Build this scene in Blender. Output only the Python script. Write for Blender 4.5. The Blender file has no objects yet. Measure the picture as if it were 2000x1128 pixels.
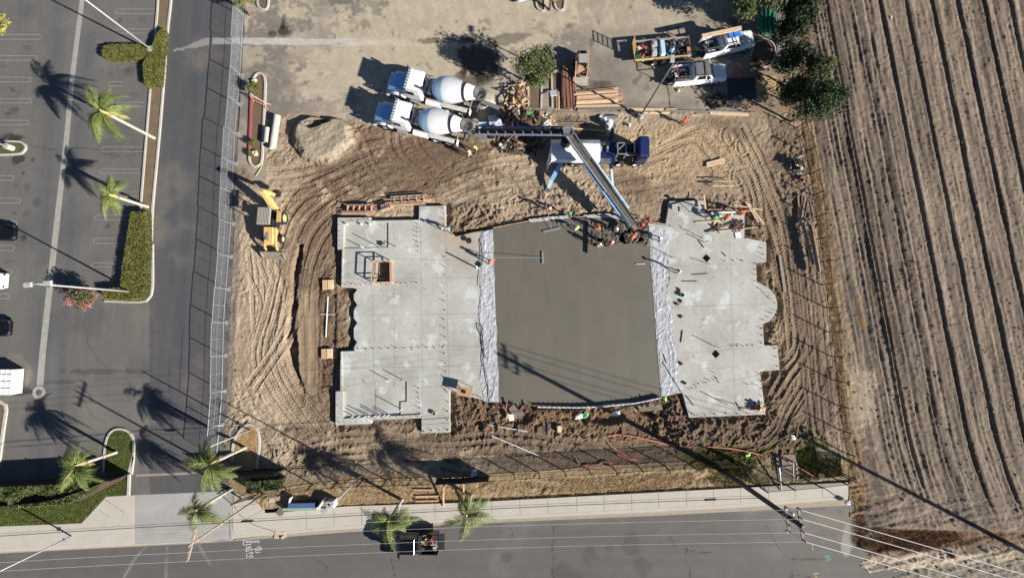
import bpy, bmesh, math, random
import numpy as np
from mathutils import Vector, Matrix
from mathutils.geometry import tessellate_polygon, delaunay_2d_cdt
R = random.Random(7)
NR = np.random.RandomState(5)
sc = bpy.context.scene
COL = sc.collection
# ------------------------------------------------------------ camera, sky, sun, exposure
H = 47.0; FPX = 850.0; TH = math.radians(4.44)
cd = bpy.data.cameras.new("camera"); cam = bpy.data.objects.new("camera", cd); COL.objects.link(cam)
cam.location = (0, 0, H); cam.rotation_euler = (TH, 0, 0)
cd.sensor_width = 36; cd.lens = 36 * FPX / 2000.0; cd.clip_end = 2000; cd.clip_start = .5
sc.camera = cam
CT, ST = math.cos(TH), math.sin(TH)
def P(px, py, z=0.0):
    """point at height z seen at photo pixel (px, py)"""
    dx = (px - 1000) / FPX; dy = -(py - 564) / FPX
    wy = dy * CT + ST; wz = dy * ST - CT
    t = (z - H) / wz
    return Vector((dx * t, wy * t, z))
def UNP(x, y, z=0.0):
    zz = z - H
    yc = y * CT + zz * ST; zc = -y * ST + zz * CT
    return 1000 + FPX * x / -zc, 564 - FPX * yc / -zc
EL = math.radians(24.8)
_a = P(1410, 918) ; _b = P(1015, 712)
_d = (_b - _a).normalized()
SHD = Vector((_d.x, _d.y, 0))
SUNV = Vector((-SHD.x * math.cos(EL), -SHD.y * math.cos(EL), math.sin(EL)))   # towards the sun
w = bpy.data.worlds.new("World"); sc.world = w; w.use_nodes = True
nt = w.node_tree; bg = nt.nodes['Background']
sky = nt.nodes.new('ShaderNodeTexSky'); sky.sky_type = 'NISHITA'; sky.sun_disc = False
sky.sun_elevation = EL; sky.sun_rotation = math.atan2(SUNV.x, SUNV.y)
sky.air_density = .9; sky.dust_density = 0.0; sky.ozone_density = 1.5; sky.altitude = 2500
nt.links.new(sky.outputs[0], bg.inputs[0]); bg.inputs[1].default_value = 0.05
sd = bpy.data.lights.new("sun", 'SUN'); sun = bpy.data.objects.new("sun", sd); COL.objects.link(sun)
sd.energy = 5.0; sd.angle = math.radians(0.5); sd.color = (1, .95, .87)
sun.rotation_euler = SUNV.to_track_quat('Z', 'Y').to_euler(); sun.location = (40, -20, 60)
vs = sc.view_settings; vs.view_transform = 'Standard'; vs.look = 'None'; vs.gamma = 1; vs.exposure = 0.88
vs.use_curve_mapping = False
sc.cycles.max_bounces = 5; sc.cycles.diffuse_bounces = 2; sc.cycles.glossy_bounces = 2
sc.cycles.transparent_max_bounces = 8

# ------------------------------------------------------------ materials
def s2l(c):
    return tuple(((v / 255) / 12.92 if v <= 10 else ((v / 255 + .055) / 1.055) ** 2.4) for v in c)
MC = {}
def M(name, col, rough=.8, var=.12, scale=6., bump=.0, bscale=40., metal=0., rnd=.0, spec=.5):
    """Principled with noise-broken colour; col is linear base colour"""
    if name in MC: return MC[name]
    m = bpy.data.materials.new(name); m.use_nodes = True; MC[name] = m
    t = m.node_tree; b = t.nodes['Principled BSDF']
    b.inputs['Roughness'].default_value = rough; b.inputs['Metallic'].default_value = metal
    b.inputs['Specular IOR Level'].default_value = spec
    tc = t.nodes.new('ShaderNodeTexCoord')
    n = t.nodes.new('ShaderNodeTexNoise'); n.inputs['Scale'].default_value = scale; n.inputs['Detail'].default_value = 5
    n.inputs['Roughness'].default_value = .65
    t.links.new(tc.outputs['Object'], n.inputs['Vector'])
    r = t.nodes.new('ShaderNodeValToRGB')
    r.color_ramp.elements[0].position = .3; r.color_ramp.elements[1].position = .7
    r.color_ramp.elements[0].color = tuple(c * (1 - var) for c in col) + (1,)
    r.color_ramp.elements[1].color = tuple(min(1, c * (1 + var)) for c in col) + (1,)
    t.links.new(n.outputs[0], r.inputs[0]); out = r.outputs[0]
    if rnd:
        oi = t.nodes.new('ShaderNodeObjectInfo'); hs = t.nodes.new('ShaderNodeHueSaturation')
        mr = t.nodes.new('ShaderNodeMapRange'); mr.inputs[3].default_value = 1 - rnd; mr.inputs[4].default_value = 1 + rnd
        t.links.new(oi.outputs['Random'], mr.inputs[0]); t.links.new(mr.outputs[0], hs.inputs['Value'])
        t.links.new(out, hs.inputs['Color']); out = hs.outputs[0]
    t.links.new(out, b.inputs['Base Color'])
    if bump:
        n2 = t.nodes.new('ShaderNodeTexNoise'); n2.inputs['Scale'].default_value = bscale; n2.inputs['Detail'].default_value = 4
        t.links.new(tc.outputs['Object'], n2.inputs['Vector'])
        bp = t.nodes.new('ShaderNodeBump'); bp.inputs['Strength'].default_value = bump; bp.inputs['Distance'].default_value = .03
        t.links.new(n2.outputs[0], bp.inputs['Height']); t.links.new(bp.outputs[0], b.inputs['Normal'])
    return m
def MV(name, rough=.95, nscale=3., nvar=.16, bump=.5, bscale=14., fine=60., sheen=None):
    """material that takes its pigment from the 'tint' attribute laid down by the terrain builder"""
    m = bpy.data.materials.new(name); m.use_nodes = True; MC[name] = m
    t = m.node_tree; b = t.nodes['Principled BSDF']; b.inputs['Roughness'].default_value = rough
    b.inputs['Specular IOR Level'].default_value = .25
    a = t.nodes.new('ShaderNodeAttribute'); a.attribute_name = 'tint'
    tc = t.nodes.new('ShaderNodeTexCoord')
    def noise(s, d=6, ro=.65):
        n = t.nodes.new('ShaderNodeTexNoise'); n.inputs['Scale'].default_value = s; n.inputs['Detail'].default_value = d
        n.inputs['Roughness'].default_value = ro; t.links.new(tc.outputs['Object'], n.inputs['Vector']); return n
    n1 = noise(nscale); n2 = noise(fine, 3)
    ad = t.nodes.new('ShaderNodeMath'); ad.operation = 'ADD'; t.links.new(n1.outputs[0], ad.inputs[0]); t.links.new(n2.outputs[0], ad.inputs[1])
    mr = t.nodes.new('ShaderNodeMapRange'); mr.inputs[1].default_value = .65; mr.inputs[2].default_value = 1.35
    mr.inputs[3].default_value = 1 - nvar; mr.inputs[4].default_value = 1 + nvar; t.links.new(ad.outputs[0], mr.inputs[0])
    vm = t.nodes.new('ShaderNodeVectorMath'); vm.operation = 'SCALE'
    t.links.new(a.outputs['Color'], vm.inputs[0]); t.links.new(mr.outputs[0], vm.inputs[3])
    t.links.new(vm.outputs[0], b.inputs['Base Color'])
    if bump:
        n3 = noise(bscale, 8, .7); bp = t.nodes.new('ShaderNodeBump'); bp.inputs['Strength'].default_value = bump
        bp.inputs['Distance'].default_value = .05; t.links.new(n3.outputs[0], bp.inputs['Height']); t.links.new(bp.outputs[0], b.inputs['Normal'])
    return m

# ------------------------------------------------------------ mesh builder
class MB:
    def __init__(s): s.v = []; s.f = []; s.mi = []; s.cur = 0
    def add(s, vs_, fs):
        o = len(s.v); s.v += [tuple(v) for v in vs_]; s.f += [tuple(i + o for i in f) for f in fs]; s.mi += [s.cur] * len(fs); return s
    def box(s, c, d, rz=0, rx=0, ry=0, taper=1.0, tx=None):
        x, y, z = d[0] / 2, d[1] / 2, d[2] / 2; tx = taper if tx is None else tx
        pts = [Vector(p) for p in ((-x, -y, -z), (x, -y, -z), (x, y, -z), (-x, y, -z), (-x * tx, -y * taper, z), (x * tx, -y * taper, z), (x * tx, y * taper, z), (-x * tx, y * taper, z))]
        m = Matrix.Rotation(rz, 3, 'Z') @ Matrix.Rotation(ry, 3, 'Y') @ Matrix.Rotation(rx, 3, 'X')
        c = Vector(c)
        return s.add([m @ p + c for p in pts], [(0, 3, 2, 1), (4, 5, 6, 7), (0, 1, 5, 4), (1, 2, 6, 5), (2, 3, 7, 6), (3, 0, 4, 7)])
    def beam(s, a, b, w_, h_, up=(0, 0, 1)):
        a = Vector(a); b = Vector(b); d = b - a
        if d.length < 1e-6: return s
        d.normalize(); up = Vector(up)
        if abs(d.dot(up)) > .98: up = Vector((1, 0, 0))
        sd_ = d.cross(up).normalized(); u = sd_.cross(d)
        sd_ *= w_ / 2; u *= h_ / 2
        return s.add([a - sd_ - u, a + sd_ - u, a + sd_ + u, a - sd_ + u, b - sd_ - u, b + sd_ - u, b + sd_ + u, b - sd_ + u],
                     [(0, 1, 2, 3), (4, 7, 6, 5), (0, 4, 5, 1), (1, 5, 6, 2), (2, 6, 7, 3), (3, 7, 4, 0)])
    def tube(s, pts, r, n=6, cap=True, r2=None):
        pts = [Vector(p) for p in pts]; rings = []; L = len(pts)
        rr = r if isinstance(r, (list, tuple)) else [r + ((r if r2 is None else r2) - r) * i / max(1, L - 1) for i in range(L)]
        o = []
        for i, p in enumerate(pts):
            d = (pts[min(i + 1, L - 1)] - pts[max(i - 1, 0)]).normalized()
            u = Vector((0, 0, 1)) if abs(d.z) < .95 else Vector((1, 0, 0))
            a = d.cross(u).normalized(); b = a.cross(d)
            o += [p + (a * math.cos(2 * math.pi * k / n) + b * math.sin(2 * math.pi * k / n)) * rr[i] for k in range(n)]
        f = [(i * n + k, i * n + (k + 1) % n, (i + 1) * n + (k + 1) % n, (i + 1) * n + k) for i in range(L - 1) for k in range(n)]
        if cap and n > 2: f += [tuple(range(n))[::-1], tuple((L - 1) * n + k for k in range(n))]
        return s.add(o, f)
    def cyl(s, c, r, h, n=12, axis='z', r2=None):
        c = Vector(c); ax = {'x': Vector((1, 0, 0)), 'y': Vector((0, 1, 0)), 'z': Vector((0, 0, 1))}[axis]
        return s.tube([c - ax * h / 2, c + ax * h / 2], r, n, True, r2)
    def lathe(s, prof, n=20, c=(0, 0, 0), ax=(0, 0, 1)):
        """prof: (distance along ax, radius)"""
        ax = Vector(ax).normalized(); c = Vector(c); u = Vector((0, 0, 1)) if abs(ax.z) < .9 else Vector((1, 0, 0))
        a = ax.cross(u).normalized(); b = a.cross(ax); o = []
        for t, r in prof: o += [c + ax * t + (a * math.cos(2 * math.pi * k / n) + b * math.sin(2 * math.pi * k / n)) * max(r, .001) for k in range(n)]
        return s.add(o, [(i * n + k, i * n + (k + 1) % n, (i + 1) * n + (k + 1) % n, (i + 1) * n + k) for i in range(len(prof) - 1) for k in range(n)])
    def prism(s, poly, z0, z1, holes=(), bottom=False):
        """poly: list of (x,y); holes likewise"""
        if holes:
            lps = [[(p[0], p[1]) for p in l] for l in [poly] + list(holes)]; vv = [Vector(p) for l in lps for p in l]; ed = []; o_ = 0
            for l in lps: ed += [(o_ + k, o_ + (k + 1) % len(l)) for k in range(len(l))]; o_ += len(l)
            cv, ce, cf = delaunay_2d_cdt(vv, ed, [], 0, 1e-5)[:3]; n = len(cv); f = []
            for t in cf:
                c = sum((cv[k] for k in t), Vector((0, 0))) / len(t); x_, y_ = np.array([c.x]), np.array([c.y])
                if inpoly(x_, y_, lps[0])[0] and not any(inpoly(x_, y_, h_)[0] for h_ in lps[1:]): f.append(tuple(t))
            cnt = {}
            for t in f:
                for k in range(len(t)): e = (t[k], t[(k + 1) % len(t)]); cnt[e] = 1
            f += [(a, b, b + n, a + n) for a, b in cnt if (b, a) not in cnt]
            return s.add([(p.x, p.y, z1) for p in cv] + [(p.x, p.y, z0) for p in cv], f)
        loops = [[Vector((p[0], p[1], 0)) for p in poly]] + [[Vector((p[0], p[1], 0)) for p in h] for h in holes]
        flat = [p for l in loops for p in l]; tr = tessellate_polygon(loops); n = len(flat)
        zt = z1 if not callable(z1) else None
        top = [(p.x, p.y, z1 if zt is not None else z1(p.x, p.y)) for p in flat]; bot = [(p.x, p.y, z0) for p in flat]
        f = []
        for t in tr:
            a, b, c = (flat[i] for i in t)
            if (b - a).cross(c - a).z < 0: t = t[::-1]
            f.append(tuple(t))
            if bottom: f.append(tuple(i + n for i in t[::-1]))
        o = 0
        for l in loops:
            k = len(l); f += [(o + i, o + (i + 1) % k, n + o + (i + 1) % k, n + o + i) for i in range(k)]; o += k
        return s.add(top + bot, f)
    def slab(s, secs):
        """loft through closed sections (lists of equal length)"""
        n = len(secs[0]); o = [p for q in secs for p in q]
        f = [(i * n + k, i * n + (k + 1) % n, (i + 1) * n + (k + 1) % n, (i + 1) * n + k) for i in range(len(secs) - 1) for k in range(n)]
        f += [tuple(range(n))[::-1], tuple((len(secs) - 1) * n + k for k in range(n))]
        return s.add(o, f)
    def build(s, name, mats, parent=None, smooth=False, bevel=0, loc=None):
        me = bpy.data.meshes.new(name); me.from_pydata(s.v, [], s.f)
        if not isinstance(mats, (list, tuple)): mats = [mats]
        for m in mats: me.materials.append(m)
        if len(mats) > 1: me.polygons.foreach_set('material_index', s.mi)
        bm = bmesh.new(); bm.from_mesh(me); bmesh.ops.recalc_face_normals(bm, faces=bm.faces); bm.to_mesh(me); bm.free()
        if smooth: me.polygons.foreach_set('use_smooth', [True] * len(me.polygons))
        me.update(); o = bpy.data.objects.new(name, me); COL.objects.link(o)
        if parent is not None: o.parent = parent
        if loc is not None: o.location = loc
        if bevel:
            b = o.modifiers.new('bevel', 'BEVEL'); b.width = bevel; b.segments = 2; b.limit_method = 'ANGLE'
        return o
def raw(name, v, f, mat, parent=None, smooth=False, mi=None):
    """fast mesh from numpy arrays: v (n,3), f (m,k)"""
    me = bpy.data.meshes.new(name); v = np.asarray(v, np.float32); f = np.asarray(f, np.int32)
    me.vertices.add(len(v)); me.vertices.foreach_set('co', v.ravel())
    k = f.shape[1]; me.loops.add(f.size); me.loops.foreach_set('vertex_index', f.ravel())
    me.polygons.add(len(f)); me.polygons.foreach_set('loop_start', np.arange(0, f.size, k, dtype=np.int32))
    for m in (mat if isinstance(mat, (list, tuple)) else [mat]): me.materials.append(m)
    if mi is not None: me.polygons.foreach_set('material_index', mi)
    if smooth: me.polygons.foreach_set('use_smooth', np.ones(len(f), bool))
    me.update(calc_edges=True); o = bpy.data.objects.new(name, me); COL.objects.link(o)
    if parent is not None: o.parent = parent
    return o
def tag(o, label=None, cat=None, group=None, kind=None):
    if label: o['label'] = label
    if cat: o['category'] = cat
    if group: o['group'] = group
    if kind: o['kind'] = kind
    return o
def thing(name, label, cat, loc=(0, 0, 0), rz=0, group=None):
    o = bpy.data.objects.new(name, None); COL.objects.link(o); o.location = loc; o.rotation_euler = (0, 0, rz)
    o.empty_display_size = .3
    return tag(o, label, cat, group)
def struct(o): o['kind'] = 'structure'; return o
def clone(root, loc=None, rz=None, label=None, par=None):
    c = root.copy(); COL.objects.link(c)
    if par is not None: c.parent = par
    if loc is not None: c.location = loc
    if rz is not None: c.rotation_euler = (0, 0, rz)
    if label: c['label'] = label
    for ch in root.children: clone(ch, par=c)
    return c
def pl(pts, z=0.0): return [P(a, b, z) for a, b in pts]
def ang(a, b, z=0):
    d = P(*b, z) - P(*a, z); return math.atan2(d.y, d.x)
def cr(pts, step=.1):
    """Catmull-Rom resample of 2D points"""
    p = [np.array(q[:2], float) for q in pts]; p = [2 * p[0] - p[1]] + p + [2 * p[-1] - p[-2]]; out = []
    for i in range(1, len(p) - 2):
        a, b, c, d = p[i - 1:i + 3]; n = max(2, int(np.linalg.norm(c - b) / step))
        t = np.linspace(0, 1, n, endpoint=False)[:, None]
        out.append(.5 * ((2 * b) + (c - a) * t + (2 * a - 5 * b + 4 * c - d) * t ** 2 + (-a + 3 * b - 3 * c + d) * t ** 3))
    out.append(p[-2][None]); return np.concatenate(out)
# numpy noise
def vn(x, y, sc_, seed):
    g = np.random.RandomState(seed).rand(256, 256); x = x / sc_ + 1000; y = y / sc_ + 1000
    xi = np.floor(x).astype(int); yi = np.floor(y).astype(int); u = x - xi; v = y - yi
    u = u * u * (3 - 2 * u); v = v * v * (3 - 2 * v); a = xi & 255; b = yi & 255; a1 = (a + 1) & 255; b1 = (b + 1) & 255
    return (g[a, b] * (1 - u) * (1 - v) + g[a1, b] * u * (1 - v) + g[a, b1] * (1 - u) * v + g[a1, b1] * u * v) * 2 - 1
def fbm(x, y, sc_, oct_, seed, gain=.5):
    s = 0; a = 1; t = 0
    for i in range(oct_):
        s = s + a * vn(x * math.cos(i) - y * math.sin(i), x * math.sin(i) + y * math.cos(i), sc_ / 2 ** i, seed + i); t += a; a *= gain
    return s / t
def inpoly(px, py, poly):
    c = np.zeros(px.shape, bool); n = len(poly)
    for i in range(n):
        x1, y1 = poly[i]; x2, y2 = poly[(i + 1) % n]
        if y1 == y2: continue
        k = (y1 > py) != (y2 > py)
        c ^= k & (px < (x2 - x1) * (py - y1) / (y2 - y1) + x1)
    return c
def dline(px, py, pts):
    """distance to polyline"""
    d = np.full(px.shape, 1e9)
    for (x1, y1), (x2, y2) in zip(pts[:-1], pts[1:]):
        L = (x2 - x1) ** 2 + (y2 - y1) ** 2 + 1e-9; t = np.clip(((px - x1) * (x2 - x1) + (py - y1) * (y2 - y1)) / L, 0, 1)
        d = np.minimum(d, np.hypot(px - x1 - t * (x2 - x1), py - y1 - t * (y2 - y1)))
    return d
def sst(a, b, x): t = np.clip((x - a) / (b - a), 0, 1); return t * t * (3 - 2 * t)
class Grid:
    def __init__(s, x0, x1, y0, y1, res):
        s.res = res; s.x0 = x0; s.y0 = y0; s.nx = int((x1 - x0) / res) + 1; s.ny = int((y1 - y0) / res) + 1
        s.X, s.Y = np.meshgrid(x0 + np.arange(s.nx) * res, y0 + np.arange(s.ny) * res)
        s.px, s.py = UNP(s.X, s.Y); s.Z = np.zeros_like(s.X)
        s.C = np.zeros(s.X.shape + (3,)); s.keep = np.ones((s.ny - 1, s.nx - 1), bool)
    def mix(s, col, m): s.C += (np.array(col) - s.C) * np.clip(m, 0, 1)[..., None]
    def mul(s, k): s.C *= np.asarray(k)[..., None]
    def track(s, pts, w_=.42, depth=.07, tread=.02, per=.36, keep=.3, berm=.05, tone=None):
        q = cr([P(a, b) for a, b in pts], .04)
        d = np.gradient(q, axis=0); L = np.hypot(d[:, 0], d[:, 1]) + 1e-9; d /= L[:, None]; n = np.stack([-d[:, 1], d[:, 0]], 1)
        S = np.cumsum(L); U = np.arange(-w_ * .95, w_ * .95, s.res * .45)
        u, S2 = np.meshgrid(U, S); uu = np.abs(u) / (w_ * .5)
        x = q[:, 0][:, None] + n[:, 0][:, None] * U; y = q[:, 1][:, None] + n[:, 1][:, None] * U
        depth *= .85; berm *= .7; prof = np.where(uu < 1, -depth, berm * np.exp(-((uu - 1.25) / .28) ** 2))
        tr = tread * np.sin(2 * np.pi * (S2 / per + uu * .8)) * (uu < .95)
        ix = np.round((x - s.x0) / s.res).astype(int); iy = np.round((y - s.y0) / s.res).astype(int)
        ok = (ix > 0) & (iy > 0) & (ix < s.nx - 1) & (iy < s.ny - 1)
        old = s.Z.copy(); ixo, iyo = ix[ok], iy[ok]; fade = (1 - keep) * np.clip(1 - (uu[ok] - 1) / .8, 0, 1)
        e = np.minimum(np.arange(len(S)), np.arange(len(S))[::-1]) * .04 / 1.2
        fade = fade * np.clip(np.repeat(e[:, None], len(U), 1)[ok], 0, 1)
        s.Z[iyo, ixo] = old[iyo, ixo] * (1 - fade) + (s.low[iyo, ixo] + prof[ok] + tr[ok]) * fade
    def build(s, name, mat, smooth=True):
        v = np.stack([s.X, s.Y, s.Z], -1).reshape(-1, 3); i = (np.arange(s.ny - 1)[:, None] * s.nx + np.arange(s.nx - 1)[None])[s.keep]
        f = np.stack([i, i + 1, i + s.nx + 1, i + s.nx], -1)
        used = np.zeros(len(v), bool); used[f.ravel()] = True; mp = np.cumsum(used) - 1
        o = raw(name, v[used], mp[f], mat, smooth=smooth)
        a = o.data.attributes.new('tint', 'FLOAT_COLOR', 'POINT')
        c = np.ones((used.sum(), 4), np.float32); c[:, :3] = np.clip(s.C.reshape(-1, 3)[used], 0.005, .9); a.data.foreach_set('color', c.ravel())
        return struct(o)
# ------------------------------------------------------------ ground surfaces
KA = .80
def A(r, g, b, k=1.0): return tuple(v * KA * k for v in s2l((r, g, b)))
SLAB_L = [(660, 425), (725, 425), (725, 431), (817.5, 429), (817.5, 401), (870, 400.5), (871, 442), (890, 461), (925, 452.5), (963, 447),
          (974, 784), (945, 782), (878.5, 762), (879, 844), (822.5, 846), (822.5, 816), (725, 820), (725, 827), (656, 830), (656, 763.4), (665, 762.5), (666, 685),
          (692, 683.7), (690, 677), (696, 668), (690, 661), (690, 640), (697, 630), (690, 622), (690, 604), (697, 595), (690, 586), (690, 573), (697, 565), (690, 562), (667, 560.6), (668.6, 487.5), (659.5, 487.5)]
SLAB_R = [(1265, 435), (1300, 439.6), (1308, 393), (1375, 391.7), (1377, 415.6), (1454, 418), (1454, 463.5), (1496.5, 473), (1496.5, 511), (1476.6, 512.7), (1478, 551),
          (1492, 556.6), (1505, 565), (1514, 577), (1518, 590), (1518, 602), (1511, 618.5), (1502, 628), (1490, 632), (1492.5, 674), (1518, 674), (1523, 722), (1484.6, 725), (1495, 808.7), (1346, 815), (1333, 766), (1291, 774)]
WET = [(963, 447), (998, 440), (1033, 433.6), (1070, 429), (1111, 426.5), (1148, 425.5), (1208, 427), (1265, 434.5), (1291, 774), (1241, 784), (1172, 790.4), (1131, 792), (1050, 791), (1010, 788), (974, 784)]
ALLS = [SLAB_L, SLAB_R, WET]
EASTL = [(1552, -60), (1560, 150), (1566, 270), (1590, 400), (1608, 520), (1628, 680), (1648, 850), (1658, 945), (1660, 975)]
def eastx(py): return np.interp(py, [p[1] for p in EASTL], [p[0] for p in EASTL])
WESTL = [(480, -60), (476, 60), (466, 220), (462, 330), (455, 480), (450, 600), (444, 720), (440, 830), (436, 900), (436, 970)]
def westx(py): return np.interp(py, [p[1] for p in WESTL], [p[0] for p in WESTL])
NDIRT = [(400, 330), (470, 330), (500, 236), (570, 222), (700, 236), (850, 262), (905, 262), (960, 225), (1060, 219), (1240, 221), (1480, 222), (1530, 215), (1700, 215)]
def northy(px): return np.interp(px, [p[0] for p in NDIRT], [p[1] for p in NDIRT])

mG = M('open_ground', A(140, 120, 95), .95, .2, .3)
g = MB(); g.add([(-400, -400, -1.3), (400, -400, -1.3), (400, 400, -1.3), (-400, 400, -1.3)], [(0, 1, 2, 3)])
struct(g.build('ground', mG))

# ---- site: one height grid, later split into paved yard and dirt
G = Grid(-34, 39, -24.2, 38, .084)
px, py, X, Y = G.px, G.py, G.X, G.Y
n_big = fbm(X, Y, 7, 4, 11); n_med = fbm(X, Y, 1.6, 4, 21); n_fin = fbm(X, Y, .45, 3, 31, .6)
wx = X + .5 * fbm(X, Y, 1.2, 3, 41); wy = Y + .5 * fbm(X, Y, 1.2, 3, 51)
ridge = 1 - np.abs(fbm(wx, wy, .9, 4, 61, .6)) * 3.2
clod = np.maximum(0, fbm(wx * 1.0, wy, .34, 3, 71, .6)) ** 1.2
nd = py - northy(px) + 5 * n_med + 5 * n_big
dirt = sst(-6, 8, nd)                       # 0 on the paved yard, 1 on the dirt
dirt *= sst(-2, 2, px - westx(py))
dirtm = np.where(px < 520, sst(320, 345, py + (px - 480) * -1.2 + 8 * n_med), 1); dirt *= np.maximum(dirtm, 0)
cxm, cym = P(1090, 610).x, P(1090, 610).y; rad = np.hypot((X - cxm) * .72, Y - cym); tha = np.arctan2(Y - cym, (X - cxm) * .72)
patch = sst(-.35, .35, fbm(X, Y, 3.2, 3, 79))
streak = vn(rad * 3.4 + .5 * n_med, tha * 7, 1, 87) + .7 * vn(rad * 7 + .5 * n_med, tha * 13, 1, 88)
Zd = .07 * n_big + .035 * n_med + (.012 + .04 * patch) * n_fin + .022 * ridge * patch + .02 * vn(X, Y, .2, 78) + .032 * patch * fbm(wx, wy * 1.6, .7, 3, 77) + .034 * streak * (.4 + .8 * patch) - .07 * np.exp(-(fbm(wx, wy, 1.7, 4, 181, .55) * 16) ** 2) * patch - .05 * np.exp(-(fbm(wx * 1.2, wy, .8, 3, 185, .55) * 12) ** 2) * sst(.0, .5, n_big + .5 * n_med) 
# rough, dug-over zones
dsl = np.minimum.reduce([dline(px, py, s + [s[0]]) for s in ALLS]); insl = inpoly(px, py, SLAB_L) | inpoly(px, py, SLAB_R) | inpoly(px, py, WET)
rough = .35 * np.exp(-(dsl / 16) ** 2)
def blob(cx, cy, rx, ry, rot=0, k=.35):
    c, s = math.cos(rot), math.sin(rot); u = ((px - cx) * c + (py - cy) * s) / rx; v = (-(px - cx) * s + (py - cy) * c) / ry
    return np.clip(1.25 - np.sqrt(u * u + v * v) - k * n_med - k * .6 * n_fin, 0, .35) / .35
rough += blob(930, 815, 55, 48) * .8 + blob(1320, 820, 45, 45) * 1.3 + blob(1460, 850, 130, 40) * .9 + blob(1140, 830, 190, 38) * .6 + blob(640, 870, 70, 40) * .6
rough += blob(1550, 430, 40, 180) * .6 + blob(1420, 440, 90, 60) * .6 + blob(920, 425, 60, 28) * .8 + blob(1500, 690, 40, 150) * .7 + blob(600, 900, 110, 26) * .5
rough += blob(1280, 300, 80, 45) * .3 + blob(1130, 390, 120, 40) * .5 + blob(650, 620, 28, 90) * .3 + blob(950, 860, 200, 30) * .4
rough = np.clip(rough, .08, 1.6)
Zd += rough * (.13 * ridge + .42 * clod)
Zd += .03 * vn(X * .25 + .3 * n_med, Y * 3.2 + X * .2, 1, 83) * sst(820, 860, py) * sst(560, 620, px)      # scrape lines along the south side
Zd += .035 * vn(X * 3.0 + Y * .3, Y * .35, 1, 84) * sst(1490, 1530, px) * sst(250, 300, py)
Zd += .03 * vn((X + Y * .5) * 2.2, (Y - X * .4) * .5, 1, 85) * blob(1040, 370, 190, 60)
Zd += .03 * vn((X - .2 * Y) * 2.6, (Y) * .4, 1, 86) * blob(560, 640, 90, 190)
G.low = .06 * n_big + .03 * n_med + .03 * n_fin - .01; G.Z = Zd
# graded pad, ditch and spoil west of the building
pad = sst(578, 582, px) * (1 - sst(618, 622, px)) * sst(560, 575, py) * (1 - sst(768, 775, py + 3 * n_med))
G.Z = G.Z * (1 - .85 * pad) + .0 * pad
dc = dline(px, py, [(585, 480), (572, 560), (566, 640), (566, 700), (572, 760), (585, 792)]) + 6 * n_med + 3 * n_fin
wd = np.interp(py, [470, 560, 640, 700, 760, 800], [4, 8, 8, 18, 17, 5])
G.Z -= .85 * np.clip((wd + 2 - dc) / 7, 0, 1) * (py > 475) * (py < 800)
G.Z += .22 * np.exp(-((px - 545) / 14) ** 2) * sst(540, 600, py) * (1 - sst(690, 730, py)) * (1 + n_med)
pit = inpoly(px, py, [(632, 575), (657, 575), (655, 755), (625, 755)]); G.Z -= .1 * pit
# tracks
T = G.track
rr = random.Random(3)
def tracks(path, offs, **k):
    for o in offs:
        q = [(a + o[0] + rr.uniform(-2, 2), b + o[1] + rr.uniform(-2, 2)) for a, b in path]; T(q, **k)
lo = G.low
tracks([(560, 590), (566, 520), (585, 450), (622, 405), (690, 365), (770, 330)], [(0, 0), (-22, -22), (20, 14), (38, 30), (-36, -40)], depth=.10, tread=.042, w_=.5, berm=.075)
tracks([(520, 350), (570, 345), (640, 330), (720, 290), (790, 285)], [(0, 0), (4, 22), (16, 40), (-4, -18)], depth=.08, tread=.036, berm=.06)
tracks([(483, 480), (492, 560), (496, 650), (520, 730), (570, 800), (612, 850)], [(0, 0), (13, 0), (28, 4), (42, 0), (20, -16)], depth=.10, tread=.042, w_=.5, berm=.08)
tracks([(500, 500), (530, 580), (520, 660), (545, 740), (590, 800)], [(0, 0), (14, 6), (-22, 20), (27, -4)], depth=.1, tread=.042, w_=.5, berm=.075)
tracks([(545, 520), (528, 600), (505, 690), (540, 770), (600, 850)], [(0, 0), (14, 4), (30, 12), (-10, 6)], depth=.09, tread=.042, w_=.5, berm=.075)
tracks([(475, 760), (520, 700), (560, 640), (572, 600)], [(0, 0), (14, 8)], depth=.11, tread=.04, w_=.5, berm=.09)
tracks([(590, 770), (592, 690), (590, 600), (600, 520)], [(0, 0), (19, 0)], depth=.03, tread=.012, w_=.5, berm=.015)
tracks([(640, 290), (700, 330), (790, 350), (900, 340)], [(0, 0), (10, 26), (20, 50), (-10, 60)], depth=.07, tread=.034)
tracks([(760, 240), (770, 300), (830, 350), (900, 380)], [(0, 0), (16, 0), (50, -10)], depth=.08, tread=.015)
tracks([(690, 260), (720, 330), (780, 390)], [(0, 0), (14, -6)], depth=.07, tread=.015)
tracks([(850, 390), (950, 350), (1050, 340), (1200, 350), (1330, 330)], [(0, 0), (10, 22), (0, -30)], depth=.05, tread=.012)
tracks([(1280, 290), (1350, 262), (1400, 300), (1480, 380), (1530, 500), (1552, 640), (1556, 740), (1530, 810), (1490, 850)], [(0, 0), (17, -8), (8, 10), (28, -16), (-12, 14)], depth=.08, tread=.036, w_=.5, berm=.06)
tracks([(1440, 240), (1480, 320), (1520, 420), (1545, 540), (1560, 700)], [(0, 0), (14, 0), (-14, 6), (-26, 14)], depth=.08, tread=.036, w_=.5, berm=.06)
tracks([(1400, 340), (1440, 335), (1462, 380), (1468, 440)], [(0, 0), (12, -4), (24, -6), (-10, 8)], depth=.09, tread=.04, berm=.08)
for c in ((1422, 265), (1452, 285), (1440, 345)):
    T([(c[0] + r_ * math.cos(t), c[1] + r_ * 1.5 * math.sin(t)) for t, r_ in [(k * .6, 13) for k in range(9)]], depth=.1, tread=.0, w_=.35, berm=.1)
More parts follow.
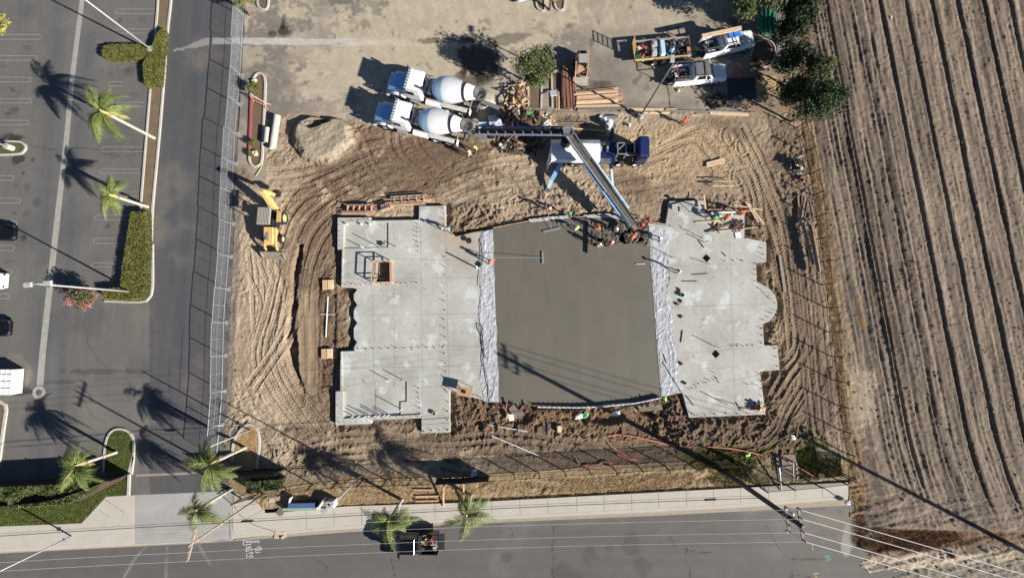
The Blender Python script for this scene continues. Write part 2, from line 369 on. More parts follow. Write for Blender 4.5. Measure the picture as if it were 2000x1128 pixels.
tracks([(1500, 780), (1530, 730), (1560, 690), (1575, 640)], [(0, 0), (14, 6), (-12, -4)], depth=.13, tread=.0, w_=.55, berm=.12)
tracks([(1380, 880), (1460, 870), (1510, 850), (1540, 790), (1570, 740)], [(0, 0), (8, 12)], depth=.12, tread=.0, w_=.5, berm=.1)
tracks([(1455, 860), (1448, 835), (1462, 822), (1490, 826)], [(0, 0)], depth=.12, tread=0, w_=.5, berm=.16)
tracks([(1560, 400), (1575, 500), (1590, 640), (1600, 760), (1610, 860)], [(0, 0), (-14, 0), (-26, 10)], depth=.08, tread=.01, w_=.35, berm=.06)
tracks([(570, 880), (700, 862), (860, 870), (1000, 862), (1180, 880), (1300, 870)], [(0, 0), (0, 18), (6, 34), (0, -14)], depth=.06, tread=.018, berm=.05)
tracks([(640, 900), (760, 890), (900, 892)], [(0, 0)], depth=.09, tread=.01)
tracks([(1495, 480), (1492, 510)], [(0, 0), (8, 0), (16, 0)], depth=.08, w_=.3)
T([(1308 + 12 * math.cos(t), 858 + 9 * math.sin(t)) for t in [k * .7 for k in range(10)]], depth=.1, tread=0, w_=.4, berm=.08)
Zt = G.Z
# sand pile and the washed-out mortar pile
rp = np.hypot((px - 620) / np.where(px > 620, 78, 44), (py - 262) / np.where(py > 262, 58, 34)) + .16 * n_med + .06 * n_fin
pile = 2.3 * np.clip(1 - rp, 0, 1) ** .7
pile = np.minimum(pile, .80 + .10 * n_med + .35 * sst(625, 595, px) * sst(262, 240, py))
pile -= (.6 + .3 * n_fin) * blob(622, 243, 24, 8, -.1) * (rp < 1); pile = np.maximum(pile, 0)
rp2 = np.hypot((px - 945) / 26, (py - 205) / 26) + .25 * n_med; pile2 = .9 * np.clip(1 - rp2, 0, 1)
G.Z = Zt * dirt + pile * 1.0 + pile2
G.Z += (dirt < .5) * 0
edge = np.exp(-((nd) / 5) ** 2) * sst(1000, 1060, px) * (px < 1420); G.Z += .10 * edge * (1 + n_fin)
G.Z -= .28 * np.exp(-(np.maximum(dsl - 2, 0) / 7) ** 2) * dirt + .35 * insl
G.Z -= .55 * inpoly(px, py, [(992, 775), (1050, 782), (1045, 812), (1000, 812)]) * 0
# a dug-out round the south footings
G.Z -= .5 * blob(1180, 812, 40, 14) + .35 * blob(1010, 815, 24, 12) + .3 * blob(1270, 800, 30, 12)
# ---- colours
SAND = A(188, 168, 143); DIRT = A(161, 141, 118); BRN = A(119, 98, 80); DUST = A(196, 181, 158); YARD = A(135, 127, 118); GRYD = A(150, 138, 122)
G.C[:] = DIRT
G.mix(SAND, sst(-.1, .5, n_big) * .8); G.mix(BRN, sst(.0, .4, -n_big + .3 * n_med) * .7); G.mix(BRN, np.clip(rough - .3, 0, 1) * .8)
G.mix(SAND, blob(520, 600, 75, 260) * .7); G.mix(SAND, blob(620, 370, 120, 60) * .5)
G.mix(BRN, blob(800, 335, 150, 60, -.1, .8) * .85); G.mix(A(122, 98, 76), blob(660, 430, 60, 60, .5, .8) * .6); G.mix(A(130, 108, 86), blob(600, 500, 34, 110, 0, .8) * .5); G.mix(BRN, blob(610, 560, 45, 230, 0, .8) * .45); G.mix(A(118, 94, 74), blob(745, 275, 70, 26, .3, .8) * .6)
G.mix(A(105, 84, 66), blob(635, 590, 12, 60) * .8); G.mix(A(105, 84, 66), blob(632, 725, 22, 38) * .8)
G.mix(A(178, 154, 126), pad * .6)
G.mix(BRN, blob(920, 815, 60, 50, 0, .6) * .8); G.mix(A(124, 98, 74), blob(1150, 830, 240, 40, 0, .7) * .8); G.mix(BRN, blob(1330, 820, 55, 55, 0, .5) * .7)
G.mix(A(188, 163, 130), blob(1300, 300, 160, 50) * .7); G.mix(A(116, 97, 79), blob(1440, 850, 160, 56, 0, .7) * .85); G.mix(A(122, 104, 86), blob(1530, 700, 60, 130, 0, .7) * .7); G.mix(A(120, 100, 80), blob(1000, 850, 330, 40, 0, .9) * .55)
G.mix(A(152, 130, 106), blob(1560, 500, 60, 300, 0, .5) * .7); G.mix(A(128, 112, 95), blob(1000, 870, 200, 24, 0, .9) * .6)
G.mix(A(112, 96, 80), blob(1180, 900, 300, 26, 0, .9) * .65)
# dry planting strip along the pavement and green patches
strip = sst(925, 936, py + 6 * n_med + np.interp(px, [560, 1450], [-4, 26])) * (py > 880)
G.mix(A(176, 152, 116), strip * .85); G.mix(A(138, 114, 84), strip * sst(0, .5, n_med) * .6)
G.mix(A(96, 92, 44), blob(1420, 895, 80, 26, 0, .8) * .8 + blob(1585, 890, 35, 45, 0, .6) * .9 + blob(1440, 930, 60, 14, .1, .8) * .7)
# west: strip of paving between kerb line and dirt
wst = (px - westx(py))
G.mix(A(138, 128, 116), (wst < 13 - 3 * n_med) * (1 - 0 * py) * .9); G.mix(A(170, 150, 124), (wst > 11) * (wst < 17) * .5 * (py > 340))
G.mix(A(150, 136, 118), ((px > 440) & (px < 540) & (py > 835) & (py < 925)) * .7)
# the yard
yard = 1 - dirt
yd = fbm(X, Y, 9, 5, 91); sm = fbm(X * .5 + Y * .2, Y * 1.4, 3, 4, 95)
yc = np.zeros_like(G.C) + np.array(YARD)
du = np.clip(sst(.1, .9, .55 + .5 * yd + .30 * sm) + .9 * blob(770, 110, 220, 110, 0, .8) + .5 * blob(900, 30, 200, 60, 0, .8) - .9 * blob(560, 60, 90, 60, 0, .9) - .6 * blob(520, 170, 50, 60, 0, .9), 0, 1)
yc += (np.array(DUST) - yc) * (du * .9)[..., None]
ys = np.abs(py - (80 + (px - 480) * .012)); band = (ys < 6.5 + 2 * n_med) * sst(380, 440, px) * (1 - sst(560, 1000, px) * .9)
yc += (np.array(A(205, 200, 192)) - yc) * (band * .75)[..., None]
for (a, b, rx, ry, ro, k) in ((935, 118, 34, 40, 0, .75), (930, 170, 40, 26, .6, .6), (985, 78, 34, 9, -.2, .5), (885, 80, 60, 6, 0, .55), (556, 60, 14, 12, 0, .7), (553, 47, 5, 14, .1, .6), (532, 66, 8, 6, 0, .7), (690, 5, 60, 6, 0, .2),  # first patch: the tree's cast shadow painted in with wet paving
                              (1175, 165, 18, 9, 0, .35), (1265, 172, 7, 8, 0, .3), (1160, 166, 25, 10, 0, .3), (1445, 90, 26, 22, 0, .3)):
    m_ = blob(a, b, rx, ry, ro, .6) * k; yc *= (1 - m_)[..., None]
spots = fbm(X, Y, .9, 2, 101); yc *= (1 - .35 * sst(.52, .62, spots) * sst(600, 640, px))[..., None]
sw = vn(X * 2.4 + Y * .5, Y * .12, 1, 103) * .5 + vn(X * 5 + Y, Y * .1, 1, 104) * .5; yc *= (1 + .13 * sw * sst(120, 20, py) * sst(540, 620, px))[..., None]
yc += (np.array(A(150, 128, 104)) - yc) * (blob(1500, 190, 60, 60, 0, .5) * .8)[..., None]
G.C = G.C * dirt[..., None] + yc * yard[..., None]
G.mix(A(176, 164, 142), sst(.12, .5, pile) * .8); G.mix(A(120, 110, 98), (sst(600, 575, px) + blob(622, 243, 30, 12)) * (pile > .1) * .6); G.mix(A(196, 188, 172), sst(.05, .3, pile2)); G.mix(A(188, 178, 158), blob(960, 200, 28, 34, .5) * .8 * yard)  # grey left flank and scarp: shade put into the sand pile's colour
G.mul(1 + .14 * fbm(X, Y, .8, 4, 111) + .12 * fbm(X, Y, .25, 2, 112))
mTer = MV('dirt_soil', nvar=.13, bump=.8); mYd = MV('dusty_paving', nvar=.10, bump=.18, bscale=30)
inn = (py < 992 - (px - 560) * .05) & (px > westx(py)) & (px < eastx(py))
bot = np.interp(px, [420, 455, 505, 517, 566, 680, 900, 1300, 1452, 1655], [963, 960, 984, 1001, 998.5, 989, 982, 961, 953, 942])
inn &= (py < bot)
isd = ((nd > 0) & (dirtm > .5))
kk = inn[:-1, :-1]; dd = isd[:-1, :-1]
G.keep = kk & dd; G.build('dirt_ground', mTer)
G.keep = kk & ~dd; G.build('paved_yard', mYd)

# loose clods and stones on the dirt, far too many to count
_r = np.random.RandomState(77); _n = 9000; _ix = _r.randint(4, G.nx - 4, _n * 6); _iy = _r.randint(4, G.ny - 4, _n * 6)
_ok = (_r.rand(_n * 6) < (.06 + .5 * rough[_iy, _ix])) & (dirt[_iy, _ix] > .8) & inn[_iy, _ix] & ~insl[_iy, _ix]; _ix = _ix[_ok][:_n]; _iy = _iy[_ok][:_n]; _n = len(_ix)
_c = np.stack([G.X[_iy, _ix], G.Y[_iy, _ix], G.Z[_iy, _ix] + .01], 1); _s = (.025 + .10 * _r.rand(_n) ** 4)[:, None]
_d = np.array([(1, 0, 0), (0, 1, 0), (-1, 0, 0), (0, -1, 0), (0, 0, .8), (0, 0, -.4)]); _v = (_c[:, None] + _s[:, None] * _d[None] * (.6 + .8 * _r.rand(_n, 6, 1))).reshape(-1, 3)
_t = np.array([(0, 1, 4), (1, 2, 4), (2, 3, 4), (3, 0, 4)]); _f = (np.arange(_n)[:, None, None] * 6 + _t[None]).reshape(-1, 3)
_o = raw('loose_clods', _v, _f, M('clod_soil', A(150, 128, 104), .95, .3, 1.5)); _o['kind'] = 'stuff'; _o['label'] = 'loose clods and stones strewn over the churned dirt'; _o['category'] = 'clods'
# ---- ploughed field to the east
F = Grid(27, 72, -36, 42, .115); px, py, X, Y = F.px, F.py, F.X, F.Y
o = P(1718, 0); e = P(1890, 860); fd = (e - o).normalized(); fn = Vector((-fd.y, fd.x, 0));
if fn.x < 0: fn = -fn
n1 = fbm(X, Y, 2, 4, 201); n2 = fbm(X, Y, .4, 3, 211, .6); n3 = fbm(X, Y, 8, 3, 221)
u = (X - o.x) * fn.x + (Y - o.y) * fn.y + .05 * n1; s_ = (X - o.x) * fd.x + (Y - o.y) * fd.y
u = u + .012 * np.maximum(s_ - 47, 0) ** 2 * -1.0
sp = 2.93; k = np.mod(u / sp + .5, 1) - .5; fx = k * sp
wl = sst(-1.5, .0, u)
deep = -.32 * np.exp(-(fx / .105) ** 2) + .10 * np.exp(-((fx - .30) / .18) ** 2)
sec = .05 * np.exp(-((fx - .75) / .2) ** 2) + .03 * np.cos(2 * np.pi * u / .49 + 2 * n1) * (.6 + .9 * n3) + .03 * vn(u * 2.2, s_ * .06, 1, 257)
F.Z = deep * wl + sec * .6
for uu, dp in ((-2.9, .16), (-4.75, .10), (-6.1, .20), (-6.9, .04), (-7.4, .15), (-8.4, .07), (-1.7, .08)):
    F.Z -= (dp * np.exp(-((u - uu) / .15) ** 2) - dp * .8 * np.exp(-((u - uu + .3) / .14) ** 2)) * (1 - wl)
F.Z += .045 * n2 + .02 * n1
F.Z += .06 * vn(u * 4, s_ * .35, 1, 231) + .05 * np.maximum(0, fbm(X, Y, .3, 2, 233)) 
endm = sst(905, 975, py - (px - 1700) * .16 + 6 * n1); F.Z *= (1 - .8 * endm)
F.Z += endm * (.05 * n1 + .07 * vn((X * .3 + Y * .1), Y * 2.6 - X * .55, 1, 241) + .05 * vn((X * .5), Y * 5.2 - X * 1.1, 1, 243) + .10 * np.maximum(0, n2) + .05 * fbm(X, Y, .3, 2, 245)); F.C *= (1 - .14 * endm * sst(-.2, .4, n1))[..., None]
bank = sst(1030, 1040, py + 5 * n1 - (px - 1780) * .02) * (1 - sst(1060, 1085, py)) * sst(1660, 1760, px); F.Z -= .35 * bank + .1 * bank * n2
F.Z += -.12 * sst(1000, 1060, py)
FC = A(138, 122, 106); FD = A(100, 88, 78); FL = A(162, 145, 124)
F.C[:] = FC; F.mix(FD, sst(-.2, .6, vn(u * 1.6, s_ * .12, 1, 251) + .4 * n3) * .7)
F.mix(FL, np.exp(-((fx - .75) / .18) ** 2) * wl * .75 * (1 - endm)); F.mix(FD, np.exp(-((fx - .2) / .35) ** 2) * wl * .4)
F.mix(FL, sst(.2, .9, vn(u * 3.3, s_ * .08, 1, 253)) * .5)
F.mix(A(190, 172, 146), blob(1680, 770, 26, 60, -.1, .5) * .85) if False else None
def blobF(cx, cy, rx, ry, k=.35): return np.clip(1.25 - np.hypot((px - cx) / rx, (py - cy) / ry) - k * n1 * 1.5 - k * .6 * n2, 0, .35) / .35
F.mix(A(186, 170, 146), blobF(1682, 775, 24, 48, 1.3) * .75); F.Z *= 1 - .7 * blobF(1682, 775, 20, 42)
F.mix(A(150, 108, 56), blobF(1681, 592, 5, 18) * .7 + blobF(1685, 632, 5, 9) * .7)
wb = sst(44, 6, px - eastx(py) + 8 * n1); F.mix(A(160, 132, 94), wb * .7); F.mix(A(118, 92, 66), wb * sst(.1, .5, n1) * .6)
F.Z += wb * (.05 * n2 + .05 * n1)
F.mix(A(112, 82, 56), bank * (.6 + .4 * n2) + .8 * blobF(1770, 1060, 90, 22, .8)); F.mix(A(205, 186, 158), sst(1062, 1080, py - (1900 - px) * .06 + 6 * n1) * .75)
F.mix(A(150, 120, 84), blobF(1672, 985, 16, 60, .8) * .8); F.mix(A(128, 120, 110), sst(1092, 1112, py - (1900 - px) * .10 + 4 * n1) * .8)
F.mix(A(104, 92, 58), blobF(1850, 790, 5, 8) * .5 + blobF(1925, 975, 7, 8) * .6)
F.mul(1 + .14 * n1 + .22 * n2 + .16 * fbm(X, Y, .28, 2, 263)); F.Z -= .16 * sst(1700, 1675, px) * sst(965, 985, py)
F.keep = ((px > eastx(py)) & ((py < 985) | (px > 1648 + 8 * n1 + np.clip((py - 1080) * 1.2, 0, 60))))[:-1, :-1]
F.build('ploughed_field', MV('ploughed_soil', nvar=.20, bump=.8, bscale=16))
_n = 15000; _ix = _r.randint(4, F.nx - 4, _n); _iy = _r.randint(4, F.ny - 4, _n); _ok = F.keep[_iy, _ix]; _ix = _ix[_ok]; _iy = _iy[_ok]; _n = len(_ix)
_c = np.stack([F.X[_iy, _ix], F.Y[_iy, _ix], F.Z[_iy, _ix] + .01], 1); _s = (.03 + .10 * _r.rand(_n) ** 3)[:, None]
_v = (_c[:, None] + _s[:, None] * _d[None] * (.6 + .8 * _r.rand(_n, 6, 1))).reshape(-1, 3); _f = (np.arange(_n)[:, None, None] * 6 + _t[None]).reshape(-1, 3)
_o = raw('field_clods', _v, _f, M('field_clod_soil', A(140, 124, 107), .95, .35, 1.5)); _o['kind'] = 'stuff'; _o['label'] = 'dry clods scattered over the ploughed furrows'; _o['category'] = 'clods'

# ---- parking lot and driveway (asphalt) west of the site
K = Grid(-72, -28.5, -30, 40, .15); px, py, X, Y = K.px, K.py, K.X, K.Y
n1 = fbm(X, Y, 5, 5, 301); n2 = fbm(X, Y, .8, 4, 311)
K.C[:] = A(115, 112, 108)
road = (px > np.interp(py, [0, 300, 590], [336, 311, 292])) & (py < 965)
K.mix(A(89, 88, 91), road * .8); K.mix(A(84, 87, 92), np.exp(-((px - np.interp(py, [0, 300, 700], [386, 372, 352])) / 11) ** 2) * .75 * (py < 720) * road)
K.mix(A(84, 87, 92), np.exp(-((px - np.interp(py, [0, 300, 700], [352, 338, 330])) / 8) ** 2) * .4 * (py < 640) * road)
K.mix(A(96, 97, 101), np.exp(-((px - np.interp(py, [0, 640], [115, 75])) / 16) ** 2) * .6); K.mix(A(96, 97, 101), np.exp(-((px - np.interp(py, [0, 640], [182, 120])) / 14) ** 2) * .6)
K.mix(A(133, 125, 117), blobF(0, 0, 1, 1) * 0 if False else sst(.15, .6, n1) * .55); K.mix(A(92, 92, 94), sst(.2, .6, -n1) * .5)
K.mul(1 + .06 * vn(X * 3, Y * .2, 1, 321) + .05 * n2)
def bl(cx, cy, rx, ry, k=.35): return np.clip(1.25 - np.hypot((px - cx) / rx, (py - cy) / ry) - k * n1 * 1.5 - k * n2, 0, .35) / .35
K.mix(A(52, 50, 48), bl(30, 272, 22, 12, .8) * .9 + bl(38, 312, 10, 7, .8) * .8 + bl(46, 338, 3, 3) * .8 + bl(72, 396, 8, 8) * .35 + bl(46, 464, 4, 4) * .7 + bl(64, 312, 4, 3) * .7)
K.mix(A(52, 48, 40), bl(40, 763, 26, 7, .8) * .8)
_q = random.Random(9)
for _i in range(34):
    _x, _y = (_q.uniform(205, 290), _q.choice((43, 140, 184, 250, 310, 356, 402, 445, 492)) + _q.uniform(-6, 6)) if _i % 2 else (_q.uniform(5, 60), _q.choice((92, 134, 175, 218, 320, 366, 412, 505, 553)) + _q.uniform(-6, 6))
    K.mix(A(74, 72, 70), bl(_x, _y, _q.uniform(3, 9), _q.uniform(2, 5), .9) * _q.uniform(.2, .6))
for _c in ([(60, 286), (100, 292), (160, 290), (230, 296), (282, 290)], [(200, 300), (240, 305), (284, 298)], [(168, 640), (172, 670), (190, 700), (215, 720)], [(330, 700), (333, 780), (338, 860)], [(165, 780), (175, 810), (200, 826)], [(120, 800), (122, 860)], [(355, 640), (352, 760)], [(30, 870), (120, 866), (210, 858)]):
    K.C *= (1 - .42 * np.exp(-((dline(px, py, [(a_ + 2 * math.sin(b_ * .7), b_ + 2 * math.sin(a_ * .5)) for a_, b_ in _c])) / .9) ** 2))[..., None]
K.mix(A(140, 128, 112), sst(20, 2, westx(py) - px) * .5 * (n2 > -.1)); K.mix(A(150, 140, 122), bl(32, 728, 22, 26, .6) * .4)
K.mix(A(66, 70, 74), bl(180, 725, 60, 5, .8) * .5 + bl(118, 745, 26, 4, .8) * .3)
K.mix(A(184, 180, 174), (np.abs(py - (100 - (px - 335) * .27)) < (px - 330) * .10 + 3 * n2) * (px > 338) * (px < 410) * .5)
K.mix(A(188, 184, 178), (np.abs(py - 80) < 7) * (px > 415) * .7)
K.keep = ((px < westx(py)) & (py < 970 - np.clip(px - 262, 0, 200) * .04))[:-1, :-1]
K.build('parking_lot', MV('asphalt_worn', rough=.9, nscale=.6, nvar=.10, bump=.12, bscale=60, fine=90))
K2 = Grid(-72, 48, -41, -17, .16); px, py, X, Y = K2.px, K2.py, K2.X, K2.Y; K2.Z[:] = -.12
n1 = fbm(X, Y, 5, 5, 331); n2 = fbm(X, Y, .9, 4, 341)
K2.C[:] = A(111, 107, 103); K2.mix(A(132, 127, 121), sst(.1, .6, n1) * .6 + sst(1150, 1650, px) * .35); K2.mix(A(104, 102, 100), sst(700, 300, px) * .5)
K2.mul(1 + .06 * vn(X * .12, Y * 2.4, 1, 351) + .06 * n2)
for (a, b, rx, ry) in ((990, 1085, 14, 18), (1150, 1080, 12, 14), (1232, 1060, 16, 14), (1190, 1070, 10, 8), (1110, 1130, 20, 20), (1255, 1108, 14, 10)):
    K2.C *= (1 - .18 * bl(a, b, rx, ry, .8))[..., None]
K2.mix(A(186, 182, 174), bl(1656, 1050, 6, 22, .8) * .6); K2.mix(A(150, 138, 122), bl(1610, 1015, 60, 24, .8) * .5)
crk = lambda pts: dline(px, py, pts)
for cpts in ([(1081, 1018), (1082, 1048), (1078, 1068), (1081, 1098), (1076, 1112), (1084, 1135)], [(1340, 1070), (1341, 1095), (1346, 1112), (1350, 1128)], [(1310, 1045), (1320, 1068)], [(1500, 1025), (1510, 1050), (1524, 1072), (1540, 1090), (1560, 1093), (1600, 1091), (1615, 1094)],
             [(997, 1030), (998, 1042), (1001, 1050)], [(1548, 1105), (1550, 1128)], [(1540, 1128), (1560, 1124), (1590, 1128)], [(620, 1095), (635, 1105), (640, 1122)], [(762, 1090), (770, 1115), (772, 1128)], [(1340, 1072), (1360, 1078), (1395, 1080)]):
    K2.C *= (1 - .5 * np.exp(-(crk([(a + 2.0 * math.sin(b * .9), b) for a, b in cpts]) / .9) ** 2))[..., None]
for cpts in ([(240, 1128), (262, 1090), (284, 1068), (300, 1042)], [(325, 1068), (322, 1128)], [(385, 1062), (408, 1102)]):
    K2.mix(A(170, 168, 164), np.exp(-(crk(cpts) / 2.2) ** 2) * (.5 + .8 * n2) * .8)
K2.keep = ((py > np.interp(px, [0, 410, 530, 900, 1300, 1452, 1625, 1660], [1068, 1046, 1040, 1014, 997, 989, 978, 974])) & (px < 1672 + 8 * n2 + np.clip((py - 1070) * 2.0, 0, 260)))[:-1, :-1]
K2.build('street', MC['asphalt_worn'])
# ------------------------------------------------------------ materials for built things
mConc = M('pavement_concrete', A(203, 195, 181), .9, .07, .8, .1, 50)
mCurb = M('kerb_concrete', A(198, 192, 182), .9, .12, 2, .2, 30)
mSwale = M('gutter_concrete', A(172, 168, 160), .9, .16, 1.5, .2, 30)
mPaint = M('faded_road_paint', A(152, 151, 149), .8, .25, 2.0)
mMark = M('survey_paint', A(205, 205, 205), .8, .12, 4)
mRed = M('red_kerb_paint', A(178, 84, 88), .8, .15, 3)
mGal = M('galvanised_steel', A(186, 190, 194), .45, .08, 6, metal=.5)
mPole = M('grey_pole_paint', A(186, 188, 188), .5, .06, 4)
mBlk = M('black_iron', (.012, .012, .014), .5, .2, 8)
mMesh = M('privacy_mesh', (.010, .012, .014), .85, .2, 8)
mWood = M('pine_lumber', A(228, 198, 164), .8, .14, 3, rnd=.18)
mWoodD = M('weathered_timber', A(150, 118, 92), .85, .2, 3, rnd=.35)
mWoodG = M('grey_timber', A(150, 140, 128), .85, .2, 3, rnd=.3)
mPlyO = M('orange_form_ply', A(208, 160, 128), .8, .12, 2, rnd=.1)
mRust = M('rusty_steel', A(150, 104, 84), .75, .2, 2, rnd=.15)
mSteel = M('dull_steel', A(140, 140, 142), .5, .2, 3, metal=.6)
mDark = M('dark_machine_steel', (.02, .021, .024), .6, .3, 5)
mTyre = M('tyre_rubber', (.018, .018, .019), .85, .2, 8)
mGlass = M('vehicle_glass', (.015, .02, .025), .08, .1, 2, spec=.8)
mWhite = M('white_vehicle_paint', (.80, .80, .80), .35, .04, 1.5)
mBluePShade = M('light_blue_paint_shade', (.24, .46, .80), .4, .06, 1.5)  # paint on boom and outriggers; on white mixer hoods, painted sky shade
mPaleB = M('pale_blue_paint', (.48, .66, .82), .4, .05, 1.5)
mChrome = M('chrome', (.8, .8, .82), .2, .02, 2, metal=1)
mBlackP = M('black_car_paint', (.006, .006, .008), .18, .05, 2, spec=.7)
mNavy = M('navy_paint', (.012, .022, .095), .35, .1, 2)
mYel = M('yellow_machine_paint', A(226, 188, 120), .5, .12, 3)
mGrass = M('lawn_grass', A(84, 92, 44), .9, .3, 1.6, .5, 60)
mLeafH = M('hedge_leaf', (.13, .13, .024), .7, .35, 1.5, rnd=.1)
mLeafD = M('dark_leaf', (.030, .052, .014), .7, .4, 1.2)
mLeafO = M('olive_leaf', (.075, .10, .035), .7, .4, 1.3)
mLeafY = M('yellow_green_leaf', (.13, .14, .035), .7, .4, 1.3)
mPink = M('pink_blossom', (.50, .16, .18), .7, .3, 3)
mRusset = M('russet_leaf', (.20, .10, .055), .7, .3, 3)
mBark = M('tree_bark', A(120, 104, 88), .9, .25, 4)
mPalmT = M('palm_trunk', A(196, 186, 172), .9, .18, 5)
mPalmS = M('palm_crownshaft', A(205, 180, 120), .8, .2, 4)
mFrond = M('palm_frond', (.14, .17, .04), .6, .4, 1.5, rnd=.15)
mFrondY = M('yellowing_frond', (.40, .36, .09), .65, .3, 1.5, rnd=.15)
mPlas = M('clear_plastic_sheeting', (.46, .47, .48), .22, .22, 1.5, .6, 9, spec=.9)
mPlasB = M('blue_tint_sheeting', (.45, .52, .62), .3, .12, 3, .6, 8)
mPVC = M('white_pvc', (.75, .75, .73), .5, .06, 3)
mBag = M('white_bag', (.72, .72, .74), .6, .12, 3)
mGreen = M('bright_green_plastic', (.05, .42, .10), .5, .15, 3)
mLime = M('lime_marker', (.25, .80, .12), .5, .15, 3)
mOr = M('orange_cloth', (.85, .20, .05), .8, .15, 4)
mLimeV = M('lime_vest_cloth', (.62, .78, .10), .8, .1, 4)
mRedO = M('red_cloth', (.72, .08, .05), .8, .12, 4)
mSkin = M('skin', (.45, .26, .17), .6, .08, 5)
mJean = M('blue_denim', (.06, .10, .20), .85, .2, 5)
mDkC = M('dark_cloth', (.03, .03, .04), .85, .2, 5)
mGreyC = M('grey_cloth', (.20, .20, .21), .85, .15, 5)
mWhC = M('white_cloth', (.70, .70, .68), .8, .08, 5)
mGrnC = M('green_cloth', (.08, .45, .14), .8, .1, 5)
mBoot = M('boot_leather', (.05, .03, .02), .7, .2, 5)
mHose = M('black_hose', (.02, .02, .022), .5, .2, 3)
mPinkS = M('salmon_safety_mesh', (.66, .22, .17), .7, .1, 3)
mBlu = M('blue_plastic', (.04, .20, .62), .45, .1, 3)
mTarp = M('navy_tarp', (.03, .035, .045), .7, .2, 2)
mWire = M('bare_conductor', (.72, .72, .72), .45, .02, 3, metal=.0)
mCable = M('telecom_cable', (.025, .025, .028), .6, .05, 3)
mDirtB = M('bed_soil', A(118, 98, 80), .95, .2, 3, .6, 20)
mCan = M('white_canopy_cloth', (.80, .80, .80), .55, .04, 2)
mCreo = M('dark_pole_timber', A(64, 60, 60), .6, .25, 3)
mPoleW = M('pale_pole_timber', A(170, 150, 130), .8, .2, 3)

def strip_poly(pts, w_):
    """closed outline of a ribbon of width w_ round a 2D path"""
    q = [Vector((p[0], p[1])) for p in pts]; Lf, Rt = [], []
    for i, p in enumerate(q):
        d = (q[min(i + 1, len(q) - 1)] - q[max(i - 1, 0)]).normalized(); n = Vector((-d.y, d.x)) * w_ / 2
        Lf.append(p + n); Rt.append(p - n)
    return Lf, Rt
def ribbon(mb, pts, w_, z0, z1, closed=False):
    q = [tuple(p[:2]) for p in pts]
    if closed: q = q + [q[0]]
    Lf, Rt = strip_poly(q, w_); n = len(q); o = []
    for l, r in zip(Lf, Rt): o += [(l.x, l.y, z0), (l.x, l.y, z1), (r.x, r.y, z1), (r.x, r.y, z0)]
    f = []
    for i in range(n - 1):
        a, b = i * 4, i * 4 + 4
        f += [(a, b, b + 1, a + 1), (a + 1, b + 1, b + 2, a + 2), (a + 2, b + 2, b + 3, a + 3)]
    f += [(0, 1, 2, 3), (n * 4 - 1, n * 4 - 2, n * 4 - 3, n * 4 - 4)]
    return mb.add(o, f)
def XY(pts, z=0): return [(p.x, p.y) for p in pl(pts, z)]
# ---- pavement along the street, driveway apron, lawn
top = [(455, 958), (505, 982), (518, 1001), (565, 998), (679, 987.6), (900, 981), (1300, 959.6), (1452, 951.7), (1656, 941), (1657, 967)]
bt = [(1452, 983), (1300, 991), (900, 1011), (703, 1024), (560, 1036), (520, 1040), (455, 1035)]
sw = struct(MB().prism(XY(top + bt), -.3, .03).build('pavement', mConc))
lt = [(-260, 1040), (0, 1027), (160, 1021), (208, 969), (262, 966), (262, 1062), (0, 1074), (-260, 1087)]
struct(MB().prism(XY(lt), -.3, .031).build('pavement', mConc))
struct(MB().prism(XY([(262.6, 966), (454.4, 958), (454.4, 1053), (262.6, 1062)]), -.3, .006).build('driveway_apron', M('apron_concrete', A(176, 173, 168), .9, .14, .35, .1, 50)))
gt = [(-260, 1087.6), (0, 1074.6), (262, 1062.6), (454, 1053.6), (456, 1036), (520, 1041), (560, 1037), (703, 1025), (900, 1012), (1300, 992), (1452, 984), (1657, 968), (1657, 974), (1452, 990), (1300, 998), (900, 1017), (703, 1031), (530, 1044), (410, 1057), (0, 1078), (-260, 1091)]
struct(MB().prism(XY(gt), -.3, -.045).build('kerb', mConc))
g2 = [(-260, 1091.5), (0, 1078.5), (410, 1057.5), (530, 1044.5), (703, 1031.5), (900, 1017.5), (1300, 998.5), (1452, 990.5), (1657, 974.5), (1657, 987), (1452, 998), (1300, 1006.5), (900, 1023.5), (703, 1037), (530, 1051), (410, 1060), (0, 1081), (-260, 1095)]
struct(MB().prism(XY(g2), -.3, -.113).build('street_gutter', M('gutter_dusty', A(176, 162, 142), .9, .1, 1, .1, 40)))
jm = M('pavement_joint', A(96, 90, 82), .95, .1, 3)  # dark pavement joint lines
for i, x in enumerate([598, 652, 706, 762, 849, 906, 960, 1015, 1070, 1126, 1179, 1233, 1286, 1340, 1393, 1446, 1500, 1552, 1605]):
    yt = np.interp(x, [565, 679, 900, 1300, 1452, 1656], [998, 987.6, 981, 959.6, 951.7, 941]); yb = np.interp(x, [560, 703, 900, 1300, 1452, 1657], [1036, 1024, 1011, 991, 983, 967])
    j = ribbon(MB(), XY([(x, yt + .5), (x + 1, yb - .5)]), .03, .02, .034).build('joint', jm, sw)
for a, b in (((455, 990), (505, 982)), ((470, 1020), (520, 960 + 30)), ((448, 1000), (450, 1050)), ((206, 975), (245, 1000)), ((195, 995), (215, 1010))):
    ribbon(MB(), XY([a, b]), .03, .02, .0345).build('joint', jm, sw)
ribbon(MB(), cr(XY([(457, 958), (458, 985), (470, 1005), (500, 1025), (540, 1037)]), .3), .05, .02, .0355).build('joint', jm, sw)
ribbon(MB(), cr(XY([(247, 995), (240, 1012), (222, 1036), (190, 1055)]), .3), .10, .02, .036).build('kerb_line', mCurb, sw)
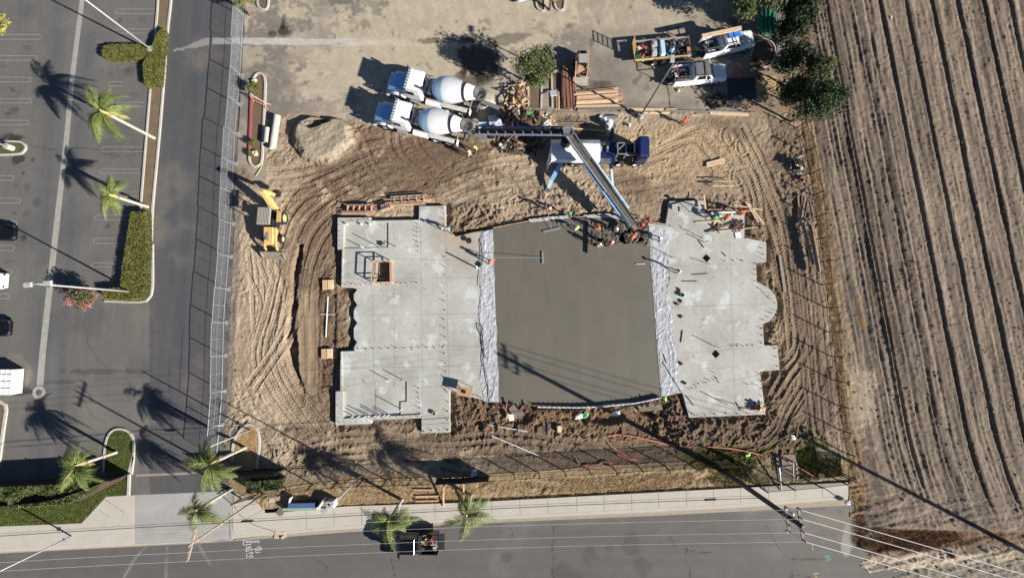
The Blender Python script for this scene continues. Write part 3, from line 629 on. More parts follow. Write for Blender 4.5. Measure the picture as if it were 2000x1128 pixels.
def grassy(name, poly, z, n, h=.07, mat=None, seed=1, base=None, w_=.02, kind='stuff'):
    """blades spread over a polygon (photo outline given in pixels)"""
    r = np.random.RandomState(seed); a = np.array([P(*p)[:2] for p in poly]); lo, hi = a.min(0), a.max(0); pts = np.zeros((0, 2))
    while len(pts) < n:
        q = lo + r.rand(n * 2, 2) * (hi - lo); q = q[inpoly(q[:, 0], q[:, 1], [tuple(k) for k in a])]; pts = np.concatenate([pts, q])
        if len(q) < 5: break
    pts = pts[:n]; n = len(pts); th = r.rand(n) * 6.28; hh = h * (.5 + r.rand(n)); ww = w_ * (.6 + .8 * r.rand(n)); ln = (r.rand(n, 2) - .5) * hh[:, None] * 1.6
    c, s = np.cos(th) * ww, np.sin(th) * ww; zz = np.full(n, z)
    v = np.stack([np.stack([pts[:, 0] - c, pts[:, 1] - s, zz], 1), np.stack([pts[:, 0] + c, pts[:, 1] + s, zz], 1), np.stack([pts[:, 0] + ln[:, 0], pts[:, 1] + ln[:, 1], zz + hh], 1)], 1).reshape(-1, 3)
    return tag(raw(name, v, np.arange(n * 3).reshape(-1, 3), mat or mGrass), kind=kind)
lawn = [(-60, 1000), (0, 987), (160, 978), (236, 940), (251, 930), (252, 965.5), (207, 968.5), (159.5, 1020.5), (0, 1026.5), (-60, 1029)]
struct(MB().prism(XY(lawn), -.2, .02).build('lawn', mGrass)); tag(grassy('grass', lawn, .02, 26000, .07, M('blade_green', A(104, 114, 50), .8, .4, 1.5), 4), 'short green lawn between the clipped shrub bed and the pavement', 'grass')
bed = [(-60, 950), (0, 941), (250, 926), (236, 940), (160, 978), (0, 987), (-60, 990)]
struct(MB().prism(XY(bed), -.2, .012).build('planting_bed', mDirtB))

# ---- valley gutter and drain
gl = [(160.5, -60), (160.5, 0), (141, 150), (128, 290), (116, 390), (96, 570), (83, 690), (78, 752)]
wl_ = [9, 9, 9.5, 10, 11, 12, 12.5, 13]
lf = [(x - w_ / 2, y) for (x, y), w_ in zip(gl, wl_)]; rt = [(x + w_ / 2, y) for (x, y), w_ in zip(gl, wl_)]
struct(MB().prism(XY(lf + rt[::-1]), -.15, .006).build('gutter', mSwale))
o = thing('storm_drain', 'octagonal concrete drain with a round iron grate ending the long gutter strip', 'drain', P(76, 766))
c8 = [(.72 * math.cos(k * math.pi / 4 + .39), .72 * math.sin(k * math.pi / 4 + .39)) for k in range(8)]
ho = [(.34 * math.cos(k * math.pi / 8), .34 * math.sin(k * math.pi / 8)) for k in range(16)]
MB().prism(c8, -.1, .012, [ho]).build('surround', mSwale, o); gb = MB()
for k in range(-4, 5): gb.beam((k * .075, -.33 * math.cos(k * .28), -.02), (k * .075, .33 * math.cos(k * .28), -.02), .035, .03)
gb.build('grate', mDark, o)
# ---- stall markings: hairpin double lines
def hairpin(x_end, x_far, y0, y1, right=True):
    sg = 1 if right else -1; r_ = (y1 - y0) / 2; cy = (y0 + y1) / 2
    arc = [(x_end - sg * r_ + sg * r_ * math.cos(t), cy + r_ * math.sin(t)) for t in [(-.5 + k / 8) * math.pi for k in range(9)]]
    return [(x_far, y0)] + arc + [(x_far, y1)]
hp = [(79, 68, 77), (73, 109, 118), (60, 151, 160), (62, 193, 201), (57, 235, 244), (27, 343, 352), (40, 387, 396.5), (33, 432, 441), (28, 479, 489), (23, 526, 535), (18, 573, 583)]
for x, a, b in hp: struct(ribbon(MB(), XY(hairpin(x, -60, a, b)), .07, .001, .0045).build('stall_marking', mPaint))
for x, a, b, f in [(226, 18, 27, 303), (222, 57, 65, 300), (212, 160, 168, 240), (206, 200, 209, 282), (199, 287, 296, 280), (195, 330, 338, 272), (200, 374, 383, 270), (186, 420, 429, 262), (182, 465, 475, 254), (178, 513, 521, 248)]:
    struct(ribbon(MB(), XY(hairpin(x, f, a, b, False)), .06, .001, .0045).build('stall_marking', mPaint))
# ---- long median: kerbs, soil
kl = [(310, -60), (310, 0), (303, 90)]; kr = [(337, -60), (335, 0), (328, 66), (320, 173), (310, 290), (299, 408), (297, 477)]
med = [(312, -60), (311, 0), (304, 90), (291, 120), (287, 280), (277, 417), (262, 425), (248, 562), (205, 565), (205, 587), (272, 588), (290, 580), (297, 560), (298, 477), (300, 408), (311, 290), (321, 173), (329, 66), (336, 0), (338, -60)]
struct(MB().prism(XY(med), -.2, .06).build('median_bed', M('median_soil', A(126, 108, 86), .95, .22, 1.2, .6, 20)))
for nm_, pp in (('kerb', kl), ('kerb', kr), ('kerb', [(295, 175), (285, 295), (275, 420)]), ('kerb', [(205, 588), (274, 590), (292, 582), (299, 560), (299, 477)])):
    struct(ribbon(MB(), cr(XY(pp), .8), .2, -.05, .14).build(nm_, mCurb))
# small island at the west edge
o = struct(ribbon(MB(), cr(XY([(-40, 277), (30, 277), (46, 280), (52, 288), (46, 298), (30, 302), (-40, 304)]), .3), .2, -.05, .14).build('kerb', mCurb))
tag(MB().prism(XY([(-40, 279), (30, 279), (44, 281), (49, 288), (44, 296), (30, 300), (-40, 302)]), -.1, .10).build('island_lawn', mGrass), kind='structure')
# south islands
for nm_, isl, mt, flr in (('island_lawn', [(204, 920), (206, 880), (212, 852), (224, 839), (238, 837), (252, 842), (262, 858), (262, 890), (258, 925)], mGrass, None),
                      ('island_bed', [(455, 900), (456, 870), (464, 848), (478, 832), (490, 828), (502, 836), (507, 856), (506, 885), (503, 915)], M('straw_bed', A(196, 168, 126), .95, .2, 3, .5, 30), None)):
    struct(MB().prism(XY(isl), -.1, .10).build(nm_, mt)); struct(ribbon(MB(), cr(XY(isl), .25), .2, -.05, .15).build('kerb', mCurb))
tag(grassy('grass', [(208, 915), (208, 880), (214, 855), (224, 843), (238, 840), (250, 845), (258, 860), (258, 890), (254, 915)], .1, 5000, .07, MC['blade_green'], 14), 'mown grass inside the round-nosed kerbed island', 'grass')
tag(grassy('dry_grass', [(459, 900), (460, 870), (468, 850), (480, 836), (490, 833), (500, 840), (503, 856), (502, 885), (499, 912)], .1, 5000, .05, M('straw_blade', A(205, 170, 118), .9, .3, 2), 15), 'straw coloured dry grass inside the kerbed island under the palm', 'grass')
struct(ribbon(MB(), XY([(252, 966), (254, 920), (262, 890)]), .25, -.05, .15).build('kerb', mCurb))
struct(ribbon(MB(), XY([(0, 780 + 2), (12, 790), (14, 800), (8, 840), (0, 900), (-4, 925)]), .28, -.05, .15).build('kerb', mCurb))
struct(MB().prism(XY([(-60, 784), (0, 784), (9, 790), (11, 800), (5, 840), (-3, 900), (-60, 900)]), -.1, .08).build('median_bed', mDirtB))
struct(ribbon(MB(), XY([(265, 928), (385, 923)]), .25, -.05, .012).build('gate_track', M('track_concrete', A(165, 150, 132), .9, .1, 2)))
struct(ribbon(MB(), XY([(265, 931), (385, 926)]), .06, -.05, .02).build('gate_rail', mSteel))
# long narrow planter with the red kerb
o = struct(MB().prism(XY([(490, 200), (494, 160), (504, 145), (516, 148), (519, 165), (517, 205), (514, 260), (512, 315), (503, 328), (490, 320), (488, 290), (490, 240)]), -.1, .05).build('planter_bed', mDirtB))
struct(ribbon(MB(), cr(XY([(492, 190), (494, 162), (500, 148), (508, 144), (516, 148), (519, 162), (518, 200), (515, 260), (513, 310), (508, 322), (498, 326), (490, 318), (488, 306)]), .3), .22, -.05, .16).build('kerb', mCurb))
struct(ribbon(MB(), XY([(492, 190), (490, 245), (488, 306)]), .22, -.05, .161).build('red_kerb', mRed))
for a in ([(1040, 205), (1041, 165)], [(1058, 205), (1057, 160)]): pass
def island(pts, wid=.2):
    struct(MB().prism(XY(pts), -.1, .06).build('planter_bed', mDirtB)); struct(ribbon(MB(), cr(XY(pts), .3), wid, -.05, .15).build('kerb', mCurb))
island([(1033, 210), (1032, 170), (1033, 130), (1045, 120), (1057, 130), (1058, 170), (1057, 212)])
island([(1079, 210), (1078, 160), (1079, 145), (1088, 139), (1097, 145), (1098, 160), (1098, 210)])
island([(1047, -20), (1048, 10), (1054, 20), (1064, 21), (1064, 0), (1065, -20)]); island([(1084, -20), (1084, 12), (1092, 21), (1101, 18), (1103, 0), (1103, -20)])
island([(504, -20), (504, 8), (509, 17), (517, 20), (524, 14), (526, -20)])
island([(1465, 110), (1475, 85), (1500, 80), (1512, 92), (1512, 112), (1500, 130), (1480, 130)], .12)

# ------------------------------------------------------------ slabs
ZT = .30
mSl = M('cured_slab_concrete', A(176, 177, 170), .85, .0, 1)
t = mSl.node_tree; b = t.nodes['Principled BSDF']; tc = t.nodes.new('ShaderNodeTexCoord')
def nz(sc_, d=6, ro=.6, vec=None):
    n = t.nodes.new('ShaderNodeTexNoise'); n.inputs['Scale'].default_value = sc_; n.inputs['Detail'].default_value = d; n.inputs['Roughness'].default_value = ro
    t.links.new(vec or tc.outputs['Object'], n.inputs['Vector']); return n.outputs[0]
def rmp(inp, p0, p1, c0, c1):
    r_ = t.nodes.new('ShaderNodeValToRGB'); r_.color_ramp.elements[0].position = p0; r_.color_ramp.elements[1].position = p1
    r_.color_ramp.elements[0].color = tuple(c0) + (1,); r_.color_ramp.elements[1].color = tuple(c1) + (1,); t.links.new(inp, r_.inputs[0]); return r_.outputs[0]
def mxc(fac, a_, b_):
    m_ = t.nodes.new('ShaderNodeMix'); m_.data_type = 'RGBA'; t.links.new(fac, m_.inputs[0])
    for s_, v in ((6, a_), (7, b_)):
        if isinstance(v, tuple): m_.inputs[s_].default_value = v + (1,)
        else: t.links.new(v, m_.inputs[s_])
    return m_.outputs[2]
base = rmp(nz(.22, 6, .65), .35, .65, A(178, 176, 166), A(208, 207, 200)); st_ = rmp(nz(.5, 8, .7), .52, .62, (0, 0, 0), (1, 1, 1))
c1 = mxc(rmp(nz(.9, 5, .7), .60, .72, (0, 0, 0), (.7, .7, .7)), base, A(132, 128, 112))
c2 = mxc(rmp(nz(.55, 5, .55), .575, .64, (0, 0, 0), (.7, .7, .7)), c1, A(226, 227, 226))
c3 = mxc(rmp(nz(2.5, 4, .7), .4, .7, (0, 0, 0), (.25, .25, .25)), c2, A(150, 150, 142)); 
dn = t.nodes.new('ShaderNodeVectorMath'); dn.operation = 'DISTANCE'; t.links.new(tc.outputs['Object'], dn.inputs[0]); dn.inputs[1].default_value = tuple(P(900, 462, .3))
am_ = t.nodes.new('ShaderNodeMath'); am_.operation = 'ADD'; ns_ = t.nodes.new('ShaderNodeMath'); ns_.operation = 'MULTIPLY'; ns_.inputs[1].default_value = 3.0; t.links.new(nz(.8, 5), ns_.inputs[0]); t.links.new(ns_.outputs[0], am_.inputs[0]); t.links.new(dn.outputs['Value'], am_.inputs[1])
mr_ = t.nodes.new('ShaderNodeMapRange'); mr_.inputs[1].default_value = 2.2; mr_.inputs[2].default_value = 5.2; mr_.inputs[3].default_value = .75; mr_.inputs[4].default_value = 0; t.links.new(am_.outputs[0], mr_.inputs[0])
c4 = mxc(mr_.outputs[0], c3, A(186, 164, 136)); t.links.new(c4, b.inputs['Base Color'])
hole = [(738, 511), (764, 509), (764, 551), (734, 552), (737, 538)]
mSl2 = mSl
lo_ = MB().prism(XY(SLAB_L, ZT), -.6, ZT - .10, [XY(hole, ZT)]).build('concrete_slab', mSl)
tag(lo_, 'pale cured concrete floor slab west of the wet pour, with a square stair opening', 'floor slab')
SL = thing('x', '', ''); bpy.data.objects.remove(SL)
REC_A = [(672, 435), (758.5, 434), (758.5, 483), (672, 485)]; REC_B = [(672, 764), (735.5, 759), (735.5, 746), (794.5, 744), (794.5, 784), (782.5, 785), (782.5, 811), (672, 817)]
inner = [(672, 433), (818, 431), (819, 402.5), (869, 402), (870, 443), (890, 462), (925, 453.5), (962.5, 448), (973.5, 783), (945.5, 781), (877.5, 760.5), (878, 843), (823.5, 845), (823.5, 811), (672, 817), (667, 762), (667.3, 686), (693, 685),
         (691.2, 678), (697.5, 668), (691.2, 660), (691.2, 641), (698, 630), (691.2, 621), (691.2, 605), (698, 595), (691.2, 585), (691.2, 574), (698, 565), (691.2, 561), (672, 559.5)]
MB().prism(XY(inner, ZT), .19, ZT, [XY(hole, ZT), XY(REC_A, ZT), XY([(672.5 + 1, 764), (735.5, 759), (735.5, 746), (794.5, 744), (794.5, 784), (782.5, 785), (782.5, 810), (673.5, 815)], ZT)]).build('upper_slab', mSl, lo_)
for pts in ([(660.5, 425.5), (724.5, 425.3), (724.8, 431.3), (817, 429.5), (817.2, 432.8), (672.5, 434.5), (671.6, 487), (660.2, 487)], [(656.5, 763.8), (670.8, 762.8), (671.2, 816.6), (822, 808.5), (822, 815.6), (724.8, 819.5), (724.6, 826.6), (656.5, 829.4)],
            [(669, 488), (672, 488), (671, 560), (667.4, 560)], [(665.5, 720), (666.5, 686), (668.5, 686), (670, 762), (665.6, 762)]):
    MB().prism(XY(pts, ZT), .195, ZT + .12).build('raised_edge', mSl, lo_)
for a, b_ in (((821, 433), (826, 808)), ((870, 445), (877, 760)), ((770, 505), (967, 510)), ((692, 545), (970, 541)), ((728, 563), (730, 740)), ((768, 562), (772, 755)), ((692, 616), (970, 611)), ((690, 680), (972, 674)),
              ((668, 719), (973, 712)), ((823, 757), (878, 752)), ((824, 812), (878, 809)), ((768, 434), (770, 480)), ((821, 482), (790, 483)), ((672, 513), (735, 511)), ((735, 818), (737, 746))):
    ribbon(MB(), XY([a, b_], ZT), .022, ZT - .01, ZT + .003).build('joint', M('joint_line', A(118, 118, 112), .9, .1, 3), lo_)
# the stair pit is a real shaft
pt = MB(); hxy = XY(hole, ZT); n = len(hxy)
pt.add([(x, y, ZT - .11) for x, y in hxy] + [(x, y, -2.6) for x, y in hxy], [(i, (i + 1) % n, n + (i + 1) % n, n + i) for i in range(n)] + [tuple(range(n, 2 * n))]); pt.build('shaft_wall', M('shaft_concrete', A(74, 60, 48), .9, .2, 1), lo_)
ro_ = MB().prism(XY(SLAB_R, ZT), -.6, ZT).build('concrete_slab', mSl); tag(ro_, 'pale cured concrete floor slab east of the wet pour, with a rounded bay', 'floor slab')
for a, b_ in (((1300, 600), (1517, 592)), ((1322, 765), (1490, 730)), ((1425, 470), (1436, 812)), ((1305, 520), (1476, 513)), ((1330, 690), (1492, 676)), ((1370, 720), (1440, 715))):
    ribbon(MB(), XY([a, b_], ZT), .02, ZT - .01, ZT + .003).build('joint', MC['joint_line'], ro_)
# fresh concrete
mWet = M('wet_concrete', A(122, 116, 104), .5, .07, .35, .15, 6)
t = mWet.node_tree; b = t.nodes['Principled BSDF']; tc = t.nodes.new('ShaderNodeTexCoord'); wv = t.nodes.new('ShaderNodeTexNoise'); wv.inputs['Scale'].default_value = 1.1; wv.inputs['Detail'].default_value = 6
mp = t.nodes.new('ShaderNodeMapping'); mp.inputs['Scale'].default_value = (1, .12, 1); t.links.new(tc.outputs['Object'], mp.inputs[0]); t.links.new(mp.outputs[0], wv.inputs[0])
old = b.inputs['Base Color'].links[0].from_socket; mm = t.nodes.new('ShaderNodeMix'); mm.data_type = 'RGBA'; mm.blend_type = 'MULTIPLY'; mm.inputs[0].default_value = .22
t.links.new(old, mm.inputs[6]); t.links.new(wv.outputs[0], mm.inputs[7]); t.links.new(mm.outputs[2], b.inputs['Base Color'])
wo = MB().prism(XY(WET, ZT), -.6, ZT - .03).build('fresh_concrete', mWet); struct(wo)
W = Grid(P(1148, 430).x - .3, P(1272, 430).x, P(1265, 488).y, P(1265, 424).y, .07); px, py = W.px, W.py
lump = inpoly(px, py, [(1152, 431), (1206, 428), (1266, 437), (1268, 484), (1240, 478), (1180, 481), (1154, 484)]); ed = dline(px, py, [(1152, 431), (1206, 428), (1266, 437), (1268, 484), (1240, 478), (1180, 481), (1154, 484), (1152, 431)])
W.Z = ZT + .10 * np.maximum(0, fbm(W.X, W.Y, .5, 3, 401)) + .16 * np.maximum(0, .55 - np.abs(fbm(W.X + .2 * fbm(W.X, W.Y, .4, 2, 5), W.Y, .5, 2, 405)) * 3) - .03 - .06 * (ed < 2)
W.C[:] = A(104, 98, 88); W.keep = lump[:-1, :-1]; W.build('lumpy_fresh_concrete', MV('fresh_lumpy', rough=.5, nvar=.08, bump=.5, bscale=9))
# crinkled plastic over the slab edges
def sheet(poly, name, lab, mat, z=ZT, amp=.055, seed=1, sx=3.0, res=.07, par=None):
    a = np.array([P(*p, z)[:2] for p in poly]); lo2, hi2 = a.min(0), a.max(0); S_ = Grid(lo2[0] - .3, hi2[0] + .3, lo2[1] - .3, hi2[1] + .3, res)
    X_, Y_ = S_.X, S_.Y; e = .14 * fbm(X_, Y_, 1.2, 3, seed + 9)
    w1 = X_ + .4 * fbm(X_, Y_, 1.6, 3, seed); w2 = Y_ + .4 * fbm(X_, Y_, 1.6, 3, seed + 1)
    pm_ = sst(-.3, .5, fbm(X_, Y_, 2.2, 2, seed + 12)); r1 = 1.5 * np.maximum(0, 1 - np.abs(vn(w1 * 2.2, w2 * .35, 1, seed + 2)) * 6) + pm_ * np.maximum(0, 1 - np.abs(vn(w1 * sx, w2 * .8, 1, seed + 22)) * 5) + np.maximum(0, 1 - np.abs(vn(w1 * 1.4 + w2 * 1.4, w2 * 1.8 - w1, 1, seed + 3)) * 5) + .6 * pm_ * np.maximum(0, 1 - np.abs(fbm(w1, w2, .35, 2, seed + 4)) * 4)
    S_.Z = z + .015 + amp * .5 * r1 + .02 * vn(X_, Y_, .25, seed + 6)
    i = (np.arange(S_.ny - 1)[:, None] * S_.nx + np.arange(S_.nx - 1)[None])[inpoly(X_ + e, Y_ + e, [tuple(k) for k in a])[:-1, :-1]]
    f = np.stack([i, i + 1, i + S_.nx + 1, i + S_.nx], -1); v = np.stack([X_, Y_, S_.Z], -1).reshape(-1, 3); us = np.zeros(len(v), bool); us[f.ravel()] = True; mp_ = np.cumsum(us) - 1
    o_ = raw(name, v[us], mp_[f], mat); return tag(o_, lab, 'plastic sheet') if lab else o_
sheet([(962, 447), (940, 455), (936, 470), (942, 500), (938, 560), (935, 610), (941, 660), (943, 700), (937, 740), (946, 783), (974, 787)], 'plastic_sheet', 'crinkled clear plastic sheet along the west edge of the wet concrete', mPlas, seed=50)
sheet([(1266, 435), (1280, 440), (1298, 448), (1308, 466), (1304, 500), (1308, 530), (1305, 570), (1312, 620), (1316, 660), (1322, 700), (1326, 766), (1292, 776), (1280, 600)], 'plastic_sheet', 'crinkled clear plastic sheet along the east edge of the wet concrete', mPlas, seed=60)
sheet([(1030, 430), (1070, 424), (1110, 420), (1125, 424), (1070, 431), (1035, 436)], 'plastic_sheet', 'torn strip of white plastic on the north edge of the pour, left of the conveyor', mPlas, seed=70)
sheet([(1140, 420), (1175, 417), (1212, 421), (1214, 429), (1175, 426), (1142, 426)], 'plastic_sheet', 'torn strip of white plastic on the north edge of the pour, beside the conveyor tip', mPlas, seed=72)
# edge forms along the arcs
def board(name, lab, a, b_, w_=.05, h=.25, z=.1, mat=None, cat='board', group=None, par=None):
    o_ = MB().beam(P(a[0], a[1], z), P(b_[0], b_[1], z), w_, h).build(name, mat or mWood, par)
    if par is None: tag(o_, lab, cat, group)
    return o_
fm = thing('edge_form', 'pale wooden edge form curving along the north side of the wet concrete', 'formwork', P(1100, 425))
def sub(o_, root):
    o_.parent = root; o_.matrix_parent_inverse = Matrix.Translation(-root.location); return o_
npts = [(963, 446), (998, 439), (1033, 432.5), (1070, 428), (1111, 425.5), (1148, 424), (1208, 425.6), (1265, 433), (1300, 439)]
for a, b_ in zip(npts[:-1], npts[1:]):
    sub(MB().beam(P(*a, ZT - .02) + Vector((0, .05, 0)), P(*b_, ZT - .02) + Vector((0, .05, 0)), .05, .12).build('form_board', mWood), fm)
for x, y in ((985, 440), (1008, 435), (1021, 424), (1046, 430), (1090, 425), (1130, 422), (1230, 424), (1285, 432)):
    sub(MB().beam(P(x, y - 5, .0), P(x, y + 2, .38), .05, .05).build('stake', mWood), fm)
fm = thing('edge_form', 'white faced edge form along the south side of the wet concrete', 'formwork', P(1130, 795))
spts = [(1291, 776), (1241, 786.5), (1172, 793.5), (1131, 795), (1050, 794)]
for a, b_ in zip(spts[:-1], spts[1:]):
    sub(MB().beam(P(*a, .45), P(*b_, .45), .10, .42).build('form_board', mBag), fm)
for i in range(26):
    t_ = i / 25; q = spts[::-1]; x = 1050 + t_ * 240; y = np.interp(x, [p[0] for p in q], [p[1] for p in q])
    sub(MB().beam(P(x, y + 1, .1), P(x, y + 1, .78), .05, .05).build('stake', mWoodD), fm)
# anchor bolts standing in the slab, with pink templates
bolt = MB(); bolt.cur = 0
bolt.cyl((0, 0, .10), .025, .22, 5); bolt.cur = 1; bolt.box((.05, -.01, .03), (.16, .05, .03)); bm_ = bolt.build('anchor_bolt', [mDark, M('pink_template', A(232, 150, 120), .8, .1, 3)], lo_); bm_.location = P(664, 452, ZT)
def bolts(par, pts, z=ZT):
    for x, y in pts:
        c = bm_.copy(); COL.objects.link(c); c.parent = par; c.location = P(x + R.uniform(-1, 1), y + R.uniform(-1, 1), z); c.rotation_euler = (0, 0, R.uniform(0, 6.3)); c.scale = (1, 1, R.uniform(.7, 1.6))
ly = lambda a, b_, n_: [(a[0] + (b_[0] - a[0]) * i / (n_ - 1), a[1] + (b_[1] - a[1]) * i / (n_ - 1)) for i in range(n_)]
bolts(lo_, ly((665, 430), (664, 480), 6) + ly((670, 434), (722, 429), 12) + ly((815, 436), (817, 490), 7) + ly((866, 408), (868, 438), 4) + ly((867, 450), (885, 458), 5) + ly((868, 503), (870, 760), 16) + ly((676, 555), (815, 552), 15) +
      ly((700, 681), (865, 677), 12) + ly((818, 757), (820, 806), 6) + ly((875, 765), (876, 838), 5) + ly((828, 841), (875, 839), 4) + ly((660, 768), (662, 815), 5) + ly((664, 824), (720, 822), 6) + ly((738, 819), (816, 812), 7) + ly((700, 430), (722, 430), 3) + ly((880, 752), (940, 776), 9) + ly((668, 500), (666, 550), 4) + ly((669, 700), (668, 755), 4))
bolts(ro_, ly((1332, 445), (1372, 465), 7) + ly((1310, 440), (1330, 441), 2) + ly((1415, 510), (1450, 509), 3) + ly((1488, 485), (1492, 506), 3) + ly((1474, 515), (1474, 548), 4) + ly((1430, 676), (1470, 675), 5) + ly((1480, 560), (1512, 590), 6) + ly((1512, 605), (1492, 625), 4) + ly((1487, 640), (1488, 668), 3) +
      ly((1515, 680), (1519, 715), 3) + ly((1484, 730), (1490, 800), 6) + ly((1356, 810), (1480, 805), 7) + ly((1345, 758), (1400, 738), 9) + ly((1395, 728), (1402, 745), 3) + ly((1460, 750), (1478, 752), 3) + ly((1345, 800), (1350, 806), 2))
bolts(lo_, ly((655, 440), (655, 480), 3), .05)
# ------------------------------------------------------------ vegetation
def leaf_mesh(name, cen, mat, parent=None, size=.14, seed=1, mi=None, up=.35):
    """one leaf blade per centre: a folded pair of triangles with random tilt"""
    r = np.random.RandomState(seed); n = len(cen); a = r.randn(n, 3); a /= np.linalg.norm(a, axis=1)[:, None]; nr = r.randn(n, 3); nr[:, 2] = np.abs(nr[:, 2]) + up
    b = np.cross(a, nr); b /= np.linalg.norm(b, axis=1)[:, None] + 1e-9; s_ = (size * (.6 + .8 * r.rand(n)))[:, None]
    c = np.cross(a, b); v = np.stack([cen - a * s_, cen - b * s_ * .45 + c * s_ * .1, cen + a * s_, cen + b * s_ * .45 + c * s_ * .1], 1).reshape(-1, 3)
    i = np.arange(n)[:, None] * 4; f = np.concatenate([np.concatenate([i, i + 1, i + 2], 1), np.concatenate([i, i + 2, i + 3], 1)])
    return raw(name, v, f, mat, parent, mi=None if mi is None else np.concatenate([mi, mi]).astype(np.int32))
def crown_pts(n, rad, zc, zr, seed, clumps=26, cl=.42, offs=(0, 0), flat=1.0):
    r = np.random.RandomState(seed); c = r.randn(clumps, 3); c /= np.linalg.norm(c, axis=1)[:, None]; c *= (r.rand(clumps) ** .45)[:, None]
    c = c * np.array([rad[0], rad[1], zr]) * .82 + np.array([offs[0], offs[1], zc]); k = r.randint(0, clumps, n); sz = cl * (.6 + .8 * r.rand(clumps)) * min(rad)
    d = r.randn(n, 3); d /= np.linalg.norm(d, axis=1)[:, None]; d *= (r.rand(n) ** .4)[:, None] * sz[k][:, None]; d[:, 2] *= .8
    return c[k] + d, c, k
def tree(name, label, base, h, rad, zr, mats, n=7000, size=.14, seed=1, clumps=28, trunk=.16, offs=(0, 0), group=None, cl=.42, cat='tree'):
    o = thing(name, label, cat, P(*base), 0, group); p, c, k = crown_pts(n, rad, h - zr, zr, seed, clumps, cl, offs)
    p[:, 2] = np.maximum(p[:, 2], .15)
    mi = None
    if len(mats) > 1: mi = np.random.RandomState(seed).randint(0, len(mats), clumps)[k]
    leaf_mesh('crown', p, mats, o, size, seed, mi); t = MB(); r_ = random.Random(seed)
    top = Vector((offs[0] * .8, offs[1] * .8, h - zr * .9)); t.tube([(0, 0, -.1), (offs[0] * .3, offs[1] * .3, top.z * .5), top], [trunk, trunk * .75, trunk * .4], 8)
    t.build('trunk', mBark, o); lb = MB()
    for q in c[::2]: lb.tube([Vector((offs[0] * .4, offs[1] * .4, top.z * r_.uniform(.45, .9))), Vector(q) * .5 + top * .5, q], [trunk * .4, trunk * .22, trunk * .08], 5)
    lb.build('limb', mBark, o); return o
tree('broadleaf_tree', 'round dark green tree standing in the narrow planter above the scrap timber', (1046, 168), 5.6, (2.35, 2.4), 2.0, [mLeafO, mLeafY, M('mid_leaf', (.075, .10, .035), .7, .4, 1.2)], 7500, .12, 3, 46, cl=.34, offs=(-.1, .2))
tree('broadleaf_tree', 'olive tree at the top edge directly over the white pickup with lumber', (1440, 52), 6.6, (3.3, 2.6), 2.4, [mLeafY, mLeafO], 10000, .14, 5, 44, offs=(-.2, .9), cl=.36)
tree('broadleaf_tree', 'small tree on the top edge above the temporary fence, left of the dusty yard', (489, 30), 3.6, (2.0, 1.3), 1.2, [mLeafY], 3600, .12, 7, 18, offs=(0, 1.0), group=None)
tree('broadleaf_tree', 'small drooping tree on the top edge between the two U shaped planter kerbs', (1074, 20), 3.6, (1.8, 1.4), 1.4, [mLeafO, mLeafY], 3600, .11, 8, 18, offs=(0, .8))
tree('columnar_tree', 'tall narrow dark green tree at the top of the field fence', (1532, 66), 6.2, (1.35, 2.8), 2.9, [mLeafO, mLeafD], 8000, .12, 9, 44, offs=(0, .2))
tree('pepper_tree', 'sparse yellow-green tree reaching over the furrows, second of the field edge trees', (1535, 170), 5.2, (2.3, 1.3), 1.3, [mLeafY, mLeafD, mLeafD], 4200, .11, 10, 24, offs=(1.0, .1))
tree('broadleaf_tree', 'large dark green tree overhanging the field where the fence begins', (1544, 238), 6.2, (2.6, 2.2), 2.2, [mLeafD, mLeafD, M('lit_green_leaf', (.055, .085, .015), .7, .4, 1.3)], 11000, .12, 11, 40, offs=(.6, .3))
tree('bare_shrub', 'leafless grey brush between the dark tree and the narrow one', (1538, 122), 3.4, (1.1, 1.5), 1.3, [M('dry_twig', (.13, .11, .09), .9, .3, 2)], 1300, .12, 12, 16, offs=(.4, 0), cat='shrub')
tree('crape_myrtle', 'pink flowering small tree at the foot of the clipped hedge', (210, 573), 2.7, (1.85, 1.25), .9, [mPink, mRusset, mLeafO, mRusset], 4600, .085, 13, 34, trunk=.08, offs=(-1.1, -.5), cat='tree')
tree('round_bush', 'round yellow-green bush at the top end of the red-kerbed planter', (506, 182), 1.9, (.72, .72), .7, [mLeafY, mLeafH], 2200, .07, 14, 14, .05, cat='bush')
tree('round_bush', 'small round bush at the lower end of the red-kerbed planter', (499, 282), 1.0, (.5, .5), .45, [mLeafH], 1200, .06, 15, 10, .04, cat='bush')
tree('low_plant', 'straggling low plant beside the pale boulder in the red-kerbed planter', (492, 300), .6, (.5, .4), .25, [mLeafY], 500, .07, 16, 8, .03, cat='plant')
tree('fallen_branch', 'yellowing leaf litter clump at the far left edge of the parking lot', (6, 52), .5, (.8, 1.6), .3, [mFrondY, mLeafO], 700, .08, 18, 12, .03, cat='plant')
for i_, (bx, by, rr_, hh_) in enumerate(((1516, 20, 1.9, 5.0), (1520, 84, 1.8, 4.8), (1524, 136, 1.8, 4.4), (1528, 196, 1.9, 4.4))):  # shrubs added so the yard corner falls into deep shade
    tree('shade_shrub', ['topmost', 'second', 'third', 'lowest'][i_] + ' of the near-black shrubs added to shade the yard corner', (bx, by), hh_, (rr_, 1.7), hh_ * .48, [mLeafD], 4200, .13, 90 + i_, 22, .1, cl=.5, cat='shrub')
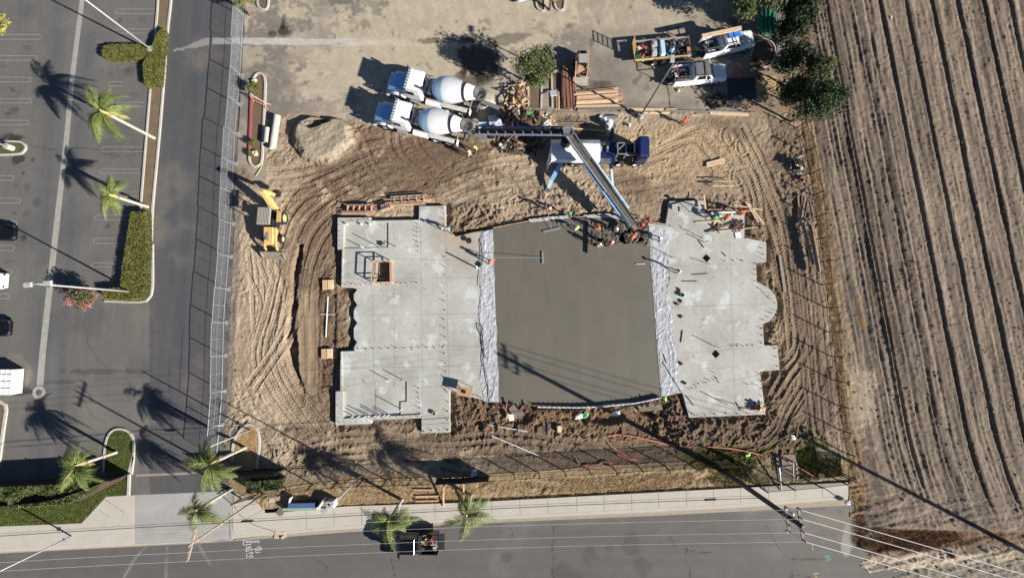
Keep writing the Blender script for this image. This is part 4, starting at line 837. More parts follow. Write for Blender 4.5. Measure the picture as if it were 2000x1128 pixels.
def boulder(name, label, at, r_, mat, seed, cat='boulder', z=0, sq=(1, .8, .7)):
    bm = bmesh.new(); bmesh.ops.create_icosphere(bm, subdivisions=2, radius=r_); q = random.Random(seed)
    for v in bm.verts: v.co = Vector((v.co.x * sq[0], v.co.y * sq[1], v.co.z * sq[2])) * q.uniform(.62, 1.28)
    me = bpy.data.meshes.new(name); bm.to_mesh(me); bm.free(); me.materials.append(mat); o = bpy.data.objects.new(name, me); COL.objects.link(o); o.location = P(*at, z) + Vector((0, 0, r_ * .4)); o.rotation_euler = (0, 0, q.uniform(0, 6))
    return tag(o, label, cat)
mStone = M('pale_stone', A(205, 190, 160), .85, .15, 3, .4, 10)
boulder('boulder', 'pale boulder beside the bush at the upper end of the red-kerbed planter', (498, 160), .3, mStone, 1)
boulder('boulder', 'pale boulder near the lower end of the red-kerbed planter', (500, 301), .42, mStone, 2)
# clipped hedges: leafy shell over a box form
def hedge(name, label, poly, h, seed, mats=None, n=9000, size=.07, cat='hedge', z0=.05):
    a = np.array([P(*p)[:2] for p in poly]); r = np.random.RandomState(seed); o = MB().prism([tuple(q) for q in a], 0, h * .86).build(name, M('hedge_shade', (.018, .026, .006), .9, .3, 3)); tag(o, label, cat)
    lo, hi = a.min(0), a.max(0); q = lo + r.rand(n * 3, 2) * (hi - lo); q = q[inpoly(q[:, 0], q[:, 1], [tuple(k) for k in a])][:int(n * .7)]
    hb = h * (1 + .10 * fbm(q[:, 0], q[:, 1], .5, 2, seed)); tp = np.column_stack([q, hb - .10 * r.rand(len(q)) * 1.2]); seg = np.roll(a, -1, 0) - a; L = np.linalg.norm(seg, axis=1); k = r.choice(len(a), int(n * .45), p=L / L.sum()); t_ = r.rand(len(k))[:, None]
    sd_ = np.column_stack([a[k] + seg[k] * t_ + r.randn(len(k), 2) * .05, r.rand(len(k)) * h])
    f = leaf_mesh('foliage', np.concatenate([tp, sd_]), mats or [mLeafH], o, size, seed, up=.8); return o
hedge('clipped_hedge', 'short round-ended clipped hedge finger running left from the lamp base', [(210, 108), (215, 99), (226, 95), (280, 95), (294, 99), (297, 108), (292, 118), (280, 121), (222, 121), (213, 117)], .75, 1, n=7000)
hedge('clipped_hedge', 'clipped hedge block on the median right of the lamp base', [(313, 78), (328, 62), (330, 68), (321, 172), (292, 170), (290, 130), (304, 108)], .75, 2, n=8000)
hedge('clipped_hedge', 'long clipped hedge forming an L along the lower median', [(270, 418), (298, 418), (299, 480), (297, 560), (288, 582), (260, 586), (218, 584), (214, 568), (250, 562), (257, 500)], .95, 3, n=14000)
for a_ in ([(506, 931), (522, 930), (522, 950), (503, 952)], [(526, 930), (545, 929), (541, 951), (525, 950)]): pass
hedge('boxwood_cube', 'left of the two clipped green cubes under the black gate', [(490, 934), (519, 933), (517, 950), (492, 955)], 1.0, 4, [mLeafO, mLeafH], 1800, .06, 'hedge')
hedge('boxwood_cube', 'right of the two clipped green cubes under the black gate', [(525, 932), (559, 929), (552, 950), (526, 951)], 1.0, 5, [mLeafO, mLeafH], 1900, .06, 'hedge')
# big shaggy shrub bed behind the corner fence
pp_, cc_, kk_ = crown_pts(14000, (1, 1), 0, 1, 21, 10)
a = np.array([P(*p)[:2] for p in [(-40, 944), (0, 941), (120, 936), (200, 938), (190, 955), (160, 972), (100, 978), (0, 982), (-40, 984)]]); r = np.random.RandomState(3); lo, hi = a.min(0), a.max(0)
q = lo + r.rand(40000, 2) * (hi - lo); q = q[inpoly(q[:, 0], q[:, 1], [tuple(k) for k in a])]; zz = 1.35 + .45 * fbm(q[:, 0], q[:, 1], 1.1, 3, 8) - .5 * r.rand(len(q)) ** 2
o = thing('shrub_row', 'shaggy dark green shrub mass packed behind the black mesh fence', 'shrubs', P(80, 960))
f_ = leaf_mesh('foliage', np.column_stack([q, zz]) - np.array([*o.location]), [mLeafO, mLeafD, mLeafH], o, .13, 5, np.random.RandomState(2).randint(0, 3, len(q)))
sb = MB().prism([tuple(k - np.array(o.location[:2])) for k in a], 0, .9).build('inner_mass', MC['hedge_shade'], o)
# ---- feather palms
def frond_mesh(seed, L=2.5, droop=1.0, mats=None):
    r_ = random.Random(seed); v = []; f = []; mi = []; N = 26; pts = []
    for i in range(N + 1):
        t = i / N; pts.append(Vector((L * (t - .16 * droop * t * t), L * (.30 * t * t) * math.sin(seed * 2.1), L * (.45 * t - .85 * droop * t * t))))
    mb = MB(); mb.tube(pts[::2], .03, 4, True, .008)
    for i in range(2, N + 1):
        t = i / N; p = pts[i]; d = (pts[i] - pts[i - 1]).normalized(); ll = L * .30 * math.sin(math.pi * min(1, .18 + t * .80)) ** .8
        for sg in (-1, 1):
            for k in (0, .33, .66):
                pk = p - d * (L / N) * k; side = Vector((0, sg, 0)) * .8 + d * (.75 + r_.uniform(-.3, .3)) + Vector((0, 0, r_.uniform(-1.1, .25))); side.normalize()
                tip = pk + side * ll * r_.uniform(.65, 1.2) - Vector((0, 0, ll * .35)); mid = pk + (tip - pk) * .45 + Vector((0, 0, .05)); w_ = d * .02
                mb.add([pk - w_ * .6, pk + w_ * .6, mid + w_, tip, mid - w_], [(0, 1, 2), (0, 2, 4), (4, 2, 3)])
    return mb
FR = []
for i in range(6):
    o = frond_mesh(i + 1, 2.5, .7 + .16 * i).build('frond', mFrond); FR.append(o.data); bpy.data.objects.remove(o)
FRY = []
for i in range(2):
    o = frond_mesh(i + 9, 2.3, 1.3).build('frond', mFrondY); FRY.append(o.data); bpy.data.objects.remove(o)
def palm(label, base, h, seed, n=15, size=1.0, wind=0.0, wdir=0, lean=(0, 0), r0=.17, cloak=False):
    n = int(n * 1.25); size *= 1.16; o = thing('palm_tree', label, 'palm', P(*base), 0, 'feather palms on the site edges'); r_ = random.Random(seed); top = Vector((lean[0], lean[1], h)); t = MB()
    t.tube([(0, 0, -.1), (0, 0, .15), (lean[0] * .3, lean[1] * .3, h * .4), (lean[0] * .7, lean[1] * .7, h * .75), top], [r0 * 1.35, r0, r0 * .9, r0 * .95, r0 * .8], 9); t.build('trunk', mPalmT, o, smooth=True)
    cs = MB(); cs.tube([top - Vector((0, 0, .55)), top - Vector((0, 0, .1)), top + Vector((0, 0, .5))], [r0 * 1.15, r0 * 1.25, .05], 9); cs.build('crownshaft', mPalmS, o, smooth=True)
    for i in range(n):
        az = i * 2.399 + r_.uniform(-.2, .2); lift = r_.uniform(-.75, .75) if i > 3 else r_.uniform(.5, 1.1)
        if wind: az = wdir + math.remainder(az - wdir, 2 * math.pi) * (1 - wind)
        y_ = i % 5 == 4; fo = bpy.data.objects.new('frond', (FRY[i % 2] if y_ else FR[r_.randrange(6)])); COL.objects.link(fo); fo.parent = o; fo.location = top + Vector((0, 0, .1))
        fo.rotation_euler = (r_.uniform(-.4, .4), -lift * .7 + (.3 if y_ else 0), az); s_ = size * r_.uniform(.8, 1.1); fo.scale = (s_, s_, s_)
    return o
palm('tall palm leaning over the parking lot from the upper median', (302, 270), 6.0, 1, 14, 1.08, .22, 2.9)
palm('shorter palm on the median just above the long hedge', (289, 404), 4.2, 2, 11, .85, .25, 3.3)
palm('palm rooted in the round-nosed lawn island at lower left', (229, 882), 3.9, 3, 16, .95, .4, 3.5)
palm('palm rooted in the straw island at the foot of the temporary fence', (480, 873), 5.0, 4, 15, 1.0, .4, 4.0)
palm('palm over the driveway apron beside the thin timber pole', (452, 955), 4.7, 5, 9, .95, .3, 4.2)
palm('palm in front of the black pickup', (785, 975), 4.6, 6, 12, .95, .3, 4.6)
palm('palm over the pavement right of the black pickup', (920, 966), 4.5, 7, 12, .95, .0, 0)
# dry strip tufts, green weeds
dry = M('dry_tuft', A(205, 176, 132), .95, .35, 1.5)
tag(grassy('dry_grass', [(570, 992), (570, 962), (690, 950), (830, 943), (1000, 938), (1200, 930), (1400, 918), (1440, 950), (1300, 957), (900, 978), (680, 985)], 0.0, 20000, .08, dry, 31, w_=.025), 'dry brown weeds covering the strip between the iron fence and the pavement', 'dry grass')
tag(grassy('weeds', [(1370, 880), (1400, 870), (1470, 885), (1480, 905), (1450, 950), (1400, 950), (1350, 905)], 0, 6000, .14, M('weed_green', A(108, 116, 56), .9, .4, 2), 32), 'green weeds round the fence corner beside the utility pole foot', 'weeds')
tag(grassy('weeds', [(1556, 880), (1590, 870), (1600, 880), (1640, 885), (1648, 930), (1560, 935)], 0, 5200, .2, MC['weed_green'], 33), 'green weeds inside the fenced corner right of the concrete pad', 'weeds')
tag(grassy('weeds', [(1570, 260), (1590, 400), (1610, 520), (1630, 700), (1648, 880), (1662, 880), (1645, 700), (1626, 520), (1606, 400), (1588, 260)], 0, 9000, .10, dry, 34), 'dry straw weeds along the outside of the field fence', 'weeds')
tag(grassy('weeds', [(1660, 950), (1670, 985), (1664, 1060), (1690, 1075), (1800, 1080), (1900, 1065), (1880, 1040), (1740, 1035), (1700, 1000), (1680, 950)], -.15, 7000, .16, M('rust_weed', A(134, 96, 62), .95, .4, 2), 35), 'rust brown dead weeds on the bank below the ploughed field', 'weeds')

# ------------------------------------------------------------ lamps, utility poles, cables
def light_pole(label, base, h, arm=None, heads=1, pr=.11, tr=.06, conc=True, mat=None, lum=True, hz=None):
    o = thing('lamp_post', label, 'lamp post', P(*base)); mt = mat or mPole
    if conc: MB().cyl((0, 0, .35), .33, .8, 18).build('concrete_base', mCurb, o, smooth=False)
    MB().tube([(0, 0, .1), (0, 0, h)], pr, 10, True, tr).build('pole', mt, o, smooth=True)
    MB().box((0, 0, .77), (.34, .34, .05)).build('base_plate', mGal, o)
    if heads:
        for k in range(heads):
            d = Vector(arm).normalized(); d = d if k == 0 else -d; L = Vector(arm).length; a_ = MB().beam((0, 0, h - .1), tuple(d * L + Vector((0, 0, h - .05))), .08, .08); a_.build('arm', mt, o)
            hd = MB().box(tuple(d * (L + .3) + Vector((0, 0, h - .02))), (.72, .42, .14), math.atan2(d.y, d.x), taper=.85).build('lamp_head', mPole, o)
            MB().box(tuple(d * (L + .3) + Vector((0, 0, h - .115))), (.5, .3, .05), math.atan2(d.y, d.x)).build('lens', M('lamp_lens', (.5, .5, .5), .2, .02, 2), hd)
    return o
light_pole('twin-headed lamp post at the foot of the long hedge by the pink tree', (265, 570), 9.8, (.55, .05, 0), 2)
light_pole('tall grey lamp post between the two clipped hedges on the upper median', (303, 103), 10.2, (.5, 0, 0), 2)
light_pole('lamp post in the kerbed grass island on the left edge', (26, 290), 10.0, (.5, 0, 0), 2)
light_pole('grey lamp post with one square head beside the lumber boards', (1250, 228), 9.9, (0, .25, 0), 1, mat=M('weathered_pole', A(120, 118, 114), .6, .1, 3))
light_pole('slim street lamp on the pavement at the lower left corner', (141, 1046), 9.0, (0, -1.8, 0), 1, .09, .05, False)
light_pole('street lamp leaning into view above the dry strip, near the white cabinet', (706, 928), 8.0, (-.15, -.1, 0), 1, .09, .05, False)
light_pole('short grey pole standing in the straw island beside the palm', (490, 839), 6.2, (0, 0, .01), 0, .07, .05, False)
def insul(mb, p): mb.lathe([(0, .03), (.05, .07), (.1, .04), (.15, .07), (.2, .04), (.25, .06), (.3, .02)], 7, p)
def upole(label, base, h, arms, mat, r0=.2, lean=(0, 0)):
    o = thing('utility_pole', label, 'utility pole', P(*base)); MB().tube([(0, 0, -.2), (lean[0], lean[1], h)], r0, 12, True, r0 * .65).build('pole', mat, o, smooth=True)
    for (z, dx, ang_, L, w_) in arms:
        c = Vector((lean[0] * z / h + dx, lean[1] * z / h, z)); d = Vector((math.cos(ang_), math.sin(ang_), 0)); ca = MB().beam(c - d * L / 2, c + d * L / 2, w_, w_ * 1.1).build('cross_arm', mPoleW, o); i_ = MB()
        for k in (-.47, -.20, .20, .47): insul(i_, c + d * L * k + Vector((0, 0, w_ * .5)))
        i_.build('insulator', M('insulator_glaze', A(150, 146, 140), .3, .1, 3), ca)
        b_ = MB(); b_.beam(c + d * L * .25, c - Vector((0, 0, .7)), .04, .04); b_.beam(c - d * L * .25, c - Vector((0, 0, .7)), .04, .04); b_.build('brace', mGal, ca)
    return o
va = math.radians(96)
UP = upole('dark timber utility pole with two cross-arms leaning over the street at lower right', (1411, 918), 12.6, [(12.2, .12, va, 2.5, .13), (11.3, -.35, va, 2.0, .11)], mCreo, .27)
UQ = upole('thin timber pole with a cross-arm at the driveway mouth', (516, 964), 10.7, [(10.3, 0, math.radians(78), 2.6, .13)], mPoleW, .12)
UR = upole('utility pole standing beyond the right edge, shown by its long shadow', (2052, 1102), 13.2, [(12.8, 0, va, 2.5, .13)], mCreo, .24)
eq = MB(); eq.cyl((.25, -.3, 11.0), .09, .5, 8); eq.cyl((.25, .3, 11.0), .09, .5, 8); eq.box((-.45, -.9, 11.35), (.12, .1, .3)); eq.box((-.45, .8, 11.35), (.12, .1, .3)); eq.beam((0, -1, 12.3), (-.4, -.9, 11.4), .03, .03); eq.beam((0, .9, 12.3), (-.4, .9, 11.4), .03, .03); eq.build('fused_cutout', mGal, UP)
def wire(label, a, b_, sag, r_, mat, group=None, name='overhead_wire', n=20):
    a = Vector(a); b_ = Vector(b_); q = [a.lerp(b_, i / n) - Vector((0, 0, sag * 4 * (i / n) * (1 - i / n))) for i in range(n + 1)]
    return tag(MB().tube(q, r_, 5, False).build(name, mat), label, 'cable', group)
def armp(o, z, dx, an, L, k): return o.location + Vector((dx + math.cos(an) * L * k, math.sin(an) * L * k, z + .3))
nmz = ['northernmost', 'second', 'third', 'southernmost']
for i, k in enumerate((.47, .20, -.20, -.47)):
    a_ = armp(UP, 12.2, .12, va, 2.5, k); q_ = armp(UQ, 10.3, 0, math.radians(78), 2.6, k); r_ = armp(UR, 12.8, 0, va, 2.5, k)
    wire(nmz[i] + ' bare conductor strung along the street to the left pole', a_, q_, .5, .009, mWire, 'bare conductors over the street')
    wire(nmz[i] + ' bright conductor running off to the right of the utility pole', a_, r_, .35, .026, mWire, 'bare conductors over the street')  # radius widened to stand in for sun glint along the wire
    wire(nmz[i] + ' conductor continuing beyond the left pole off the left edge', q_, q_ + Vector((-40, -2.5, 0)), .4, .012, mWire, 'bare conductors over the street')
pa = UP.location + Vector((-.15, 0, 7.2)); pb = UQ.location + Vector((0, 0, 6.6)); 
for dz, lb, rr_ in ((0, 'thick black telecom cable above the pavement', .028), (-.5, 'thinner black telecom cable just below the thick one', .014)):
    wire(lb, pa + Vector((0, 0, dz)), pb + Vector((0, 0, dz)), .35, rr_, mCable, 'telecom cables above the pavement'); wire(lb + ', continuing left of the thin pole', pb + Vector((0, 0, dz)), pb + Vector((-40, -2.5, dz)), .3, rr_, mCable, 'telecom cables above the pavement')
for t_, lb in ((.04, 'black splice case on the telecom cable near the utility pole'), (.955, 'black splice case on the telecom cable near the thin pole')):
    c = pa.lerp(pb, t_ + .05 * (t_ < .5)) - Vector((0, 0, .35 * 4 * t_ * (1 - t_) + .1)); d = (pb - pa).normalized()
    s_ = MB().tube([c - d * .55, c - d * .45, c + d * .45, c + d * .55], [.05, .10, .10, .05], 8).build('splice_case', mCable); tag(s_, lb, 'splice case')

# ------------------------------------------------------------ fences
cmesh = None
fb = [(481, -62), (479, -14), (476.5, 33), (473, 93), (469.5, 148), (465, 204), (460, 262), (457, 320), (454.5, 377), (452, 437), (447.5, 501), (442.5, 564.5), (438, 630), (436.5, 694), (435, 763), (430, 829), (424, 893)]
mLink = M('chain_link_wire', A(200, 202, 205), .5, .05, 5, metal=.3)
for i in range(len(fb) - 1):
    a = P(*fb[i]); b_ = P(*fb[i + 1]); L = (b_ - a).length - .06; an = math.atan2(b_.y - a.y, b_.x - a.x)
    pos = ['at the top edge', 'just below the top edge', 'third from the top edge', 'crossing the pale concrete strip', 'fifth from the top', 'beside the round bush', 'beside the red kerb', 'level with the sand pile', 'by the planter foot', 'behind the yellow backhoe shadow',
           'level with the backhoe bucket', 'eleventh down, beside the tread marks', 'twelfth down, above the middle', 'level with the white cross', 'fourth from the bottom', 'third from the bottom', 'above the last one', 'at the bottom, by the palm'][i + (1 if i > 8 else 0)]
    o = thing('fence_panel', 'temporary chain-link fence panel ' + pos, 'fence panel', a, an, 'temporary chain-link fence panels'); h = 1.95; f = MB(); ln = R.uniform(-.05, .07)
    for z in (.12, h): f.tube([(0, ln * z, z), (L, ln * z, z)], .024, 6)
    for x in (0, L): f.tube([(x, 0, 0), (x, ln * h, h)], .024, 6)
    f.build('frame', mGal, o); g = MB(); g.tube([(0, ln, h * .55), (L, ln, h * .55)], .013, 5); g.tube([(L / 2, 0, .12), (L / 2, ln * h, h)], .013, 5); g.build('mid_rail', mGal, o)
    m = MB(); s_ = .095; nx = int((L + h) / s_)
    for k in range(nx):
        for sg in (1, -1):
            x0 = k * s_ - (h if sg > 0 else 0); x0 = x0 if sg > 0 else k * s_; z0_, z1_ = .12, h; dx = (h - .12) * sg
            xa, xb = x0, x0 + dx; ta = 0; tb = 1
            if xa < 0: ta = -xa / (xb - xa)
            if xb > L: tb = (L - xa) / (xb - xa)
            if sg < 0:
                if xa > L: ta = (L - xa) / (xb - xa); 
                if xb < 0: tb = (0 - xa) / (xb - xa)
            if ta >= tb or tb <= 0 or ta >= 1: continue
            pa_ = Vector((xa + (xb - xa) * ta, ln * .5, z0_ + (z1_ - z0_) * ta)); pb_ = Vector((xa + (xb - xa) * tb, ln * .5 + .004, z0_ + (z1_ - z0_) * tb)); m.tube([pa_, pb_], .002, 3, False)
    tag(m.build('mesh', mLink, o), kind='stuff')
    st = MB(); st.box((0, .25, .03), (.5, .35, .05)); st.beam((0, .35, .05), (0, .05, .5), .03, .03); st.build('stand', mGal, o)
def iron_fence(name, label, pts, h=1.8, pick=.12, postw=.09, mat=None, tall=None, group=None, screen=()):
    mt = mat or mBlk; O = P(*pts[0]); o = thing(name, label, 'fence', O, 0, group); W_ = [P(*p) - O for p in pts]
    pm = MB()
    for i, (a, b_) in enumerate(zip(W_[:-1], W_[1:])):
        L = (b_ - a).length; d = (b_ - a) / L; [MB().beam(a + Vector((0, 0, zz_)), b_ + Vector((0, 0, zz_)), .035, .035).build('rail', mt, o) for zz_ in (.2, h - .15)]
        k = MB(); n = int(L / pick)
        for j in range(1, n): p = a + d * (j * L / n); k.beam(p + Vector((0, 0, .1)), p + Vector((0, 0, h)), .02, .02)
        tag(k.build('pickets', mt, o), kind='stuff')
        if i in screen: MB().beam(a + Vector((0, 0, h / 2)), b_ + Vector((0, 0, h / 2)), .012, h * .95).build('screen_cloth', mMesh, o)
    for i, p in enumerate(W_): MB().beam(p + Vector((0, 0, -.1)), p + Vector((0, 0, h + .08)), postw, postw).build('post', mt, o)
    return o
iron_fence('iron_fence', 'black picket fence between the site and the ploughed field', [(1555, 250), (1572, 298), (1580, 341), (1586, 382), (1592, 424), (1596, 467), (1600, 512), (1604, 556), (1613, 601), (1617, 648), (1622, 695), (1628, 742), (1633, 790), (1638, 838), (1643, 880), (1648, 925)])
iron_fence('iron_fence', 'black picket fence running along the dry strip south of the slab', [(560, 955), (612, 945), (660, 941), (708, 938), (755, 937), (803, 935), (855, 934), (906, 932), (955, 928), (1004, 925), (1052, 922), (1101, 918), (1149, 915), (1198, 912), (1246, 909), (1296, 907), (1345, 904), (1394, 902), (1425, 898)], screen=(6, 7))
iron_fence('iron_fence', 'black fence enclosing the green corner with the backflow pipe', [(1425, 898), (1450, 905), (1480, 948), (1532, 944), (1583, 940), (1630, 934), (1650, 930)])
iron_fence('iron_fence', 'black mesh fence curving round the shrub mass at lower left', [(-60, 980), (-10, 977), (50, 974), (110, 968), (150, 960), (190, 946), (230, 930), (256, 923)], 1.7, screen=(0, 1, 2, 3, 4, 5, 6))
iron_fence('iron_fence', 'black mesh fence running along the back of the shrub mass', [(-60, 943), (0, 939), (60, 936), (120, 933), (185, 929), (250, 925)], 2.0, screen=(0, 1, 2, 3, 4))
iron_fence('iron_fence', 'angled black fence by the boxwood cubes and the driveway mouth', [(446, 950), (472, 972), (505, 962), (560, 955)], 1.7)
g_ = iron_fence('rolling_gate', 'black slatted rolling gate parked open above the boxwood cubes', [(428, 922), (475, 918), (520, 916), (556, 914)], 2.0, .11, .08, screen=(0, 1, 2)); g_['category'] = 'gate'
iron_fence('guard_rail', 'low black rail beyond the parked gate on the raw dirt', [(500, 914), (560, 913), (606, 911)], .5, 5.0)['category'] = 'rail'
# ------------------------------------------------------------ vehicles
def wheel(par, c, r=.5, w_=.3, rim=None, dual=False):
    c = Vector(c); sg = 1 if c.y > 0 else -1
    prof = [(-w_ / 2, r * .62), (-w_ / 2, r * .93), (-w_ * .35, r), (w_ * .35, r), (w_ / 2, r * .93), (w_ / 2, r * .62)]
    t = MB().lathe(prof, 20, c, (0, 1, 0)).build('wheel', mTyre, par)
    MB().lathe([(-w_ * .3, .01), (-w_ * .3, r * .6), (w_ * .38, r * .62), (w_ * .38, r * .5), (w_ * .2, r * .42), (w_ * .25, r * .15), (w_ * .42, r * .12), (w_ * .42, .01)], 16, c, (0, sg, 0)).build('rim', rim or mGal, t)
    return t
def xsec(x, hw, z0, z1, ch=.12, top=None):
    t = hw * .88 if top is None else top
    return [(x, -hw + ch * .5, z0), (x, -hw, z0 + ch), (x, -hw, z0 + (z1 - z0) * .6), (x, -t, z1 - ch * .25), (x, -t + ch, z1), (x, t - ch, z1), (x, t, z1 - ch * .25), (x, hw, z0 + (z1 - z0) * .6), (x, hw, z0 + ch), (x, hw - ch * .5, z0)]
def pickup(label, at, an, paint, crew=True, roof=None, name='pickup_truck', gate=True):
    o = thing(name, label, 'pickup truck', P(*at), an); hw = 1.0
    MB().slab([xsec(x, w_, z0, z1) for x, w_, z0, z1 in ((2.95, .72, .5, .85), (2.85, .88, .4, 1.02), (2.5, .95, .36, 1.12), (1.6, .99, .34, 1.18), (1.3, 1.0, .34, 1.2), (-.9, 1.0, .34, 1.22), (-1.0, 1.0, .34, 1.22))]).build('body', paint, o, smooth=False, bevel=.02)
    bd = MB()
    for sg in (-1, 1): bd.box((-2.0, sg * .95, .82), (1.96, .12, .88)); bd.box((-1.98, sg * .55, .78), (.9, .26, .4))
    bd.box((-1.04, 0, .82), (.06, 1.8, .86)); bd.box((-2.0, 0, .50), (1.96, 1.8, .14)); bd.build('bed', [paint], o, bevel=.015)
    MB().box((-2.0, 0, .58), (1.9, 1.74, .03)).build('bed_liner', mDark, o)
    tg = MB()
    if gate: tg.box((-3.28, 0, .60), (.55, 1.55, .06))
    else: tg.box((-3.0, 0, .82), (.06, 1.6, .84))
    tg.build('tailgate', mDark if gate else paint, o)
    cb = MB(); R2 = roof or paint
    x0, x1 = (1.35, -.95)
    cb.slab([[(x0 + .05, -.9, 1.18), (x0 + .05, .9, 1.18), (x1, .9, 1.18), (x1, -.9, 1.18)], [(x0 - .70, -.74, 1.84), (x0 - .70, .74, 1.84), (x1 + .22, .74, 1.84), (x1 + .22, -.74, 1.84)], [(x0 - .85, -.66, 1.90), (x0 - .85, .66, 1.90), (x1 + .35, .66, 1.90), (x1 + .35, -.66, 1.90)]])
    cb.build('cab', paint, o, bevel=.02)
    if roof: MB().box(((x0 + x1) / 2 - .22, 0, 1.915), (1.5, 1.4, .03)).build('roof_skin', roof, o)
    e = .012
    MB().add([(x0 + .02 + e, -.80, 1.24), (x0 + .02 + e, .80, 1.24), (x0 - .62 + e, .68, 1.80), (x0 - .62 + e, -.68, 1.80), (x0 - .05, -.80, 1.22), (x0 - .05, .80, 1.22), (x0 - .75, .68, 1.77), (x0 - .75, -.68, 1.77)], [(0, 1, 2, 3), (4, 7, 6, 5), (0, 4, 5, 1), (1, 5, 6, 2), (2, 6, 7, 3), (3, 7, 4, 0)]).build('windshield', mGlass, o)
    MB().box((x1 + .09, 0, 1.52), (.04, 1.2, .42), ry=-.3).build('rear_window', mGlass, o)
    for sg in (-1, 1):
        for xa, xb, xc, xd in ((.52, .38, 1.05, .62), (-.62, -.50, .42, .28)):
            y0, y1 = sg * .895, sg * .775
            MB().add([(xa, y0, 1.27), (xc, y0, 1.27), (xd, y1, 1.74), (xb, y1, 1.74), (xa, y0 - sg * .05, 1.27), (xc, y0 - sg * .05, 1.27), (xd, y1 - sg * .05, 1.74), (xb, y1 - sg * .05, 1.74)], [(0, 1, 2, 3), (4, 7, 6, 5), (0, 4, 5, 1), (1, 5, 6, 2), (2, 6, 7, 3), (3, 7, 4, 0)]).build('side_window', mGlass, o)
        MB().box((1.0, sg * 1.12, 1.28), (.12, .22, .2)).build('wing_mirror', paint, o)
        MB().box((2.86, sg * .70, .86), (.12, .32, .16)).build('headlight', mChrome, o)
        for x in (1.95, -1.95): wheel(o, (x, sg * .86, .39), .39, .27)
    MB().box((2.98, 0, .52), (.12, 1.7, .22)).build('bumper', mChrome if paint is not mBlackP else mBlackP, o)
    MB().box((1.30, 0, 1.195), (.14, 1.5, .02)).build('cowl', mDark, o)
    return o
def rack(o, z=2.05, mat=None, xs=(-2.85, -1.1, .3)):
    m_ = mat or mDark
    for x in xs: 
        MB().beam((x, -.85, z), (x, .85, z), .06, .06).build('rack_bar', m_, o)
        for sg in (-1, 1): MB().beam((x, sg * .85, 1.2), (x, sg * .85, z), .06, .06).build('rack_post', m_, o)
    for sg in (-1, 1): MB().beam((xs[0] - .1, sg * .85, z + .04), (xs[-1] + .6, sg * .85, z + .04), .06, .06).build('rack_rail', m_, o)
def loc(o, p): 
    c, s_ = math.cos(o.rotation_euler.z), math.sin(o.rotation_euler.z); return Vector((o.location.x + p[0] * c - p[1] * s_, o.location.y + p[0] * s_ + p[1] * c, p[2]))
def litter(par_o, n, x0, x1, y0, y1, z, name, lab, mats, seed, sz=(.08, .4)):
    """a tangle of small tools no one could count, as one mass"""
    q = random.Random(seed); m_ = MB()
    for i in range(n):
        m_.cur = i % len(mats); c = (q.uniform(x0, x1), q.uniform(y0, y1), z + q.uniform(0, .35))
        if q.random() < .5: m_.box(c, (q.uniform(*sz), q.uniform(*sz), q.uniform(.05, .25)), q.uniform(0, 6), q.uniform(-.4, .4))
        else: d = Vector((q.uniform(-1, 1), q.uniform(-1, 1), q.uniform(-.2, .5))).normalized() * q.uniform(.2, .6); m_.tube([Vector(c) - d, Vector(c) + d], .02, 5)
    r = m_.build(name, mats); r.location = par_o.location; r.rotation_euler = par_o.rotation_euler; return tag(r, lab, 'tools', kind='stuff')
pa1 = pickup('white crew-cab pickup with grey roof rack and open loaded bed, below the yellow trailer', (1360, 153), math.radians(4.5), mWhite, roof=M('grey_roof', A(120, 120, 120), .6, .1, 3))
rack(pa1, 2.0, mSteel, (-2.85, -1.1, .2))
litter(pa1, 70, -2.8, -1.2, -.8, .8, .62, 'tool_heap', 'tangle of tools filling the bed of the lower white pickup', [mDark, mSteel, mRedO, mGreyC, mWhC], 1)
for k in range(3): tag(MB().beam(loc(pa1, (-3.6 + k * .2, -.9 + .12 * k, .9)), loc(pa1, (-1.2, -.85 + .1 * k, 1.3)), .12, .05).build('plank', mWoodG), ['lowest', 'middle', 'uppermost'][k] + ' grey plank sticking out behind the lower white pickup', 'plank', 'planks behind the lower white pickup')
pa2 = pickup('white crew-cab pickup carrying pale lumber on its rack under the olive tree', (1414, 94), math.radians(12.5), mWhite)
rack(pa2, 2.05, mSteel, (-2.9, -1.1, .2))
for k in range(4): tag(MB().beam(loc(pa2, (-3.4, .50 + k * .10, 2.17)), loc(pa2, (1.0, .50 + k * .10, 2.17)), .09, .20).build('lumber_plank', mWood), ['outermost', 'second', 'third', 'innermost'][k] + ' pale lumber plank tied on the rack of the upper white pickup', 'plank', 'lumber on the pickup rack')
tag(MB().box((0, 0, 0), (1.3, .75, .08)).build('blue_sheet', mBlu, loc=loc(pa2, (.25, .25, 1.99))), 'bright blue sheet on the roof of the upper white pickup', 'sheet').rotation_euler = (0, 0, .22)
litter(pa2, 60, -2.8, -1.2, -.8, .5, .62, 'tool_heap', 'dark gear filling the bed of the upper white pickup', [mDark, mGreyC, mSteel, mDark], 2)
b_ = boulder('gas_can', 'red and white canister at the tail of the upper white pickup', (1379, 101), .24, mRedO, 4, 'canister', .6)
blk = pickup('black crew-cab pickup parked at the kerb with its tailgate down', (803, 1050), math.radians(179), mBlackP)
MB().box((-1.15, 0, 1.27), (.35, 1.75, .16)).build('bed_toolbox', mDark, blk)
litter(blk, 46, -2.7, -1.4, -.75, .8, .62, 'tool_heap', 'mixed tools and rods in the bed of the black pickup', [mDark, mRedO, mGal, mYel, mDark, mDkC], 3)
tag(MB().beam(loc(blk, (-2.85, -.4, 1.25)), loc(blk, (-2.85, .5, 1.25)), .05, .05).build('chrome_bar', mGal), 'silver bar across the back of the black pickup bed', 'bar')
MB().beam((.9, .95, 1.0), (.95, 1.6, 1.02), .06, .4).build('open_door_mirror', mBlackP, blk)
